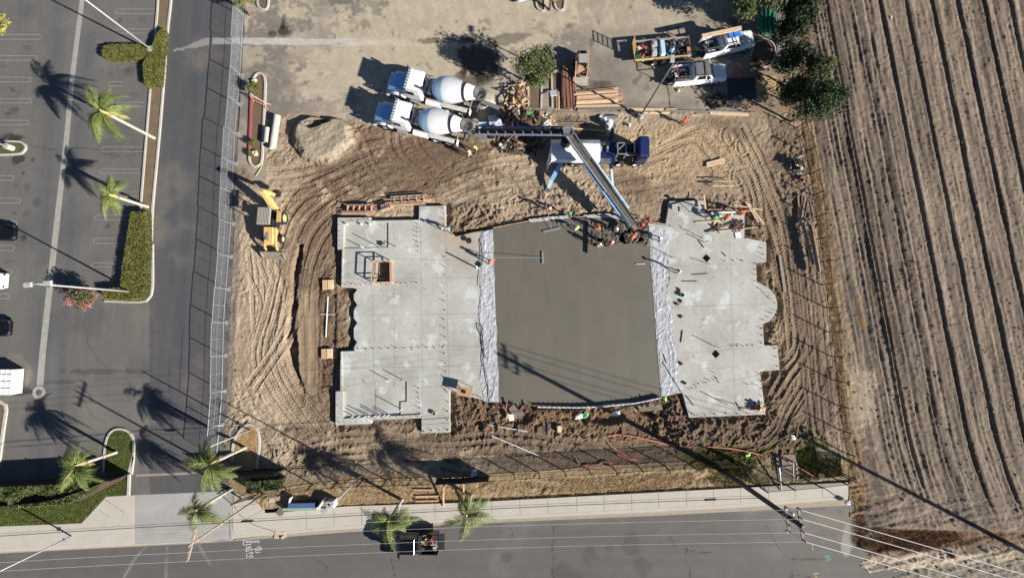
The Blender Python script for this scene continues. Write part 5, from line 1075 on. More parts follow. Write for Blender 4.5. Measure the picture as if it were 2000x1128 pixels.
def car(label, at, an, paint, L=4.6, hw=.9):
    o = thing('parked_car', label, 'car', P(*at), an)
    MB().slab([xsec(x * L / 4.6, w_, z0, z1) for x, w_, z0, z1 in ((2.3, .55, .45, .62), (2.2, .76, .3, .74), (1.7, .88, .24, .86), (.9, .9, .22, .95), (-1.5, .9, .24, .98), (-2.15, .82, .3, .95), (-2.3, .65, .42, .8))]).build('body', paint, o, smooth=False, bevel=.03)
    MB().slab([[(1.0, -.76, .93), (1.0, .76, .93), (-1.75, .74, .95), (-1.75, -.74, .95)], [(.1, -.60, 1.42), (.1, .60, 1.42), (-1.1, .58, 1.42), (-1.1, -.58, 1.42)]]).build('window', mGlass, o)
    MB().box((-.5, 0, 1.43), (1.25, 1.2, .04)).build('roof', paint, o, bevel=.02)
    for sg in (-1, 1):
        MB().box((2.12, sg * .62, .70), (.22, .26, .1)).build('headlight', mChrome, o); MB().box((.75, sg * .98, .98), (.12, .18, .12)).build('wing_mirror', paint, o)
        for x in (1.4, -1.4): wheel(o, (x, sg * .78, .33), .33, .22)
    return o
car('black car nosing in from the left edge, upper of the two dark ones', (2, 456), .0, mBlackP)
car('white car nosing in from the left edge between the two dark ones', (-16, 549), 0, mWhite)
car('black car nosing in from the left edge above the white truck box', (-8, 640), 0, mBlackP)
car('blue-white car poking in at the top beside the planter tree', (1012, -28), math.radians(-72), mPaleB)
o = thing('ribbed_container', 'low white ribbed container poking in from the left edge', 'container', P(7, 743), 0)
MB().box((0, 0, 1.18), (4.6, 2.6, .06)).build('lid', mWhite, o); MB().box((0, 0, .66), (4.5, 2.5, 1.0), taper=1.02).build('body', mWhite, o)
for k in range(9): MB().box((-2.1 + k * .53, 0, 1.225), (.06, 2.56, .04)).build('rib', mWhite, o)
for k in (-.6, .1, .8): MB().box((0, k, 1.23), (4.5, .05, .05)).build('rib', mGal, o)

# ---- concrete mixers
def mixer(label, at, an):
    o = thing('concrete_mixer_truck', label, 'mixer truck', P(*at), an, 'concrete mixer trucks')
    f = MB(); f.box((1.9, .42, .85), (8.6, .12, .3)); f.box((1.9, -.42, .85), (8.6, .12, .3))
    for x in (-2, -.6, .8, 2.2, 3.4): f.box((x, 0, .85), (.15, .8, .2))
    f.box((2.55, 0, 1.1), (.8, 1.1, .35)); f.tube([(2.3, -.35, 1.35), (2.3, .35, 1.35)], .18, 8); tag(f.build('chassis', mDark, o))
    MB().slab([xsec(x, w_, z0, z1, .2) for x, w_, z0, z1 in ((6.95, .62, .9, 1.45), (6.8, .78, .85, 1.66), (6.2, .86, .85, 1.86), (5.1, .95, .85, 2.02))]).build('hood', mBluePShade, o, bevel=.03)  # white hood: blue sky shade is put into its colour
    MB().box((6.98, 0, 1.2), (.08, 1.0, .55)).build('grille', mChrome, o); MB().box((7.02, 0, .62), (.22, 2.3, .3)).build('bumper', mWhite, o, bevel=.03)
    MB().slab([xsec(x, w_, z0, z1, .2) for x, w_, z0, z1 in ((5.25, 1.08, .95, 2.0), (5.1, 1.12, .95, 2.1), (4.7, 1.14, .95, 2.80), (4.45, 1.14, .95, 2.88), (3.4, 1.14, .95, 2.86), (3.25, 1.08, .95, 2.78))]).build('cab', mWhite, o, bevel=.03)
    MB().add([(5.17, -.92, 2.14), (5.17, .92, 2.14), (4.78, .88, 2.70), (4.78, -.88, 2.70), (5.07, -.92, 2.08), (5.07, .92, 2.08), (4.65, .88, 2.68), (4.65, -.88, 2.68)], [(0, 1, 2, 3), (4, 7, 6, 5), (0, 4, 5, 1), (1, 5, 6, 2), (2, 6, 7, 3), (3, 7, 4, 0)]).build('windshield', mGlass, o)
    MB().box((4.68, 0, 2.84), (.30, 2.1, .08), ry=.2).build('sun_visor', mWhite, o)
    for k in range(7): MB().box((4.62, -.9 + .3 * k, 2.93), (.16, .06, .08)).build('marker_lamp', mDark, o)
    MB().box((3.23, 0, 2.25), (.05, .9, .45)).build('rear_window', mGlass, o)
    for sg in (-1, 1):
        MB().box((4.3, sg * 1.135, 2.18), (.75, .04, .48)).build('door_window', mGlass, o); MB().box((4.1, sg * 1.2, .7), (1.0, .3, .35)).build('step', mGal, o)
        MB().beam((5.0, sg * 1.12, 2.0), (5.25, sg * 1.45, 2.15), .04, .04).build('mirror_arm', mDark, o); MB().box((5.27, sg * 1.45, 2.0), (.08, .2, .5)).build('wing_mirror', mDark, o)
        MB().tube([(5.1, sg * 1.05, .95), (5.35, sg * 1.05, 1.22), (5.9, sg * 1.05, 1.30), (6.45, sg * 1.05, 1.2), (6.7, sg * 1.0, .85)], .16, 8).build('fender', mWhite, o, smooth=True)
        MB().cyl((6.9, sg * .82, 1.25), .14, .14, 10, 'x').build('headlight', mChrome, o)
        wheel(o, (5.9, sg * .98, .52), .52, .32)
        for x in (.68, -.68): wheel(o, (x, sg * .95, .52), .52, .5, mWhite)
        MB().box((.1, sg * 1.0, 1.2), (2.7, .42, .07)).build('rear_fender', M('grimy_white', (.5, .5, .49), .6, .25, 3), o, bevel=.02); MB().box((-1.55, sg * 1.0, 1.0), (.1, .5, .6)).build('mud_flap', mWhite, o)
        MB().cyl((2.2, sg * 1.0, .95), .30, 1.5, 14, 'x').build('fuel_tank', mWhite, o, smooth=False)
        MB().beam((-1.4, sg * .6, .95), (-1.8, sg * .45, 2.6), .12, .12).build('rear_frame', mGal, o)
    MB().box((3.1, .75, 2.2), (.18, .18, 2.0)).build('exhaust_stack', mChrome, o)
    MB().cyl((2.7, 0, 1.6), .25, .9, 12, 'y').build('water_tank', mGal, o)
    ax = Vector((-.965, 0, .26)); c0 = Vector((2.15, 0, 2.05)); dr = MB(); dr.cur = 0; dr.lathe([(0, .02), (0, .55), (.1, .78), (.62, 1.12)], 28, c0, ax); dr.cur = 1; dr.lathe([(.62, 1.12), (1.25, 1.22), (1.32, 1.22)], 28, c0, ax); dr.cur = 2
    dr.lathe([(1.32, 1.22), (2.0, 1.20), (3.35, .82), (4.25, .56), (4.3, .50), (4.0, .42)], 28, c0, ax); dr.build('drum', [mBluePShade, mPaleB, mWhite], o, smooth=True)
    MB().lathe([(3.35, .84), (3.35, .90), (3.5, .87), (3.5, .80)], 28, c0, ax).build('drum_ring', mDark, o)
    MB().box((1.9, 0, 1.6), (.5, .9, 1.0)).build('drum_pedestal', mDark, o)
    hp_ = MB(); hp_.lathe([(0, .30), (.65, .60), (.68, .62), (.68, .55), (.1, .27)], 16, (-2.35, 0, 2.75), (-.25, 0, .97)); hp_.build('charge_hopper', mSteel, o)
    ch = MB(); ch.lathe([(0, .32), (-.5, .22), (-.5, .18), (0, .27)], 12, (-2.45, 0, 2.3), (0.1, 0, 1)); ch.build('collector', mSteel, o)
    MB().slab([[(x, -.22, z + .12), (x, -.14, z - .06), (x, .14, z - .06), (x, .22, z + .12), (x, .12, z), (x, -.12, z)] for x, z in ((-2.3, 1.75), (-4.3, 1.25))]).build('chute', mSteel, o)
    MB().slab([[(x, -1.05 - .18, z + .12), (x, -1.05 - .10, z - .06), (x, -1.05 + .10, z - .06), (x, -1.05 + .18, z + .12), (x, -.95, z), (x, -1.15, z)] for x, z in ((-1.6, 1.5), (.6, 1.35))]).build('spare_chute', mGal, o)
    ld = MB()
    for dy in (-.2, .2): ld.beam((-1.9, -.75 + dy, .7), (-1.75, -.75 + dy, 3.0), .04, .04)
    for k in range(7): ld.beam((-1.88, -.95, .85 + .3 * k), (-1.88, -.55, .85 + .3 * k), .03, .03)
    for k in (-.5, .2): ld.beam((-1.3, -1.0, 2.6), (-2.1, -1.0, 2.6), .03, .03); ld.beam((-1.3 + k * .2, -.7, 2.6), (-1.3 + k * .2, -1.05, 2.6), .03, .03)
    for a_, b2 in (((-2.2, -.7, 1), (-2.6, .6, 2.3)), ((-2.2, .7, 1), (-2.6, -.6, 2.3)), ((-1.7, -.5, 2.6), (-2.7, -.4, 2.9)), ((-1.7, .5, 2.6), (-2.7, .4, 2.9))): ld.beam(a_, b2, .06, .06)
    ld.build('ladder', mGal, o); MB().cyl((-2.2, -.85, 1.2), .32, .12, 14, 'x').build('hose_reel', mSteel, o)
    return o
am = ang((863, 277), (748, 248))
mixer('concrete mixer truck nearer the building, discharging into the conveyor', (872, 262), am).scale = (1.1,) * 3
mixer('concrete mixer truck farther from the building, behind the other one', (896, 204), am).scale = (1.1,) * 3

# ---- conveyor truck
ct = thing('conveyor_truck', 'navy conveyor truck with a white canopy and a long belt boom over the pour', 'conveyor truck', P(1160, 305), math.radians(-.5))
def W2(p): return p - ct.location
MB().box((.1, 0, .85), (10.2, .9, .35)).build('chassis', mDark, ct)
MB().slab([xsec(x, w_, z0, z1, .15) for x, w_, z0, z1 in ((5.35, 1.1, .6, 2.0), (5.2, 1.2, .55, 2.9), (4.3, 1.2, .6, 3.0), (4.15, 1.15, .6, 2.9))]).build('cab', mNavy, ct, bevel=.03)
MB().box((5.3, 0, 2.2), (.06, 2.0, .75), ry=.08).build('windshield', mGlass, ct)
for sg in (-1, 1):
    MB().box((4.75, sg * 1.2, 2.2), (.7, .04, .6)).build('door_window', mGlass, ct)
    for x, m_ in ((4.45, mWhite), (2.65, mWhite), (-2.3, mSteel), (-3.6, mSteel)): wheel(ct, (x, sg * 1.02, .5), .5, .34 if x > 0 else .5, m_)
    MB().box((.9, sg * .95, 1.0), (1.3, .5, .55)).build('side_tank', mSteel, ct, bevel=.03)
    MB().box((-1.0, sg * 1.0, .95), (2.0, .45, .5)).build('side_locker', mNavy, ct)
MB().box((3.2, .1, 1.5), (1.3, 1.0, .8)).build('engine', mDark, ct); MB().cyl((3.6, -.55, 1.95), .18, 1.3, 12, 'x').build('air_cleaner', mSteel, ct)
MB().cyl((3.9, .2, 2.3), .12, 1.2, 10, 'y').build('exhaust', mGal, ct)
fr = MB()
for a_, b2 in (((2.1, -.6, 2.2), (2.1, .6, 2.2)), ((3.0, -.6, 2.2), (3.0, .6, 2.2)), ((2.1, -.6, 2.2), (3.0, -.6, 2.2)), ((2.1, .6, 2.2), (3.0, .6, 2.2)), ((2.1, -.6, 1.0), (2.1, -.6, 2.2)), ((3, .6, 1.0), (3, .6, 2.2)), ((2.1, .6, 1.0), (2.1, .6, 2.2)), ((3, -.6, 1.0), (3, -.6, 2.2)), ((2.1, -.2, 2.2), (3.0, .6, 2.2))): fr.beam(a_, b2, .1, .1)
fr.build('belt_rest_frame', mGal, ct)
MB().box((.2, 0, 1.15), (3.8, 2.1, .12)).build('deck', mNavy, ct)
for k in range(5): MB().box((-.2 + .35 * k, .3, 1.35), (.22, .5 + .1 * (k % 2), .35)).build('valve_block', mDark if k % 2 else mGal, ct)
sheet_ = MB().slab([[(x, -1.25, 1.25), (x, -1.2, 1.95 + d), (x, -.2, 2.12 + d), (x, .55, 2.1 + d), (x, 1.2, 1.55), (x, 1.25, 1.3)] for x, d in ((-4.9, -.1), (-3.8, .06), (-2.7, -.04), (-1.6, .05), (-.4, 0), (.3, -.02))]).build('canopy', mCan, ct)
MB().slab([[(x, y - w_, z), (x + .02, y, z + .10), (x, y + w_, z)] for x, y, z, w_ in ((-4.8, .2, 1.3, 1.1), (-5.0, -.7, 1.2, .8), (-5.3, -1.6, .9, .5))]).build('canopy_flap', mCan, ct)
MB().cyl((-3.4, .55, 2.5), .55, 1.6, 20).build('turret', mDark, ct)
def seg(a, b_, w_, h_, nm_, m_, par=ct): return MB().beam(W2(a), W2(b_), w_, h_).build(nm_, m_, par)
for a, b_, w_, m_ in ((P(1106, 302, 1.2), P(1078, 352, .65), .42, mBluePShade), (P(1078, 352, .65), P(1072, 368, .3), .36, mPaleB), (P(1190, 303, 1.0), P(1194, 330, .8), .34, mNavy), (P(1194, 330, .75), P(1197, 362, .4), .22, mPaleB), (P(1188, 290, 1.2), P(1196, 252, .5), .34, mNavy), (P(1120, 285, 1.2), P(1112, 262, .5), .34, mNavy)):
    seg(a, b_, w_, .28, 'outrigger', m_)
for q in ((1072, 370), (1197, 364), (1197, 246)): sub(MB().cyl(P(*q, .1), .35, .12, 14).build('outrigger_pad', mSteel), ct)
# belt boom in its real slope: from the turret down to the pour
A0, A1 = P(1108, 258, 4.0), P(1239, 438, 2.1); bd_ = (A1 - A0).normalized(); sd2 = Vector((bd_.y, -bd_.x, 0)).normalized(); up2 = sd2.cross(bd_); Lb = (A1 - A0).length
def bp(t, s_, z): return W2(A0 + bd_ * (Lb * t) + sd2 * s_ + up2 * z)
mBelt = M('wet_belt', A(84, 82, 76), .6, .35, 2.5, .3, 12)
bb = MB(); bb.beam(bp(-.02, 0, 0), bp(.99, 0, 0), .62, .05); bb.build('belt', mBelt, ct)
for sg in (-1, 1):
    MB().beam(bp(-.03, sg * .42, .10), bp(.62, sg * .42, .10), .10, .34).build('boom_side', mGal if sg > 0 else mSteel, ct)
    MB().beam(bp(.30, sg * .40, -.16), bp(.99, sg * .40, -.16), .09, .34).build('boom_side', mPaleB, ct)
    MB().beam(bp(.33, sg * .62, -.05), bp(.86, sg * .62, -.05), .12, .16).build('boom_rail', mPaleB if sg < 0 else mBluePShade, ct)
    MB().beam(bp(.0, sg * .36, .12), bp(.99, sg * .36, .12), .04, .18).build('belt_skirt', mGal, ct)
    for k in range(13): MB().beam(bp(.35 + k * .04, sg * .40, -.05), bp(.35 + k * .04, sg * .72, -.05), .10, .12).build('roller_bracket', mDark if k % 2 else mGal, ct)
for k in range(10): MB().beam(bp(.05 + k * .1, -.4, -.25), bp(.05 + k * .1, .4, -.25), .07, .07).build('cross_member', mSteel, ct)
MB().box(bp(1.03, 0, -.5), (.62, .5, .7), math.atan2(bd_.y, bd_.x)).build('drop_chute', mWoodG, ct)
MB().beam(bp(-.05, 0, .35), bp(.02, 0, .35), .9, .5).build('transfer_hopper', mSteel, ct)
MB().lathe([(0, .3), (.5, .52), (.5, .46), (.05, .26)], 16, W2(P(1109, 262, 4.15))).build('transfer_funnel', mGal, ct)
B0, B1 = P(928, 257, 1.9), P(1103, 257, 4.35); b2d = (B1 - B0).normalized()
MB().beam(W2(B0), W2(B1), .62, .06).build('feed_belt', mDark, ct)
MB().beam(W2(B0 + Vector((0, -.42, .05))), W2(B1 + Vector((0, -.42, .05))), .10, .26).build('feed_side', M('lilac_steel', A(150, 150, 178), .45, .1, 3), ct); MB().beam(W2(B0 + Vector((0, .42, .05))), W2(B1 + Vector((0, .42, .05))), .08, .26).build('feed_side', mNavy, ct)
for k in range(10): p = B0.lerp(B1, .05 + k * .1); MB().box(W2(p + Vector((0, -.30, .16))), (.10, .28, .12)).build('bracket', mGal, ct)
hpx = MB(); hpx.add([W2(P(916, 256, 1.7)), W2(P(962, 256, 1.9)), W2(P(960, 273, 1.4)), W2(P(928, 272, 1.3)), W2(P(920, 258, 1.4)), W2(P(958, 258, 1.5)), W2(P(955, 270, 1.1)), W2(P(932, 269, 1.0))], [(0, 4, 5, 1), (1, 5, 6, 2), (2, 6, 7, 3), (3, 7, 4, 0), (4, 7, 6, 5)]); hpx.build('feed_hopper', mGal, ct)
MB().box(W2(P(942, 248, 1.9)), (.8, .7, .35)).build('feed_motor', mPaleB, ct)
for q in ((1000, 262), (1060, 262)): MB().beam(W2(P(q[0], q[1], 0)), W2(P(q[0], q[1] - 4, 2.4)), .08, .08).build('feed_leg', mSteel, ct)
for q in ((935, 262), (958, 262)): MB().beam(W2(P(q[0], q[1], 0)), W2(P(q[0], q[1], 1.6)), .1, .1).build('feed_leg', mSteel, ct)

# ---- backhoe
bk = thing('backhoe_loader', 'yellow backhoe loader with a grey canopy on the churned dirt', 'backhoe', P(541, 446), math.radians(-92)); 
def Wb(p):
    d = p - bk.location; a_ = -bk.rotation_euler.z; return Vector((d.x * math.cos(a_) - d.y * math.sin(a_), d.x * math.sin(a_) + d.y * math.cos(a_), d.z))
for sg in (-1, 1): wheel(bk, (-1.0, sg * .95, .70), .70, .45, M('tan_rim', A(220, 190, 140), .6, .1, 3)); wheel(bk, (1.25, sg * .88, .48), .48, .36, MC['tan_rim'])
MB().slab([[(x, -w_, z0), (x, w_, z0), (x, w_ * .92, z1), (x, -w_ * .92, z1)] for x, w_, z0, z1 in ((2.0, .42, .7, 1.35), (1.8, .5, .6, 1.5), (.4, .52, .6, 1.68), (.2, .5, .6, 1.7))]).build('hood', mYel, bk, bevel=.03)
MB().box((1.1, -.1, 1.62), (1.0, .35, .04)).build('worn_panel', M('worn_grey_panel', A(150, 142, 130), .7, .2, 3), bk)
MB().box((-.6, 0, .85), (2.0, 1.0, .5)).build('frame', mDark, bk); MB().box((-.5, 0, 1.2), (.5, .5, .5)).build('seat', mDark, bk); MB().box((-1.0, .9, 1.45), (1.2, .45, .06)).build('rear_fender', mYel, bk); MB().box((-1.0, -.9, 1.45), (1.2, .45, .06)).build('rear_fender', mYel, bk)
cn = MB(); cn.box((-.75, 0, 2.68), (1.85, 1.42, .10), taper=.95); cnp = cn.build('canopy', M('canopy_grey', A(168, 160, 148), .7, .08, 4), bk, bevel=.02)
for k in range(8): MB().box((-.75, -.55 + k * .157, 2.745), (1.7, .05, .03)).build('canopy_rib', MC['canopy_grey'], cnp)
for x in (.05, -1.5):
    for sg in (-1, 1): MB().beam((x, sg * .62, .9), (x, sg * .62, 2.62), .08, .08).build('canopy_post', mDark, bk)
for sg in (-1, 1): 
    MB().beam((.2, sg * .62, 1.35), (2.2, sg * .62, 1.0), .12, .25).build('loader_arm', mYel, bk); MB().beam((2.2, sg * .62, 1.0), (2.75, sg * .62, .35), .12, .2).build('loader_arm', mYel, bk)
    MB().beam((.9, sg * .55, .8), (2.1, sg * .6, 1.2), .06, .06).build('ram', mChrome, bk)
MB().slab([[(2.75, y, .1), (3.35, y, .06), (3.45, y, .18), (2.95, y, .22), (2.85, y, .80), (2.72, y, .85)] for y in (-1.18, 1.18)]).build('loader_bucket', M('bucket_steel', A(150, 140, 126), .6, .25, 4), bk)
for y in (-1.18, 1.15): MB().slab([[(2.75, y, .1), (3.42, y, .12), (2.85, y, .82)], [(2.75, y + .03, .1), (3.42, y + .03, .12), (2.85, y + .03, .82)]]).build('bucket_cheek', MC['bucket_steel'], bk)
b0, b1, b2_, b3 = Wb(P(539, 409, .9)), Wb(P(511, 372, 3.7)), Wb(P(536, 379, 1.7)), Wb(P(533, 384, 1.2))
MB().box((-2.0, 0, .8), (.5, .6, .8)).build('swing_post', mYel, bk)
def bar(a, b_, w0, w1, nm_, m_, par, h=.22):
    a, b_ = Vector(a), Vector(b_); d = (b_ - a).normalized(); s_ = d.cross(Vector((0, 0, 1))).normalized(); u = s_.cross(d); mid = a.lerp(b_, .45)
    sec = lambda p, w_: [p - s_ * h / 2 - u * w_ / 2, p + s_ * h / 2 - u * w_ / 2, p + s_ * h / 2 + u * w_ / 2, p - s_ * h / 2 + u * w_ / 2]
    return MB().slab([sec(a, w0), sec(mid, w0 * 1.35), sec(b_, w1)]).build(nm_, m_, par)
bar(b0, b1, .5, .3, 'boom', mYel, bk, .38); bar(b1, b2_, .34, .24, 'stick', mYel, bk, .3); MB().beam(b0 + Vector((.3, -.3, .4)), b1 + Vector((0, -.25, -.4)), .09, .09).build('ram', mGal, bk)
MB().slab([[b2_ + Vector((-.1, y, .1)), b2_ + Vector((-.55, y, -.2)), b2_ + Vector((-.45, y, -.75)), b2_ + Vector((.1, y, -.7)), b2_ + Vector((-.25, y, -.3))] for y in (-.3, .3)]).build('digging_bucket', mDark, bk)
# ---- skid steer
sk = thing('skid_steer', 'tan skid steer loader with its toothed bucket down beside the steel beams', 'skid steer', P(1133, 136), math.radians(-90)); mTan = M('tan_machine_paint', A(206, 168, 132), .6, .15, 4)
for x in (-.55, .55):
    for sg in (-1, 1): wheel(sk, (x, sg * .70, .38), .38, .28)
MB().box((-.3, 0, .75), (2.0, .95, .8)).build('body', mTan, sk, bevel=.03); MB().box((-1.25, 0, .85), (.35, 1.1, .8)).build('engine_cover', mDark, sk)
MB().box((-.1, 0, 1.98), (1.0, .92, .08)).build('cab_roof', M('cab_roof_grey', A(176, 170, 162), .6, .1, 3), sk, bevel=.03)
for x in (-.55, .38):
    for sg in (-1, 1): MB().beam((x, sg * .42, 1.1), (x, sg * .42, 1.96), .07, .07).build('cab_post', mDark, sk)
MB().box((-.1, 0, 1.2), (.5, .5, .4)).build('seat', mDark, sk)
for sg in (-1, 1): MB().beam((-1.2, sg * .66, 1.55), (.7, sg * .66, 1.25), .12, .22).build('lift_arm', mTan, sk); MB().beam((.7, sg * .66, 1.25), (1.25, sg * .62, .4), .12, .2).build('lift_arm', mTan, sk)
MB().slab([[(1.25, y, .05), (1.95, y, .04), (1.95, y, .10), (1.42, y, .14), (1.34, y, .60), (1.24, y, .62)] for y in (-.86, .86)]).build('bucket', M('bucket_pale', A(182, 172, 156), .6, .2, 4), sk)
for k in range(8): MB().box((2.02, -.77 + k * .22, .07), (.16, .06, .04)).build('tooth', mSteel, sk)
# ---- gear trailer
tr = thing('gear_trailer', 'yellow-sided flat trailer heaped with generators and tools', 'trailer', P(1287, 106), math.radians(5)); L2 = 3.1
MB().box((0, 0, .62), (6.2, 2.1, .1)).build('deck', mDark, tr)
for sg in (-1, 1): MB().beam((-L2, sg * 1.08, 1.0), (L2, sg * 1.08, 1.0), .10, .24).build('side_rail', mYel if sg < 0 else mWoodG, tr)
for x in (-L2, L2): MB().beam((x, -1.05, .95), (x, 1.05, .95), .08, .2).build('end_rail', mYel if x < 0 else mWoodG, tr)
for sg in (-1, 1):
    for x in (-.9, .1): wheel(tr, (x, sg * 1.25, .38), .38, .25)
MB().beam((L2, 0, .6), (L2 + 1.3, 0, .5), .12, .12).build('drawbar', mDark, tr)
rg = MB()
for y in (-.2, .95): rg.beam((-L2 - .05, y, .7), (-L2 - .15, y, 2.2), .08, .08)
for k in range(6): rg.beam((-L2 - .06 - k * .02, -.2, .8 + .27 * k), (-L2 - .06 - k * .02, .95, .8 + .27 * k), .05, .05)
for k in range(7): rg.beam((-L2 - .05, -.2 + k * .19, .7), (-L2 - .15, -.2 + k * .19, 2.2), .03, .03)
rg.build('ramp_gate', mYel, tr)
litter(tr, 120, .3, 2.9, -.95, .95, .68, 'tool_heap', 'dark tangle of hand tools on the right half of the trailer', [mDark, mDark, mSteel, mGreyC, mDark], 5); litter(tr, 50, -2.6, -1.4, -.9, .9, .68, 'tool_heap', 'red and black machines on the left end of the trailer', [mRedO, mDark, mGreyC, mRedO, mWhC], 6)
def at(o_, p, name, lab, cat, mb, mats, rz=0):
    r = mb.build(name, mats); r.location = loc(o_, p); r.rotation_euler = (0, 0, o_.rotation_euler.z + rz); return tag(r, lab, cat)
at(tr, (.0, .0, .67), 'storage_tank', 'long pale blue-white tank lying across the trailer', 'tank', MB().box((0, 0, .35), (.55, 1.9, .7), taper=.8), [mPaleB])
at(tr, (-.95, -.4, .67), 'generator', 'grey generator beside the pale tank, nearer the ramp', 'generator', MB().box((0, 0, .3), (.6, .8, .6), taper=.9).box((0, 0, .65), (.4, .3, .1)), [M('generator_grey', A(190, 190, 188), .6, .1, 4)])
at(tr, (-.85, .5, .67), 'generator', 'second grey generator, upper left of the pale tank', 'generator', MB().box((0, 0, .3), (.65, .7, .6), taper=.9).cyl((0, 0, .66), .15, .1), [MC['generator_grey']])
at(tr, (-1.7, -.25, .8), 'cone_stack', 'orange traffic cone lying on the trailer', 'cone', MB().lathe([(0, .2), (.7, .04)], 12, (0, 0, 0), (1, .4, .3)).box((0, 0, 0), (.06, .4, .4)), [mOr], 1.2)
at(tr, (-2.7, -.7, .67), 'tool_bin', 'dark green bin at the lower left corner of the trailer', 'bin', MB().box((0, 0, .22), (.55, .4, .42), taper=1.1), [M('dark_green_plastic', (.01, .12, .06), .5, .1, 3)])
at(tr, (-2.2, -1.0, .72), 'tool_bin', 'white bucket on the near rail of the trailer', 'bucket', MB().lathe([(0, .14), (.35, .18)], 12), [mPVC])
at(tr, (1.0, -.3, .85), 'water_jug', 'blue water jug on the right half of the trailer', 'jug', MB().lathe([(0, .25), (.5, .25), (.6, .1)], 14), [M('jug_blue', (.25, .5, .75), .4, .1, 3)])
at(tr, (2.9, -.85, .70), 'tool_box', 'light blue box at the lower right corner of the trailer', 'box', MB().box((0, 0, .2), (.4, .3, .3)), [mBlu]); at(tr, (2.9, -.3, .72), 'tool_box', 'orange crate on the right end rail of the trailer', 'box', MB().box((0, 0, .2), (.3, .45, .3)), [mOr])
# ------------------------------------------------------------ people
def person(label, at_, face, shirt, pants, hat=None, vest=None, lean=.1, hands=((.45, .25, 1.05), (.45, -.25, 1.05)), stride=.18, squat=0.0, turn=0, z=ZT, kneel=False, hair=None):
    """face: heading in photo degrees (0 = right, 90 = up); hands: wrist targets in body space (forward, left, height)"""
    o = thing('person', label, 'person', P(at_[0], at_[1], z), math.radians(face)); V = []; E = []; RD = []; TG = []
    def v(p, r, tg, par=None):
        V.append(Vector(p)); RD.append(r); TG.append(tg); i = len(V) - 1
        if par is not None: E.append((par, i))
        return i
    hipz = .92 - .42 * squat; pel = Vector((-.12 * squat - .06 * lean, 0, hipz)); ln = Vector((math.sin(lean), 0, math.cos(lean)))
    r0 = v(pel, .135, 1); ch1 = v(pel + ln * .22, .13, 0, r0); ch = v(pel + ln * .42, .155, 0, ch1); nk = v(pel + ln * .54 + Vector((.01, 0, 0)), .065, 2, ch)
    hl = Vector((math.sin(lean * .8 + .1), 0, math.cos(lean * .8 + .1))); hd0 = v(V[nk] + hl * .10, .075, 2, nk); hd1 = v(V[hd0] + hl * .10, .10, 2, hd0); hd2 = v(V[hd1] + hl * .08, .07, 2, hd1)
    fw = Vector((hl.z, 0, -hl.x)); v(V[hd1] + fw * .115 - hl * .01, .016, 2, hd1)                                  # nose
    for sg in (1, -1): v(V[hd1] + Vector((0, sg * .10, 0)), .018, 2, hd1)                                            # ears
    def two(a, t, l1, l2, pole):
        d = t - a; L = min(d.length, (l1 + l2) * .995); dn = d.normalized(); t = a + dn * L; c = (l1 * l1 - l2 * l2 + L * L) / (2 * L); h_ = math.sqrt(max(0, l1 * l1 - c * c)); pp = (pole - dn * pole.dot(dn)).normalized(); return a + dn * c + pp * h_, t
    for i_, sg in enumerate((1, -1)):
        hip = v(pel + Vector((0, sg * .10, -.04)), .10, 1, r0); ft = Vector((stride * (1 if sg > 0 else -1) * .9 + pel.x * .3, sg * (.12 + .05 * squat), .08))
        if kneel and sg < 0: ft = Vector((-.40, sg * .12, .10))
        kn, ft = two(V[hip], ft, .44, .43, Vector((1, sg * .25, 0)))
        k = v(kn, .068, 1, hip); an_ = v(ft, .045, 3, k); v(ft + Vector((.10, sg * .02, -.035)), .04, 3, an_); v(ft + Vector((-.05, 0, -.04)), .038, 3, an_)
        sh = v(pel + ln * .47 + Vector((0, sg * .19, 0)), .065, 0, ch); el, wr = two(V[sh], Vector(hands[i_]), .29, .26, Vector((-.4, sg * .7, -.8)))
        e_ = v(el, .046, 0, sh); w_ = v(wr, .031, 2, e_); fd_ = (wr - el).normalized(); pm = v(wr + fd_ * .06, .036, 2, w_); sd_ = fd_.cross(Vector((0, 0, 1))); sd_ = sd_.normalized() if sd_.length > .1 else Vector((0, 1, 0)); dn_ = Vector((0, 0, -1))
        for j, (off, fl) in enumerate(((-.030, .060), (-.010, .070), (.010, .066), (.030, .052))):
            a1 = v(V[pm] + sd_ * off + fd_ * .04, .010, 2, pm); a2 = v(V[a1] + fd_ * fl * .6 + dn_ * .012, .009, 2, a1); v(V[a2] + fd_ * fl * .3 + dn_ * .03, .008, 2, a2)
        th = v(V[w_].lerp(V[pm], .6) - sd_ * .035 * 1, .011, 2, w_); v(V[th] - sd_ * .02 + fd_ * .035 + dn_ * .01, .010, 2, th)
    me = bpy.data.meshes.new('body'); me.from_pydata(V, E, []); b = bpy.data.objects.new('body', me); COL.objects.link(b); sk_ = b.modifiers.new('s', 'SKIN')
    for d_, r_ in zip(me.skin_vertices[0].data, RD): d_.radius = (r_, r_)
    me.skin_vertices[0].data[0].use_root = True; sk_.use_smooth_shade = True; sb_ = b.modifiers.new('u', 'SUBSURF'); sb_.levels = 1; sb_.render_levels = 1
    dg = bpy.context.evaluated_depsgraph_get(); m2 = bpy.data.meshes.new_from_object(b.evaluated_get(dg)); bpy.data.objects.remove(b)
    m2.materials.clear(); [m2.materials.append(m_) for m_ in (shirt, pants, mSkin, mBoot)]
    co = np.array([p.center[:] for p in m2.polygons]); va = np.array([q[:] for q in V]); rd = np.array(RD); dd = np.linalg.norm(co[:, None] - va[None], axis=2) - rd[None]
    m2.polygons.foreach_set('material_index', np.array(TG)[dd.argmin(1)].astype(np.int32)); m2.name = 'body'
    b = bpy.data.objects.new('body', m2); COL.objects.link(b); b.parent = o
    an2 = lean * .8 + .1
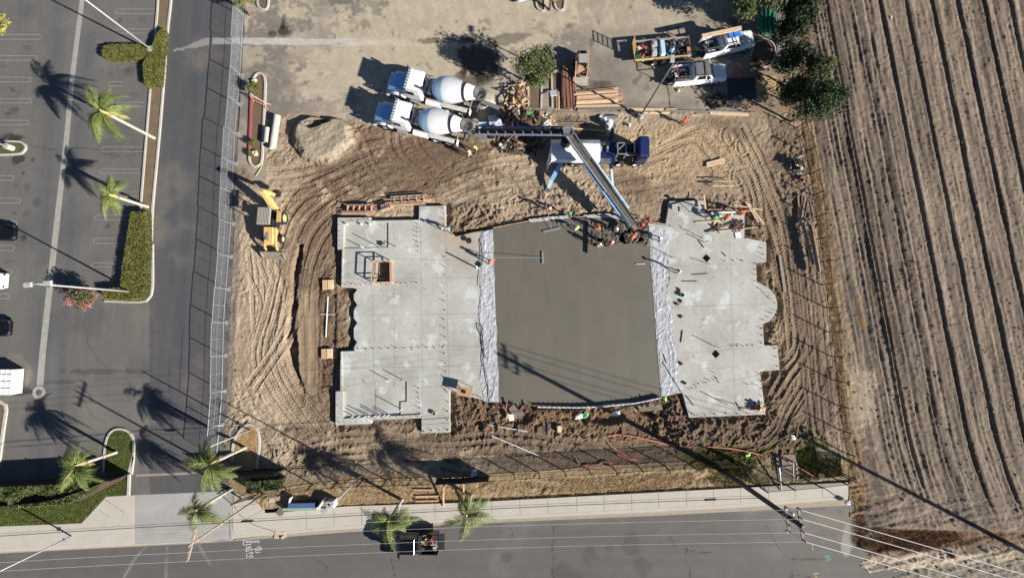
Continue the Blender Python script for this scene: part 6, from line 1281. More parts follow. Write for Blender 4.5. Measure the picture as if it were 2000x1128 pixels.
    def cap(prof, nm_, m_, c, n=14): return MB().lathe(prof, n, c, tuple(hl)).build(nm_, m_, o, smooth=True)
    if hat:
        hc = V[hd1] + hl * .01; hh = cap([(0, .155), (.005, .155), (.02, .125), (.07, .118), (.12, .085), (.145, .03), (.148, .001)], 'hard_hat', hat, hc)
        MB().lathe([(0, .12), (.012, .12), (.012, .02)], 8, hc + fw * .09, tuple(hl)).build('peak', hat, hh)
    else: cap([(0, .108), (.06, .105), (.10, .07), (.12, .001)], 'hair', hair or mDark, V[hd1] - fw * .015)
    if vest:
        def ring(c, rx, ry): return [Vector(c) + fwT * (rx * math.cos(t)) + Vector((0, ry * math.sin(t), 0)) for t in [k * math.pi / 6 for k in range(12)]]
        fwT = Vector((ln.z, 0, -ln.x)); MB().slab([ring(pel + ln * .05, .165, .195), ring(pel + ln * .25, .16, .19), ring(pel + ln * .42, .175, .215), ring(pel + ln * .50, .12, .18)]).build('vest', vest, o, smooth=True)
    return o
down = ((.30, .28, .25), (.34, -.22, .20)); hang = ((.05, .30, .80), (.05, -.30, .80)); pole2 = ((.5, .10, 1.05), (.35, -.15, 1.0))
person('worker in a lime vest standing below the mixer trucks', (931, 298), 200, mDkC, mDkC, mLimeV, mLimeV, .1, hang, z=0)
person('person in a pale shirt and blue jeans beside the lime-vested worker', (920, 308), 150, M('peach_cloth', (.75, .42, .28), .8, .1, 4), mJean, mWhC, None, .15, hang, z=0)
person('worker in orange and green pulling the long float handle on the dirt', (1071, 410), 275, mOr, mDkC, mWhC, None, .25, pole2, z=.05)
person('worker in a green shirt on the north form pulling the short float', (1109, 419), 275, mGrnC, mDkC, mGrnC, None, .3, pole2, z=.1)
person('worker in a lime vest bending over the wet concrete', (1126, 446), 230, mGreyC, mDkC, mWhC, mLimeV, .8, ((.62, .2, .4), (.6, -.2, .42)), z=.2, squat=.2)
person('worker in bright orange standing at the left side of the lumpy concrete', (1162, 446), 300, mOr, mDkC, mOr, mOr, .35, pole2, z=.2)
person('worker in a white shirt in the middle of the lumpy concrete', (1202, 450), 210, mWhC, mDkC, mWhC, None, .4, pole2, z=.2)
person('worker in a pink vest and white hat, left of the pair by the screed edge', (1164, 479), 320, M('pink_vest', (.85, .30, .22), .8, .1, 4), mDkC, mWhC, M('pink_vest', (1, 0, 0)), .25, pole2, z=.2)
person('worker in an orange vest and white hat, right of the pair by the screed edge', (1186, 478), 10, mRedO, mDkC, mWhC, mRedO, .25, pole2, z=.2)
person('worker in orange bending under the conveyor chute', (1229, 468), 50, mOr, mJean, mOr, mOr, .95, ((.65, .2, .35), (.6, -.2, .4)), squat=.2, z=.2)
person('worker in red-orange on the form right of the boom tip, nearer it', (1250, 442), 210, mRedO, mDkC, mRedO, mRedO, .35, pole2, z=.2)
person('worker in red-orange on the form right of the boom tip, farther out', (1263, 431), 220, mRedO, mDkC, mRedO, mRedO, .35, pole2, z=.2)
person('worker in orange on the west plastic sheet holding a long float handle', (957, 513), 5, mOr, M('orange_trousers', (.55, .16, .05), .8, .1, 4), mOr, mOr, .2, ((.5, .12, 1.0), (.4, -.1, 1.05)))
person('worker with blue jeans bending over the slab edge above the black hose reel', (878, 450), 185, mGreyC, M('light_denim', (.22, .34, .55), .8, .2, 5), mWhC, None, 1.05, down, squat=.15)
person('worker in a green shirt and white hat standing east of the plastic sheet', (1318, 529), 250, mGrnC, mJean, mWhC, None, .3, hang)
person('worker in orange kneeling at the right end of the form boards', (1446, 416), 190, mRedO, mDkC, mOr, mRedO, .9, down, squat=.75, kneel=True)
person('worker in a bright green shirt bending over the form boards', (1386, 428), 10, M('bright_green_cloth', (.08, .55, .12), .8, .05, 4), mDkC, mWhC, M('bright_green_cloth', (0, 1, 0)), 1.15, down, squat=.3)
person('worker in orange bending toward the one in bright green', (1410, 430), 40, mOr, mGreyC, mWhC, mOr, .95, down, squat=.3)
person('person in a red top standing on the dirt below the plank row', (1331, 244), 100, mRedO, mDkC, mRedO, None, .2, hang, z=0, squat=.5)
person('person in dark clothes on the far side of the black pickup', (800, 1032), 260, mDkC, mDkC, None, None, .15, hang, z=-.11)
person('worker in dark clothes crouching on the east plastic sheet', (1288, 467), 200, mWhC, mDkC, None, None, .9, down, squat=.6)
def tool(name, lab, cat, mb, mat, group=None): return tag(mb.build(name, mat), lab, cat, group)
def bullfloat(lab, head, bodyp, hl, w_=1.5, hz=1.1):
    o = thing('bull_float', lab, 'bull float', P(*head, ZT)); a = P(*head, ZT); b_ = P(*bodyp, hz); d = (b_ - a); n = Vector((-d.y, d.x, 0)).normalized()
    MB().beam(-n * w_ / 2 + Vector((0, 0, .05)), n * w_ / 2 + Vector((0, 0, .05)), .20, .06).build('blade', mGal, o); MB().tube([Vector((0, 0, .1)), d * hl], .022, 6).build('handle', mGal, o); return o
bullfloat('bull float on the wet concrete with its handle reaching the worker at left', (1060, 503), (962, 503), 1.0, 1.3)
bullfloat('wide bull float worked from the dirt with a very long handle', (1077, 449), (1068, 402), 1.9, 1.9)
bullfloat('shorter bull float worked by the green-shirted worker', (1100, 436), (1103, 405), 2.1, 1.2)

# ------------------------------------------------------------ timber, heaps and small things
def stack(name, label, cat, base, planks, pname, mats, z0=0):
    o = thing(name, label, cat, P(*base)); q = random.Random(len(label))
    for a, b_, w_, h_, z in planks:
        A_, B_ = P(*a, z) - o.location, P(*b_, z) - o.location; MB().beam(A_, B_, w_, h_).build(pname, mats[q.randrange(len(mats))], o)
    return o
q = random.Random(11); pk = []
for i in range(13):
    y = 213 - i * 3.0; x0 = 1128 + q.uniform(-4, 4) - (3 if i > 8 else 0); x1 = 1217 - i * .5 + q.uniform(-8, 5); pk.append(((x0, y + q.uniform(-1, 1) + 1.5), (x1, y - (1.0 + i * .35) + q.uniform(-1, 1)), .16 + q.uniform(0, .08), .12, .12 + (i % 3) * .10))
pk += [((1138, 214), (1140, 174), .1, .1, .05), ((1200, 214), (1202, 172), .1, .1, .05)]
stack('lumber_stack', 'loose stack of pale lumber lying left-right under the lamp shadow', 'lumber stack', (1175, 195), pk, 'plank', [mWood, mWood, mPlyO])
tag(MB().beam(P(1128, 212, .2), P(1224, 209, .2), .5, .2).build('plank_bundle', mWoodG), 'pale grey board bundle along the lower side of the lumber stack', 'boards')
pk = [((1103, 213), (1101, 130), .26, .26, .3), ((1111, 214), (1105, 122), .30, .28, .32), ((1117, 212), (1112, 135), .16, .2, .25), ((1099, 190), (1099, 140), .14, .2, .3), ((1122, 212), (1118, 140), .12, .15, .2), ((1127, 210), (1120, 150), .12, .12, .2)]
stack('steel_beam_stack', 'rust brown steel beams lying up-down beside the skid steer', 'steel beams', (1108, 170), pk, 'beam', [mRust, mRust, mRust])
stack('pipe_bundle', 'grey steel lengths right of the rusty beams', 'pipes', (1122, 180), [((1124, 214), (1121, 150), .10, .1, .15), ((1127, 212), (1122, 165), .12, .1, .15), ((1120, 208), (1116, 170), .10, .1, .15)], 'pipe', [mGal, mSteel])
stack('plank_bundle', 'short pale planks beside the small white board', 'planks', (1089, 195), [((1087 + i * 1.8, 212), (1086 + i * 2, 174 + i * 2), .08, .1, .1 + .03 * i) for i in range(4)], 'plank', [mWood, mWoodD])
tag(MB().box((0, 0, .55), (.75, .05, .85), rx=1.2).build('white_board', mBag, loc=P(1080, 187, 0)), 'small cream board leaning on the right planter', 'board').rotation_euler = (0, 0, .1)
# row of boards that closes the yard
for i, (a, b_, w_) in enumerate((((1128, 221), (1222, 220), .2), ((1224, 213), (1296, 214), .26), ((1232, 221), (1308, 220.5), .2), ((1296, 216), (1385, 218), .12), ((1300, 213.5), (1322, 213), .1), ((1386, 221), (1462, 224), .34), ((1350, 225), (1369, 225), .1), ((1384, 216), (1480, 221), .16), ((1090, 219), (1130, 221), .2))):
    nm_ = ['long board left of the lamp base', 'wide board starting right of the lamp base', 'lower board under the wide one right of the lamp', 'thin long board in the middle of the row', 'short stub in the middle of the row', 'widest board at the right end of the row', 'small offcut below the row', 'grey board above the widest one', 'leftmost board of the row under the beams'][i]
    board('row_board', nm_ + ', edge of the dusty yard', a, b_, w_, .12, .1, [mWoodG, mWood, mWood, mWoodG, mWood, mWood, mWood, mWoodG, mWoodG][i], 'board', 'boards along the yard edge')
# scrap heaps
def heap(name, label, cat, c, rx, ry, h, n, seed, mats, size=(.5, 1.9), mound=True, steep=.5, skew=0):
    o = thing(name, label, cat, P(*c)); q = random.Random(seed)
    for i in range(n):
        a_ = q.uniform(0, 6.28); r_ = q.random() ** .6; x = rx * r_ * math.cos(a_); y = ry * r_ * math.sin(a_); z = h * (1 - r_ * r_) * q.uniform(.55, 1.1) + .05; L = q.uniform(*size); az = skew + q.uniform(-1.6, 1.6) if skew else q.uniform(0, 3.14); tl = q.uniform(-steep, steep)
        d = Vector((math.cos(az) * math.cos(tl), math.sin(az) * math.cos(tl), math.sin(tl))) * L / 2; p = Vector((x, y, z + abs(d.z))); w_ = q.choice((.09, .10, .14, .22)); MB().beam(p - d, p + d, w_, q.choice((.03, .04, .09)), (q.uniform(-.4, .4), q.uniform(-.4, .4), 1)).build('scrap_board', mats[q.randrange(len(mats))], o)
    if mound:
        b = MB(); N = 14; b.lathe([(0, max(rx, ry)), (h * .35, max(rx, ry) * .75), (h * .7, max(rx, ry) * .42), (h * .85, .01)], N); m_ = b.build('core', M('debris_core', A(84, 70, 58), .95, .4, 3, .8, 6), o); m_.scale = (rx / max(rx, ry), ry / max(rx, ry), 1)
    return o
mP2 = M('peach_plywood', A(218, 178, 142), .8, .12, 3, rnd=.12)
heap('scrap_heap', 'big dark heap of broken boards under the feed conveyor', 'debris heap', (1020, 252), 2.9, 2.3, 1.1, 120, 1, [mWoodD, mWoodD, mWoodG, M('dark_board', A(96, 80, 66), .9, .2, 3, rnd=.3), mWoodD])
heap('plywood_heap', 'pale heap of torn plywood on the upper right of the dark heap', 'debris heap', (1062, 243), 1.25, 1.0, 1.0, 46, 2, [mP2, mP2, mWood, mBag], (.3, .9), False)
heap('scrap_heap', 'lower part of the dark heap, below the feed conveyor', 'debris heap', (1015, 283), 2.6, 1.3, .6, 90, 3, [mWoodD, mWoodG, MC['dark_board'], MC['dark_board']], (.3, 1.2))
heap('lumber_pile', 'upright bundle of thin scrap lumber left of the round tree', 'scrap lumber', (1012, 192), .75, 1.7, .7, 46, 4, [mWoodD, mP2, mWood, mWoodD], (.8, 2.4), False, .25, 1.57)
heap('lumber_pile', 'broken crates at the left end of the scrap, beside the mortar pile', 'scrap lumber', (994, 213), .9, .7, .6, 18, 5, [mWoodD, mWoodG, mP2], (.4, 1.3), False)
heap('scrap_heap', 'dark heap of twisted scrap against the field fence', 'debris heap', (1554, 325), .9, 1.0, .8, 34, 6, [MC['dark_board'], mWoodG, mBag, mWoodD, MC['dark_board']], (.3, 1.1))
heap('scrap_heap', 'splintered pale boards just below the dark fence-side scrap', 'debris heap', (1568, 352), .7, .5, .3, 16, 7, [mWoodD, mP2, mRust], (.3, 1.0), False)
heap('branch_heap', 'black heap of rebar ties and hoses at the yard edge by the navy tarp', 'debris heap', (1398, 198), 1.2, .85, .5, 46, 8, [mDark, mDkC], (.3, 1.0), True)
for i, (c, L_) in enumerate((((967, 240), 'grey blue plastic film draped on the left of the dark heap'), ((1012, 222), 'white rag at the top left of the dark heap'), ((1087, 250), 'crumpled blue-white film at the right end of the heap'), ((978, 285), 'white scrap bag at the lower left of the heap'))):
    m_ = boulder('plastic_film', L_, c, (.75, .35, .32, .28)[i], [mPlasB, mBag, mPlasB, mBag][i], 20 + i, 'plastic film', .35, (.8, 1.3, .5))
boulder('green_scrap', 'bright green plastic scrap on top of the dark heap', (1033, 222), .26, mGreen, 31, 'scrap', .8); boulder('green_scrap', 'bright green plastic scrap below the feed conveyor', (1062, 272), .26, mGreen, 32, 'scrap', .3)
# fence-side long timbers
for i, (a, b_, w_, z, m_) in enumerate((((1566, 430), (1588, 516), .22, .5, mWoodG), ((1580, 430), (1600, 536), .30, .7, mWoodG), ((1586, 440), (1602, 530), .14, .9, mP2), ((1566, 380), (1566, 430), .14, .3, mWoodD), ((1572, 385), (1563, 440), .16, .35, mWoodG), ((1558, 382), (1563, 436), .12, .2, mP2), ((1580, 385), (1588, 428), .14, .3, mWoodG), ((1578, 388), (1570, 430), .12, .4, mWoodG))):
    board('timber', ['long grey timber, left one of the pair by the fence', 'long grey timber, right one of the pair by the fence', 'pale edge timber lying on the right long one', 'short timber above the long pair, straight', 'short grey timber above the long pair, slanting left', 'short pale timber, leftmost above the long pair', 'short grey timber, rightmost above the long pair', 'short timber crossing the others above the long pair'][i], a, b_, w_, .2, z, m_, 'timber', 'timbers stacked by the field fence')
board('plank', 'single grey plank lying up-down on the track right of the slab', (1523, 499), (1533, 570), .28, .05, .06, mWoodG); board('plank', 'small flat offcut by the fence shadow, upper one', (1556, 454), (1566, 457), .14, .05, .12, mWoodG); board('plank', 'small flat offcut by the fence shadow, lower one', (1560, 514), (1574, 515), .14, .05, .12, mWoodG)
for i in range(3): board('board', ['top board of the small stack on the open dirt', 'middle board of the small stack on the open dirt', 'bottom board of the small stack on the open dirt'][i], (1380, 319 + i * 3.2), (1415, 310 + i * 3.2), .2, .06, .16, mWood, 'board', 'small board stack right of the conveyor truck')
tag(MB().box((0, 0, .7), (2.4, .05, .15)).box((0, .5, .72), (2.3, .05, .1)).box((-1, .2, .35), (.06, .06, .7)).box((1, .2, .35), (.06, .06, .7)).box((-1, .6, .35), (.06, .06, .7)).box((1, .6, .35), (.06, .06, .7)).build('sawhorse', mWood, loc=P(1407, 367, 0)), 'pale wooden trestle casting a dark frame shadow above the east slab', 'trestle')
o = thing('barricade', 'wooden frame barricade standing across the red-kerbed planter', 'barricade', P(512, 202), -.5)
for s_ in (-1, 1):
    MB().beam((s_ * .9, .35, 0), (s_ * .9, 0, 1.0), .07, .07).build('leg', mPlyO, o); MB().beam((s_ * .9, -.35, 0), (s_ * .9, 0, 1.0), .07, .07).build('leg', mPlyO, o)
for z_, y_ in ((1.0, 0), (.5, .18), (.5, -.18)): MB().beam((-.95, y_, z_), (.95, y_, z_), .08, .08).build('rail', mWood, o)
MB().beam((-.3, .25, .3), (-.3, 0, 1.0), .05, .05).build('brace', mPlyO, o)
o = tag(MB().lathe([(0, .36), (3.8, .36), (3.8, .30), (.0, .30)], 20, (0, -1.9, .38), (.10, 1, 0)).build('concrete_tube', mCurb, loc=P(537, 261, 0), smooth=False), 'long concrete tube lying beside the planter', 'pipe')
o = tag(MB().lathe([(0, .32), (1.7, .32), (1.7, .26), (0, .26)], 20, (0, -.8, .34), (.05, 1, 0)).build('concrete_tube', mCurb, loc=P(524, 268, 0)), 'short concrete tube left of the long one', 'pipe')
# north-west planter forms of stacked lumber
def form_pile(label, c, an_, L, W_, seed, h=.35):
    o = thing('form_lumber', label, 'lumber stack', P(*c), an_); q = random.Random(seed); n = int(W_ / .14)
    for i in range(n):
        y = -W_ / 2 + i * .14; x = q.uniform(-.35, .35); l_ = L * q.uniform(.7, 1.0)
        if abs(y) < W_ * .22 and q.random() < .75: continue
        MB().box((x, y, .12 + q.uniform(0, h)), (l_, .10, .05)).build('plank', [mWood, mPlyO, mP2][q.randrange(3)], o)
    for i in range(5): MB().box((-L * .3 + i * L * .15, 0, .3), (.06, W_ * .5, .3)).build('cross_piece', mPlyO, o)
    MB().box((0, W_ * .32, .5), (L * .7, .08, .1)).build('rail', mGal, o); MB().box((-.3, -W_ * .28, .5), (L * .6, .08, .1)).build('rail', mGal, o); return o
form_pile('left stack of pink form lumber above the slab corner', (704, 409), 0, 4.3, 1.2, 3); form_pile('right stepped stack of pink form lumber above the slab', (800, 391), .06, 5.4, 1.2, 4)
form_pile('small form lumber in line between the two pink stacks', (756, 405), .3, 1.6, .8, 5, .2)
# guard rail round the stair opening
o = thing('guard_rail', 'pale wooden guard rail round the stair opening', 'guard rail', P(750, 532, ZT)); cs_ = [P(*p, ZT) - o.location for p in ((734, 512), (767, 511), (768, 552), (732, 553))]
for c in cs_: MB().beam(c, c + Vector((0, 0, 1.15)), .09, .09).build('post', mP2, o)
for a, b_ in zip(cs_, cs_[1:] + cs_[:1]):
    for z_ in (.12, .6, 1.1): MB().beam(a + Vector((0, 0, z_)), b_ + Vector((0, 0, z_)), .05, .10).build('rail', mP2, o)
# platform table on the lower slab
o = thing('work_table', 'small orange plywood platform with thin legs near the south slab edge', 'table', P(909, 762, ZT), math.radians(-12))
MB().box((0, 0, .85), (1.5, .95, .05)).build('top', mPlyO, o)
for x in (-.7, .7):
    for y in (-.42, .42): MB().beam((x * 1.05, y, 0), (x, y, .83), .05, .05).build('leg', mWood, o)
tag(MB().beam(P(893, 752, 1.25), P(905, 764, 1.25), .06, .06).box(P(907, 765, 1.26), (.3, .3, .1)).build('saw', mDark), 'dark saw lying on the orange platform', 'saw')
# slab small things
tag(MB().lathe([(0, .30), (.04, .30), (.04, .14), (.3, .14), (.3, .30), (.34, .30), (.34, .05)], 18, (0, 0, 0)).build('hose_reel', mDark, loc=P(916, 470, ZT)), 'black round hose reel on the dusty slab corner', 'reel')
tag(MB().lathe([(0, .28), (.05, .30), (.05, .12), (.1, .12)], 14, (0, 0, .02)).build('tub', mDark, loc=P(935, 516, ZT)).modifiers.id_data, 'black square tub of tools by the plastic sheet', 'tub')
tag(MB().box((0, 0, .9), (.12, .12, 1.8)).build('white_post', mPVC, loc=P(933, 524, ZT)), 'thin white post beside the black tub with a long shadow', 'post')
tag(MB().lathe([(0, .22), (.25, .22), (.25, .16), (.03, .16)], 16).build('bucket', M('tan_bucket', A(196, 172, 140), .7, .15, 5), loc=P(848, 806, ZT)), 'tan bucket near the foot of the lower slab wing', 'bucket')
tag(boulder('tool_bag', 'brown tool bag on the upper left slab', (748, 477), .26, mWoodD, 40, 'bag', ZT), None)
for i, (x, y, h_, lb) in enumerate(((742, 483, 1.5, 'left of the brown tool bag'), (710, 484, .9, 'farthest left in the upper room'), (774, 482, .6, 'right of the step line'), (760, 742, 1.1, 'left of the pair in the lower room'), (786, 741, 1.1, 'right of the pair in the lower room'), (784, 799, 1.4, 'on the step line of the lower room'), (1376, 473, 1.0, 'near the top of the east slab'), (1398, 677, 1.3, 'beside the lower black square'), (1410, 785, 1.2, 'low on the east slab'), (1314, 503, 1.2, 'beside the east plastic'))):
    tag(MB().cyl((0, 0, h_ / 2), .045, h_, 8).build('standpipe', mPVC if i % 2 else mSteel, loc=P(x, y, ZT)), 'thin upright pipe ' + lb, 'pipe', 'upright pipe stubs in the slabs')
for i, x in enumerate((690, 703, 716, 722, 735, 742, 752, 760)):
    tag(MB().cyl((0, 0, .3 + .1 * (i % 3)), .05, .6 + .2 * (i % 3), 8).build('standpipe', mPVC, loc=P(x, 812 - i * .4, ZT)), ['first', 'second', 'third', 'fourth', 'fifth', 'sixth', 'seventh', 'last'][i] + ' from the left in the row of pipe stubs inside the lower edge', 'pipe', 'upright pipe stubs in the slabs')
for i, x in enumerate((679, 707, 724)): tag(MB().cyl((0, 0, .2), .09, .4, 8).build('standpipe', mPVC, loc=P(x, 439, ZT)), ['left', 'middle', 'right'][i] + ' stub of the three inside the top edge', 'pipe', 'upright pipe stubs in the slabs')
for (x, y), lb in (((1380, 504), 'upper black square floor box set diagonally in the east slab'), ((1398, 691), 'lower black square floor box set diagonally in the east slab')):
    tag(MB().box((0, 0, .008), (.62, .62, .02), .78).build('floor_box', M('pit_black', (.006, .007, .006), 1.0, .2, 3, spec=.05), loc=P(x, y, ZT)), lb, 'floor box')
tag(MB().box((0, 0, .05), (.62, .66, .04), .15).build('white_sheet', mBag, loc=P(1441, 459, ZT)), 'small white square sheet on the east slab', 'sheet')
o = thing('survey_tripod', 'dark tripod lying against the north-east slab corner', 'tripod', P(1352, 405, ZT), .1)
for a_ in (0, 2.1, 4.2): MB().beam((0, 0, .9), (.6 * math.cos(a_), .6 * math.sin(a_), 0), .05, .05).build('leg', mDark, o)
MB().box((0, 0, 1.0), (.2, .25, .25)).build('head', mDark, o); MB().beam((-1.6, 0, .5), (.2, .15, .6), .1, .1).build('beam', mGal, o); MB().box((-1.65, -.1, .4), (.15, .5, .15)).build('crossbar', mDark, o)
# form boards and loose planks at the north-east
for i, (a, b_, w_, z, m_) in enumerate((((1389, 416.5), (1438, 414), .22, .75, mBag), ((1375, 383), (1378, 408), .18, .7, mWood), ((1392, 421), (1454, 420), .14, .4, mWood), ((1380, 424), (1455, 418), .10, .38, mP2), ((1358, 434), (1416, 429), .10, .38, mWood), ((1395, 432), (1410, 438), .7, .36, mWood), ((1381, 453), (1445, 430), .16, .42, MC['dark_board']), ((1395, 452), (1480, 444), .08, .40, mWood), ((1433, 400), (1489, 410), .12, .2, mWood), ((1456, 394), (1482, 434), .16, .25, mWood), ((1462, 398), (1492, 438), .16, .2, mWood), ((1446, 412), (1466, 412), .1, .3, mWood), ((1455, 464), (1488, 464), .14, .3, MC['dark_board']))):
    board('loose_board', ['white-topped beam under the kneeling workers', 'upright board at the end of the dark platform shade', 'long pale board just below the workers', 'thin board crossing below the workers', 'thin board lying left of the plywood patch', 'square plywood patch below the workers', 'dark heavy plank lying diagonally on the slab', 'thin pale stick pointing right off the slab', 'thin board crossing the two parallel planks', 'left of the two parallel slanting planks', 'right of the two parallel slanting planks', 'short board end beside the orange kneeling worker', 'dark plank along the notch of the east slab'][i], a, b_, w_, .08, z, m_, 'board', 'loose boards at the north-east slab corner')
heap('stake_heap', 'spread bundle of dark steel stakes on the north-east slab', 'stakes', (1440, 442, ZT), .6, .35, .2, 16, 41, [mDark, mRust], (.5, 1.0), False, .2, 2.6)
heap('stake_heap', 'small scatter of dark stakes below the plywood patch', 'stakes', (1400, 444, ZT), .6, .3, .15, 12, 42, [mDark, mWoodD], (.3, .8), False, .2, 2.4)
heap('stake_heap', 'tipi of broken sticks at the lower right slab corner', 'sticks', (1478, 795, ZT), .5, .3, .3, 12, 43, [mWoodD, mWood], (.5, 1.3), False, .7)
for i, (a, b_) in enumerate((((1448, 797), (1494, 802)), ((1452, 800), (1496, 797)))): board('loose_board', ['upper', 'lower'][i] + ' pale board on the bottom right slab corner', a, b_, .1, .08, .4, mWood, 'board')
tag(MB().lathe([(0, .20), (.3, .22), (.3, .18), (.05, .18)], 14).build('bucket', M('teal_bucket', (.02, .30, .16), .5, .1, 3), loc=P(1331, 576, ZT)), 'teal green bucket at the left side of the east slab', 'bucket'); boulder('tool_bag', 'brown bag above the teal bucket', (1327, 566), .2, mWoodD, 44, 'bag', ZT)
for i, (x, y) in enumerate(((1330, 588), (1324, 594), (1331, 618), (1331, 710), (1338, 748))): boulder('tool_bag', 'crumpled tan bag beside the east slab plastic, ' + ['first below the bucket', 'second below the bucket', 'netted one in the middle', 'low one beside a tan stain', 'lowest one beside a stick'][i], (x, y), .2, [mWoodG, mWoodD][i % 2], 50 + i, 'bag', ZT)
for i, (a, b_) in enumerate((((1333, 645), (1330, 668)), ((1349, 503), (1388, 516)), ((1352, 536), (1383, 534)), ((1332, 549), (1362, 549)), ((1340, 772), (1355, 791)), ((1400, 778), (1436, 789)), ((1438, 785), (1446, 801)), ((1410, 492), (1418, 500)), ((1294, 706), (1330, 765)), ((1295, 690), (1302, 708)), ((1364, 469), (1375, 483)))):
    board('steel_rod', ['short dark rod below the bags', 'long dark rod left of the upper black square', 'forked rod in the middle of the east slab', 'thin straight rod above the teal bucket', 'dark rod in the lower left slab corner', 'dark rod low in the middle of the slab', 'dark upright stick near the board corner', 'small dark wedge above the upper black square', 'long thin rod crossing the plastic', 'short rod lying on the plastic', 'dark rod beside a thin pipe'][i], a, b_, .06, .05, ZT + .04, mDark, 'rod', 'dark rods lying on the east slab')
tag(MB().tube([P(1243, 470 + 45, ZT + .05), P(1260, 515, ZT + .05)], .04, 6).build('white_pipe', mPVC), 'short white pipe lying at the right edge of the wet concrete', 'pipe')
board('screed_board', 'dark upright screed rail standing in the wet concrete', (1148, 432), (1147, 494), .10, .20, ZT + .1, mDark, 'screed')
# hoses and cords
def cord(label, pts, r_, m_, z=.08, name='hose', cat='hose'): q_ = cr([P(a, b) for a, b in pts], .3); return tag(MB().tube([(x, y, z + .02 * math.sin(i)) for i, (x, y) in enumerate(q_)], r_, 5).build(name, m_), label, cat)
cord('black hose looping along the west plastic sheet', [(958, 785), (952, 740), (944, 700), (944, 665), (935, 640), (937, 632), (944, 640), (943, 670), (950, 700)], .03, mHose, ZT + .12); cord('black hose running straight down the west plastic strip', [(937, 560), (938, 530), (941, 500), (940, 470)], .025, mHose, ZT + .12)
cord('salmon red safety mesh strip trailing across the south dirt', [(1186, 850), (1215, 848), (1250, 854), (1285, 862), (1320, 870), (1370, 871), (1420, 874), (1455, 880), (1490, 888)], .06, mPinkS, .10, 'safety_mesh', 'safety mesh')
cord('loose tangle of salmon mesh beside the picket fence', [(1125, 895), (1135, 908), (1150, 905), (1140, 912), (1170, 905), (1185, 910), (1195, 905), (1180, 900), (1165, 908)], .06, mPinkS, .12, 'safety_mesh', 'safety mesh'); cord('salmon mesh strip slanting up from the tangle', [(1186, 862), (1200, 875), (1225, 890), (1245, 898), (1225, 895), (1205, 885)], .05, mPinkS, .12, 'safety_mesh', 'safety mesh')
cord('red plastic strip lying over the fenced green corner', [(1520, 888), (1545, 905), (1570, 918), (1585, 928)], .05, mPinkS, .3, 'safety_mesh', 'safety mesh'); cord('thin blue-black cord running down from the lower white pickup', [(1302, 163), (1306, 180), (1308, 200), (1311, 212)], .02, mHose, .03, 'cord', 'cord')
cord('black curled hose on the dirt right of the pipes', [(1022, 862), (1030, 852), (1038, 858), (1032, 866)], .03, mHose); cord('yellow rope lying along the planter foot', [(500, 345), (510, 330), (514, 312), (512, 300)], .03, M('yellow_rope', A(226, 214, 130), .8, .1, 3), .1, 'rope', 'rope'); cord('yellow rope arcing across the lower right dirt', [(1490, 885), (1505, 868), (1525, 855), (1550, 842)], .03, M('straw_rope', A(200, 180, 110), .8, .1, 3), .2, 'rope', 'rope')
for (a, b_, lb) in (((943, 827), (1030, 842), 'white pipe lying on the dirt, upper of the two'), ((960, 850), (1052, 889), 'white pipe lying on the dirt, lower slanting one')): tag(MB().tube([P(*a, .12), P(*b_, .12)], .055, 8).build('white_pipe', mPVC), lb, 'pipe')
# painted cross on the graded strip
tag(MB().box((0, 0, .06), (.07, 4.4, .12)).box((.05, .25, .062), (1.5, .06, .122)).build('chalk_cross', mPVC, loc=P(639, 618, -.08)), 'pale blue-white cross on the dark strip left of the slab', 'cross').rotation_euler = (0, 0, -.02)
for (x, y, lb) in ((642, 556, 'small flat wooden box lid at the top of the dark strip'), (640, 690, 'small flat wooden box lid at the bottom of the dark strip')):
    o = thing('wooden_box_lid', lb, 'box lid', P(x, y, 0), .05); MB().box((-.3, 0, .15), (.55, 1.05, .2)).build('board', mP2, o); MB().box((.3, 0, .18), (.5, 1.0, .2)).build('board', mWood, o)  # flat lids of two boards, no box below
# south side: green bins, white rag, footings
for (x, y, r_, m_, lb) in ((1131, 812, .42, mBag, 'white torn bag beside the green scrap south of the pour'), (1143, 810, .34, mGreen, 'bright green scrap south of the pour'), (1203, 806, .4, mBag, 'white rag hanging on the south form'), (1299, 777, .26, mLime, 'lime green lump at the corner of the east plastic'), (1460, 887, .26, mLime, 'small lime marker beside the salmon mesh'), (927, 922, .42, mBag, 'grey-white bag beside the picket fence'), (1548, 853, .3, mBag, 'white rag at the end of the yellow rope'), (1358, 232, .1, mBag, 'x')):
    if lb != 'x': boulder('rag' if m_ is mBag else 'green_scrap', lb, (x, y), r_, m_, int(x), 'scrap', .05, (1.2, .7, .4))
mFoot = M('old_footing_concrete', A(140, 126, 108), .9, .15, 2, .3, 12)
for pts, lb in (([(994, 797), (1010, 782), (1026, 800), (1023, 812), (1000, 812)], 'broken concrete footing block near the left end of the south form'), ([(1245, 792), (1290, 780), (1294, 800), (1250, 803)], 'weathered footing block below the right end of the pour')): tag(MB().prism(XY(pts, .2), -.6, .26).build('footing', mFoot), lb, 'footing')
tag(MB().box((0, 0, .75), (.5, .8, .04), .1, .5).build('white_board', mBag, loc=P(999, 812, -.3)), 'white board leaning on the broken footing', 'board')
tag(MB().box((0, 0, .5), (.05, 1.3, .05)).box((.2, 0, .5), (.05, 1.1, .05)).box((0, -.7, .48), (.6, .05, .05)).build('tool_stand', mGal, loc=P(1070, 836, -.3)), 'small metal stand on the south dirt', 'stand'); tag(MB().box((0, 0, .3), (.45, .65, .5), .05, 0, .2).build('wooden_crate', mWood, loc=P(1091, 835, -.1)), 'small cream crate right of the metal stand', 'crate')
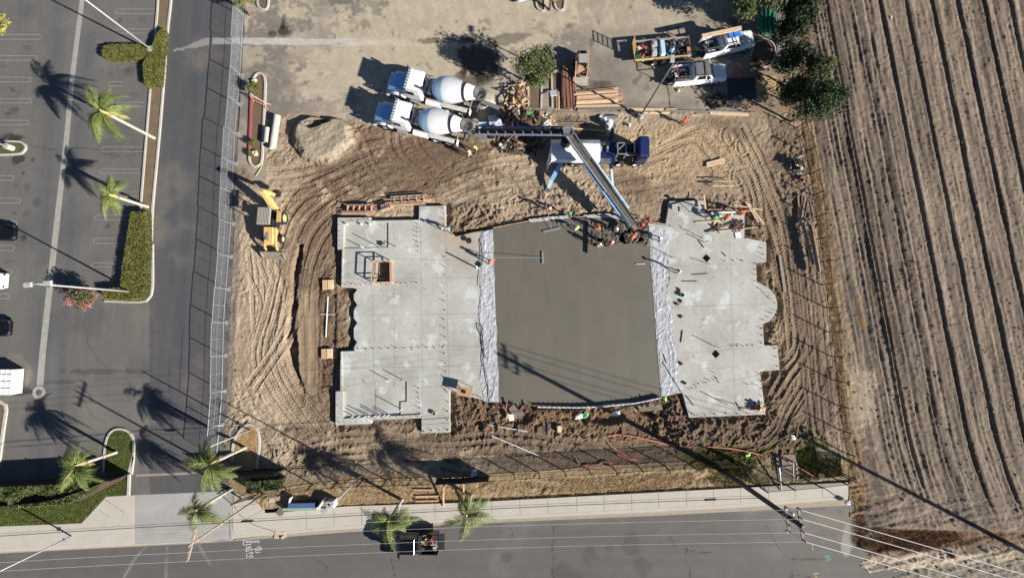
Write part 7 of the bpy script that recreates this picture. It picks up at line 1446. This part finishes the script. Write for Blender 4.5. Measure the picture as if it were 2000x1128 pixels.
for k in range(4): heap('rebar_tuft', ['thin rebar ends poking from the south form, leftmost', 'thin rebar ends poking out right of the footing', 'thin rebar ends above the right footing', 'dark rods against the lower right plastic corner'][k], 'rebar', [(985, 788), (1022, 795), (1262, 782), (1272, 786)][k], .8, .3, .3, 9, 60 + k, [mRust, mDark], (.6, 1.3), False, .5, 2.6)
# north east corner: pipes, tarp, green posts
stack('green_post_bundle', 'bundle of bright green fence posts in the tree shade', 'posts', (1498, 40), [((1484 + i * 4, 68 - (i % 2) * 3), (1480 + i * 4.4, -30), .13, .12, .15 + (i % 2) * .1) for i in range(8)], 'post', [M('green_post_paint', (.015, .28, .16), .5, .1, 3)])
stack('steel_bar_bundle', 'pale steel bars lying beside the green posts', 'steel bars', (1516, 70), [((1520 + i * 3, 108 - i * 8), (1511 + i * 3, 25 - i * 8), .10, .1, .15) for i in range(4)], 'bar', [mGal])
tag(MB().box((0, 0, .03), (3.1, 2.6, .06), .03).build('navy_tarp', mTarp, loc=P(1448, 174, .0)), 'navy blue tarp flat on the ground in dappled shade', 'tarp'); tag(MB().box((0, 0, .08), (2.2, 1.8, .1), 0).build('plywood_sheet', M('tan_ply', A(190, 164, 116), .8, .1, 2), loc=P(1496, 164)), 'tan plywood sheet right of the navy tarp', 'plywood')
heap('brush_pile', 'dry dark brush between tarp and plywood', 'brush', (1476, 135), .4, 1.4, .5, 24, 70, [MC['tree_bark'], mDark], (.3, .9), False, .9)
tag(MB().cyl((0, 0, .3), .04, 2.0, 6, 'y').cyl((0, -.2, .3), .03, 1.2, 6, 'x').build('red_pole', mRedO, loc=P(1440, 140)), 'dark red pole lying on the shade left of the brush', 'pole')
boulder('rock', 'pale stump of wood below the lower white pickup', (1324, 177), .22, mStone, 71, 'stump'); boulder('hose_coil', 'coiled blue hose behind the lower white pickup', (1304, 163), .25, mBlu, 72, 'hose coil', 0, (1, 1, .3))
tag(MB().cyl((0, 0, .45), .38, .9, 18).cyl((0, 0, .95), .2, .12, 12).build('water_barrel', mBag, loc=P(1188, 246)), 'white barrel above the conveyor truck', 'barrel'); boulder('white_bag', 'white cement bag left of the barrel', (1178, 232), .42, mBag, 73, 'bag', 0, (1.2, .9, .5)); tag(MB().cyl((0, 0, .2), .2, 1.6, 12, 'x').build('grey_roll', mSteel, loc=P(1192, 230)), 'grey roll of felt above the barrel', 'roll'); tag(MB().cyl((0, 0, .15), .14, .3, 12).build('bucket', mPVC, loc=P(1229, 246)), 'small white bucket alone on the dirt right of the barrel', 'bucket')
for i, (a, b_) in enumerate((((1084, 246), (1120, 248)), ((1100, 249), (1180, 256)), ((1085, 240), (1150, 240)))): board('plank', ['short', 'long', 'grey'][i] + ' plank lying in the shade above the conveyor truck', a, b_, .14, .06, .1, [mP2, mWood, mWoodG][i])
# south strip: marker wall, cabinet, planks
o = thing('low_wall_sign', 'low pale green wall with a blue top tray on the dry strip', 'wall', P(590, 984), math.radians(1)); MB().box((0, -.28, .28), (3.9, .3, .56), taper=.9).build('wall', M('pale_green_render', A(160, 176, 160), .85, .08, 2), o); MB().box((.1, .12, .30), (3.1, .62, .5), taper=.9).build('core', mDark, o); MB().box((.2, .12, .58), (2.7, .45, .06)).build('tray', M('blue_tray', (.07, .12, .24), .5, .1, 3), o)
MB().box((2.25, .25, .35), (.12, 1.1, .7), -.6).build('end_panel', mBag, o); MB().box((-1.0, .65, .35), (.12, .5, .6), -.2).build('end_panel', mBag, o)
o = thing('utility_cabinet', 'small grey-white cabinet beside the leaning street lamp', 'cabinet', P(650, 978), 0); MB().box((0, 0, .45), (.7, .65, .9)).build('body', mPole, o, bevel=.02); MB().box((.42, 0, .45), (.12, .7, .95)).build('door', mBag, o); MB().cyl((0, 0, .92), .12, .05, 10).build('cap', mDark, o)
tag(MB().box((0, 0, .04), (.55, .45, .06)).build('meter_box_lid', mCurb, loc=P(531, 976)), 'pale square meter lid on the dry strip', 'lid'); tag(MB().cyl((0, 0, .045), .38, .03, 24).build('manhole_cover', M('brown_iron', A(130, 112, 100), .8, .2, 3), loc=P(548, 999)), 'round brown manhole cover on the pavement', 'manhole cover')  # flat lid of a meter box, then the manhole cover
o = thing('kerb_inlet', 'broken cream concrete kerb inlet at the street edge', 'inlet', P(547, 1045, -.1)); MB().box((0, .25, .05), (1.0, .3, .12)).build('block', mStone, o); MB().box((-.35, -.1, .04), (.4, .35, .12)).build('block', mStone, o); MB().box((.4, -.12, .04), (.5, .28, .12), .5).build('block', mStone, o); MB().box((0, .0, .02), (.5, .3, .05)).build('opening', mDark, o)
for i, (a, b_, lb) in enumerate((((809, 956), (846, 956), 'top one of the three short planks on the dry strip'), ((812, 969), (857, 968), 'middle one of the three short planks on the dry strip'), ((812, 978), (856, 977), 'bottom one of the three short planks on the dry strip'))): board('plank', lb, a, b_, .14, .1, .15, mP2, 'plank', 'short planks on the dry strip')
for a, b_, lb in (((867, 946), (866, 988), 'left wooden brace holding up the black screen'), ((906, 944), (905, 986), 'right wooden brace holding up the black screen')): tag(MB().beam(P(a[0], a[1], 1.0), P(b_[0], b_[1], .06), .14, .10).build('brace', mP2), lb, 'brace')
# fenced corner: pad, backflow pipe, cover
struct(MB().prism(XY([(1515, 888), (1553, 886), (1557, 936), (1520, 940)]), -.1, .07).build('concrete_pad', mFoot)); struct(MB().prism(XY([(1590, 872), (1632, 882), (1630, 894), (1600, 893)]), -.1, .06).build('concrete_pad', mWoodG))
o = thing('backflow_preventer', 'grey pipe assembly with valves standing on the fenced pad', 'pipework', P(1545, 915)); MB().tube([(-.3, -.9, 0), (-.3, -.9, .8), (-.3, .9, .8), (-.3, .9, 0)], .06, 8).build('pipe', mSteel, o); MB().tube([(.1, -.8, 0), (.1, -.8, .7), (.1, .8, .7), (.1, .8, 0)], .08, 8).build('pipe', mSteel, o)
for y in (-.5, 0, .5): MB().cyl((.1, y, .85), .12, .25, 8).build('valve', mRust, o)
tag(MB().tube([P(1526, 957, .1), P(1522, 912, 1.0), P(1543, 911, 1.0)], .07, 8).build('bent_pipe', mGal), 'pale square-bent pipe in front of the pad', 'pipe'); tag(MB().cyl((0, 0, .08), .33, .06, 22).build('round_cover', mFoot, loc=P(1603, 928)), 'round grey cover in the fenced green corner', 'cover')
tag(MB().box((0, 0, .3), (.35, .35, .4)).tube([(0, 0, .4), (-.1, .3, 1.2)], .05, 6).build('hydrant_marker', mBag, loc=P(1651, 978)), 'white capped stub at the pavement end with a sprawling shadow', 'stub')
boulder('tumbleweed', 'small white scrap lying in the ploughed field near the top', (1738, 35), .18, mBag, 80, 'scrap', -.05); boulder('sign_scrap', 'small dead bush at the field corner below the pavement end', (1862, 1085), .3, mRust, 81, 'bush', -.1)
# sprayed survey writing on the street
def strokes(label, lines, s, org, m_, w_=.07, name='spray_marking'):
    b = MB()
    for l in lines: ribbon(b, [P(org[0] + x * s, org[1] + y * s, -.12)[:2] for x, y in l], w_, -.121, -.1135)
    return tag(struct(b.build(name, m_)), None)
zs = 1 / 14.1; O_ = (440, 1030)
T1 = [[(465, 345), (540, 340)], [(500, 345), (500, 460), (570, 465)], [(560, 350), (565, 395), (600, 400), (605, 350)], [(625, 400), (625, 345), (660, 350), (630, 370), (665, 385), (630, 400)], [(680, 400), (685, 350), (715, 395), (720, 345)], [(735, 375), (760, 372)], [(770, 400), (790, 345), (810, 400)], [(850, 350), (825, 370), (850, 398)], [(870, 400), (870, 345), (900, 355), (872, 372)], [(945, 400), (915, 398), (915, 345), (940, 345)], [(560, 465), (700, 450), (720, 400)]]
T2 = [[(580, 500), (585, 560), (620, 565)], [(640, 510), (640, 560), (665, 560), (665, 510)], [(685, 565), (685, 510), (715, 525), (690, 540)], [(610, 590), (550, 600), (560, 630), (625, 640), (650, 605)], [(680, 605), (690, 585), (720, 605), (725, 575), (770, 600)], [(590, 690), (590, 800), (630, 800)], [(650, 715), (665, 680), (690, 700), (720, 660), (730, 710)], [(745, 655), (745, 700), (775, 680)], [(650, 800), (690, 745), (700, 830), (740, 740), (760, 830), (785, 785)], [(700, 760), (745, 760)]]
T3 = [[(810, 575), (880, 570)], [(840, 575), (845, 680), (960, 660)], [(865, 560), (930, 500), (970, 540), (890, 620), (870, 580)], [(940, 600), (990, 540), (1010, 580), (960, 600)]]
for L_ in (T1, T2, T3): strokes('', L_, zs, O_, mMark, .09)
strokes('', [[(0, 0), (2, 10)], [(-5, 4), (4, 2), (7, 8), (-2, 12)]], 1, (1615, 1083), M('green_survey_paint', A(110, 190, 160), .8, .2, 4), .08); strokes('', [[(0, 0), (0, 8), (3, 16)], [(-6, 4), (6, 2)], [(-4, 14), (8, 12)]], 1, (1593, 1116), M('yellow_survey_paint', A(200, 180, 100), .8, .2, 4), .08); strokes('', [[(0, 0), (2, 12)]], 1, (1586, 1062), MC['yellow_survey_paint'], .08)
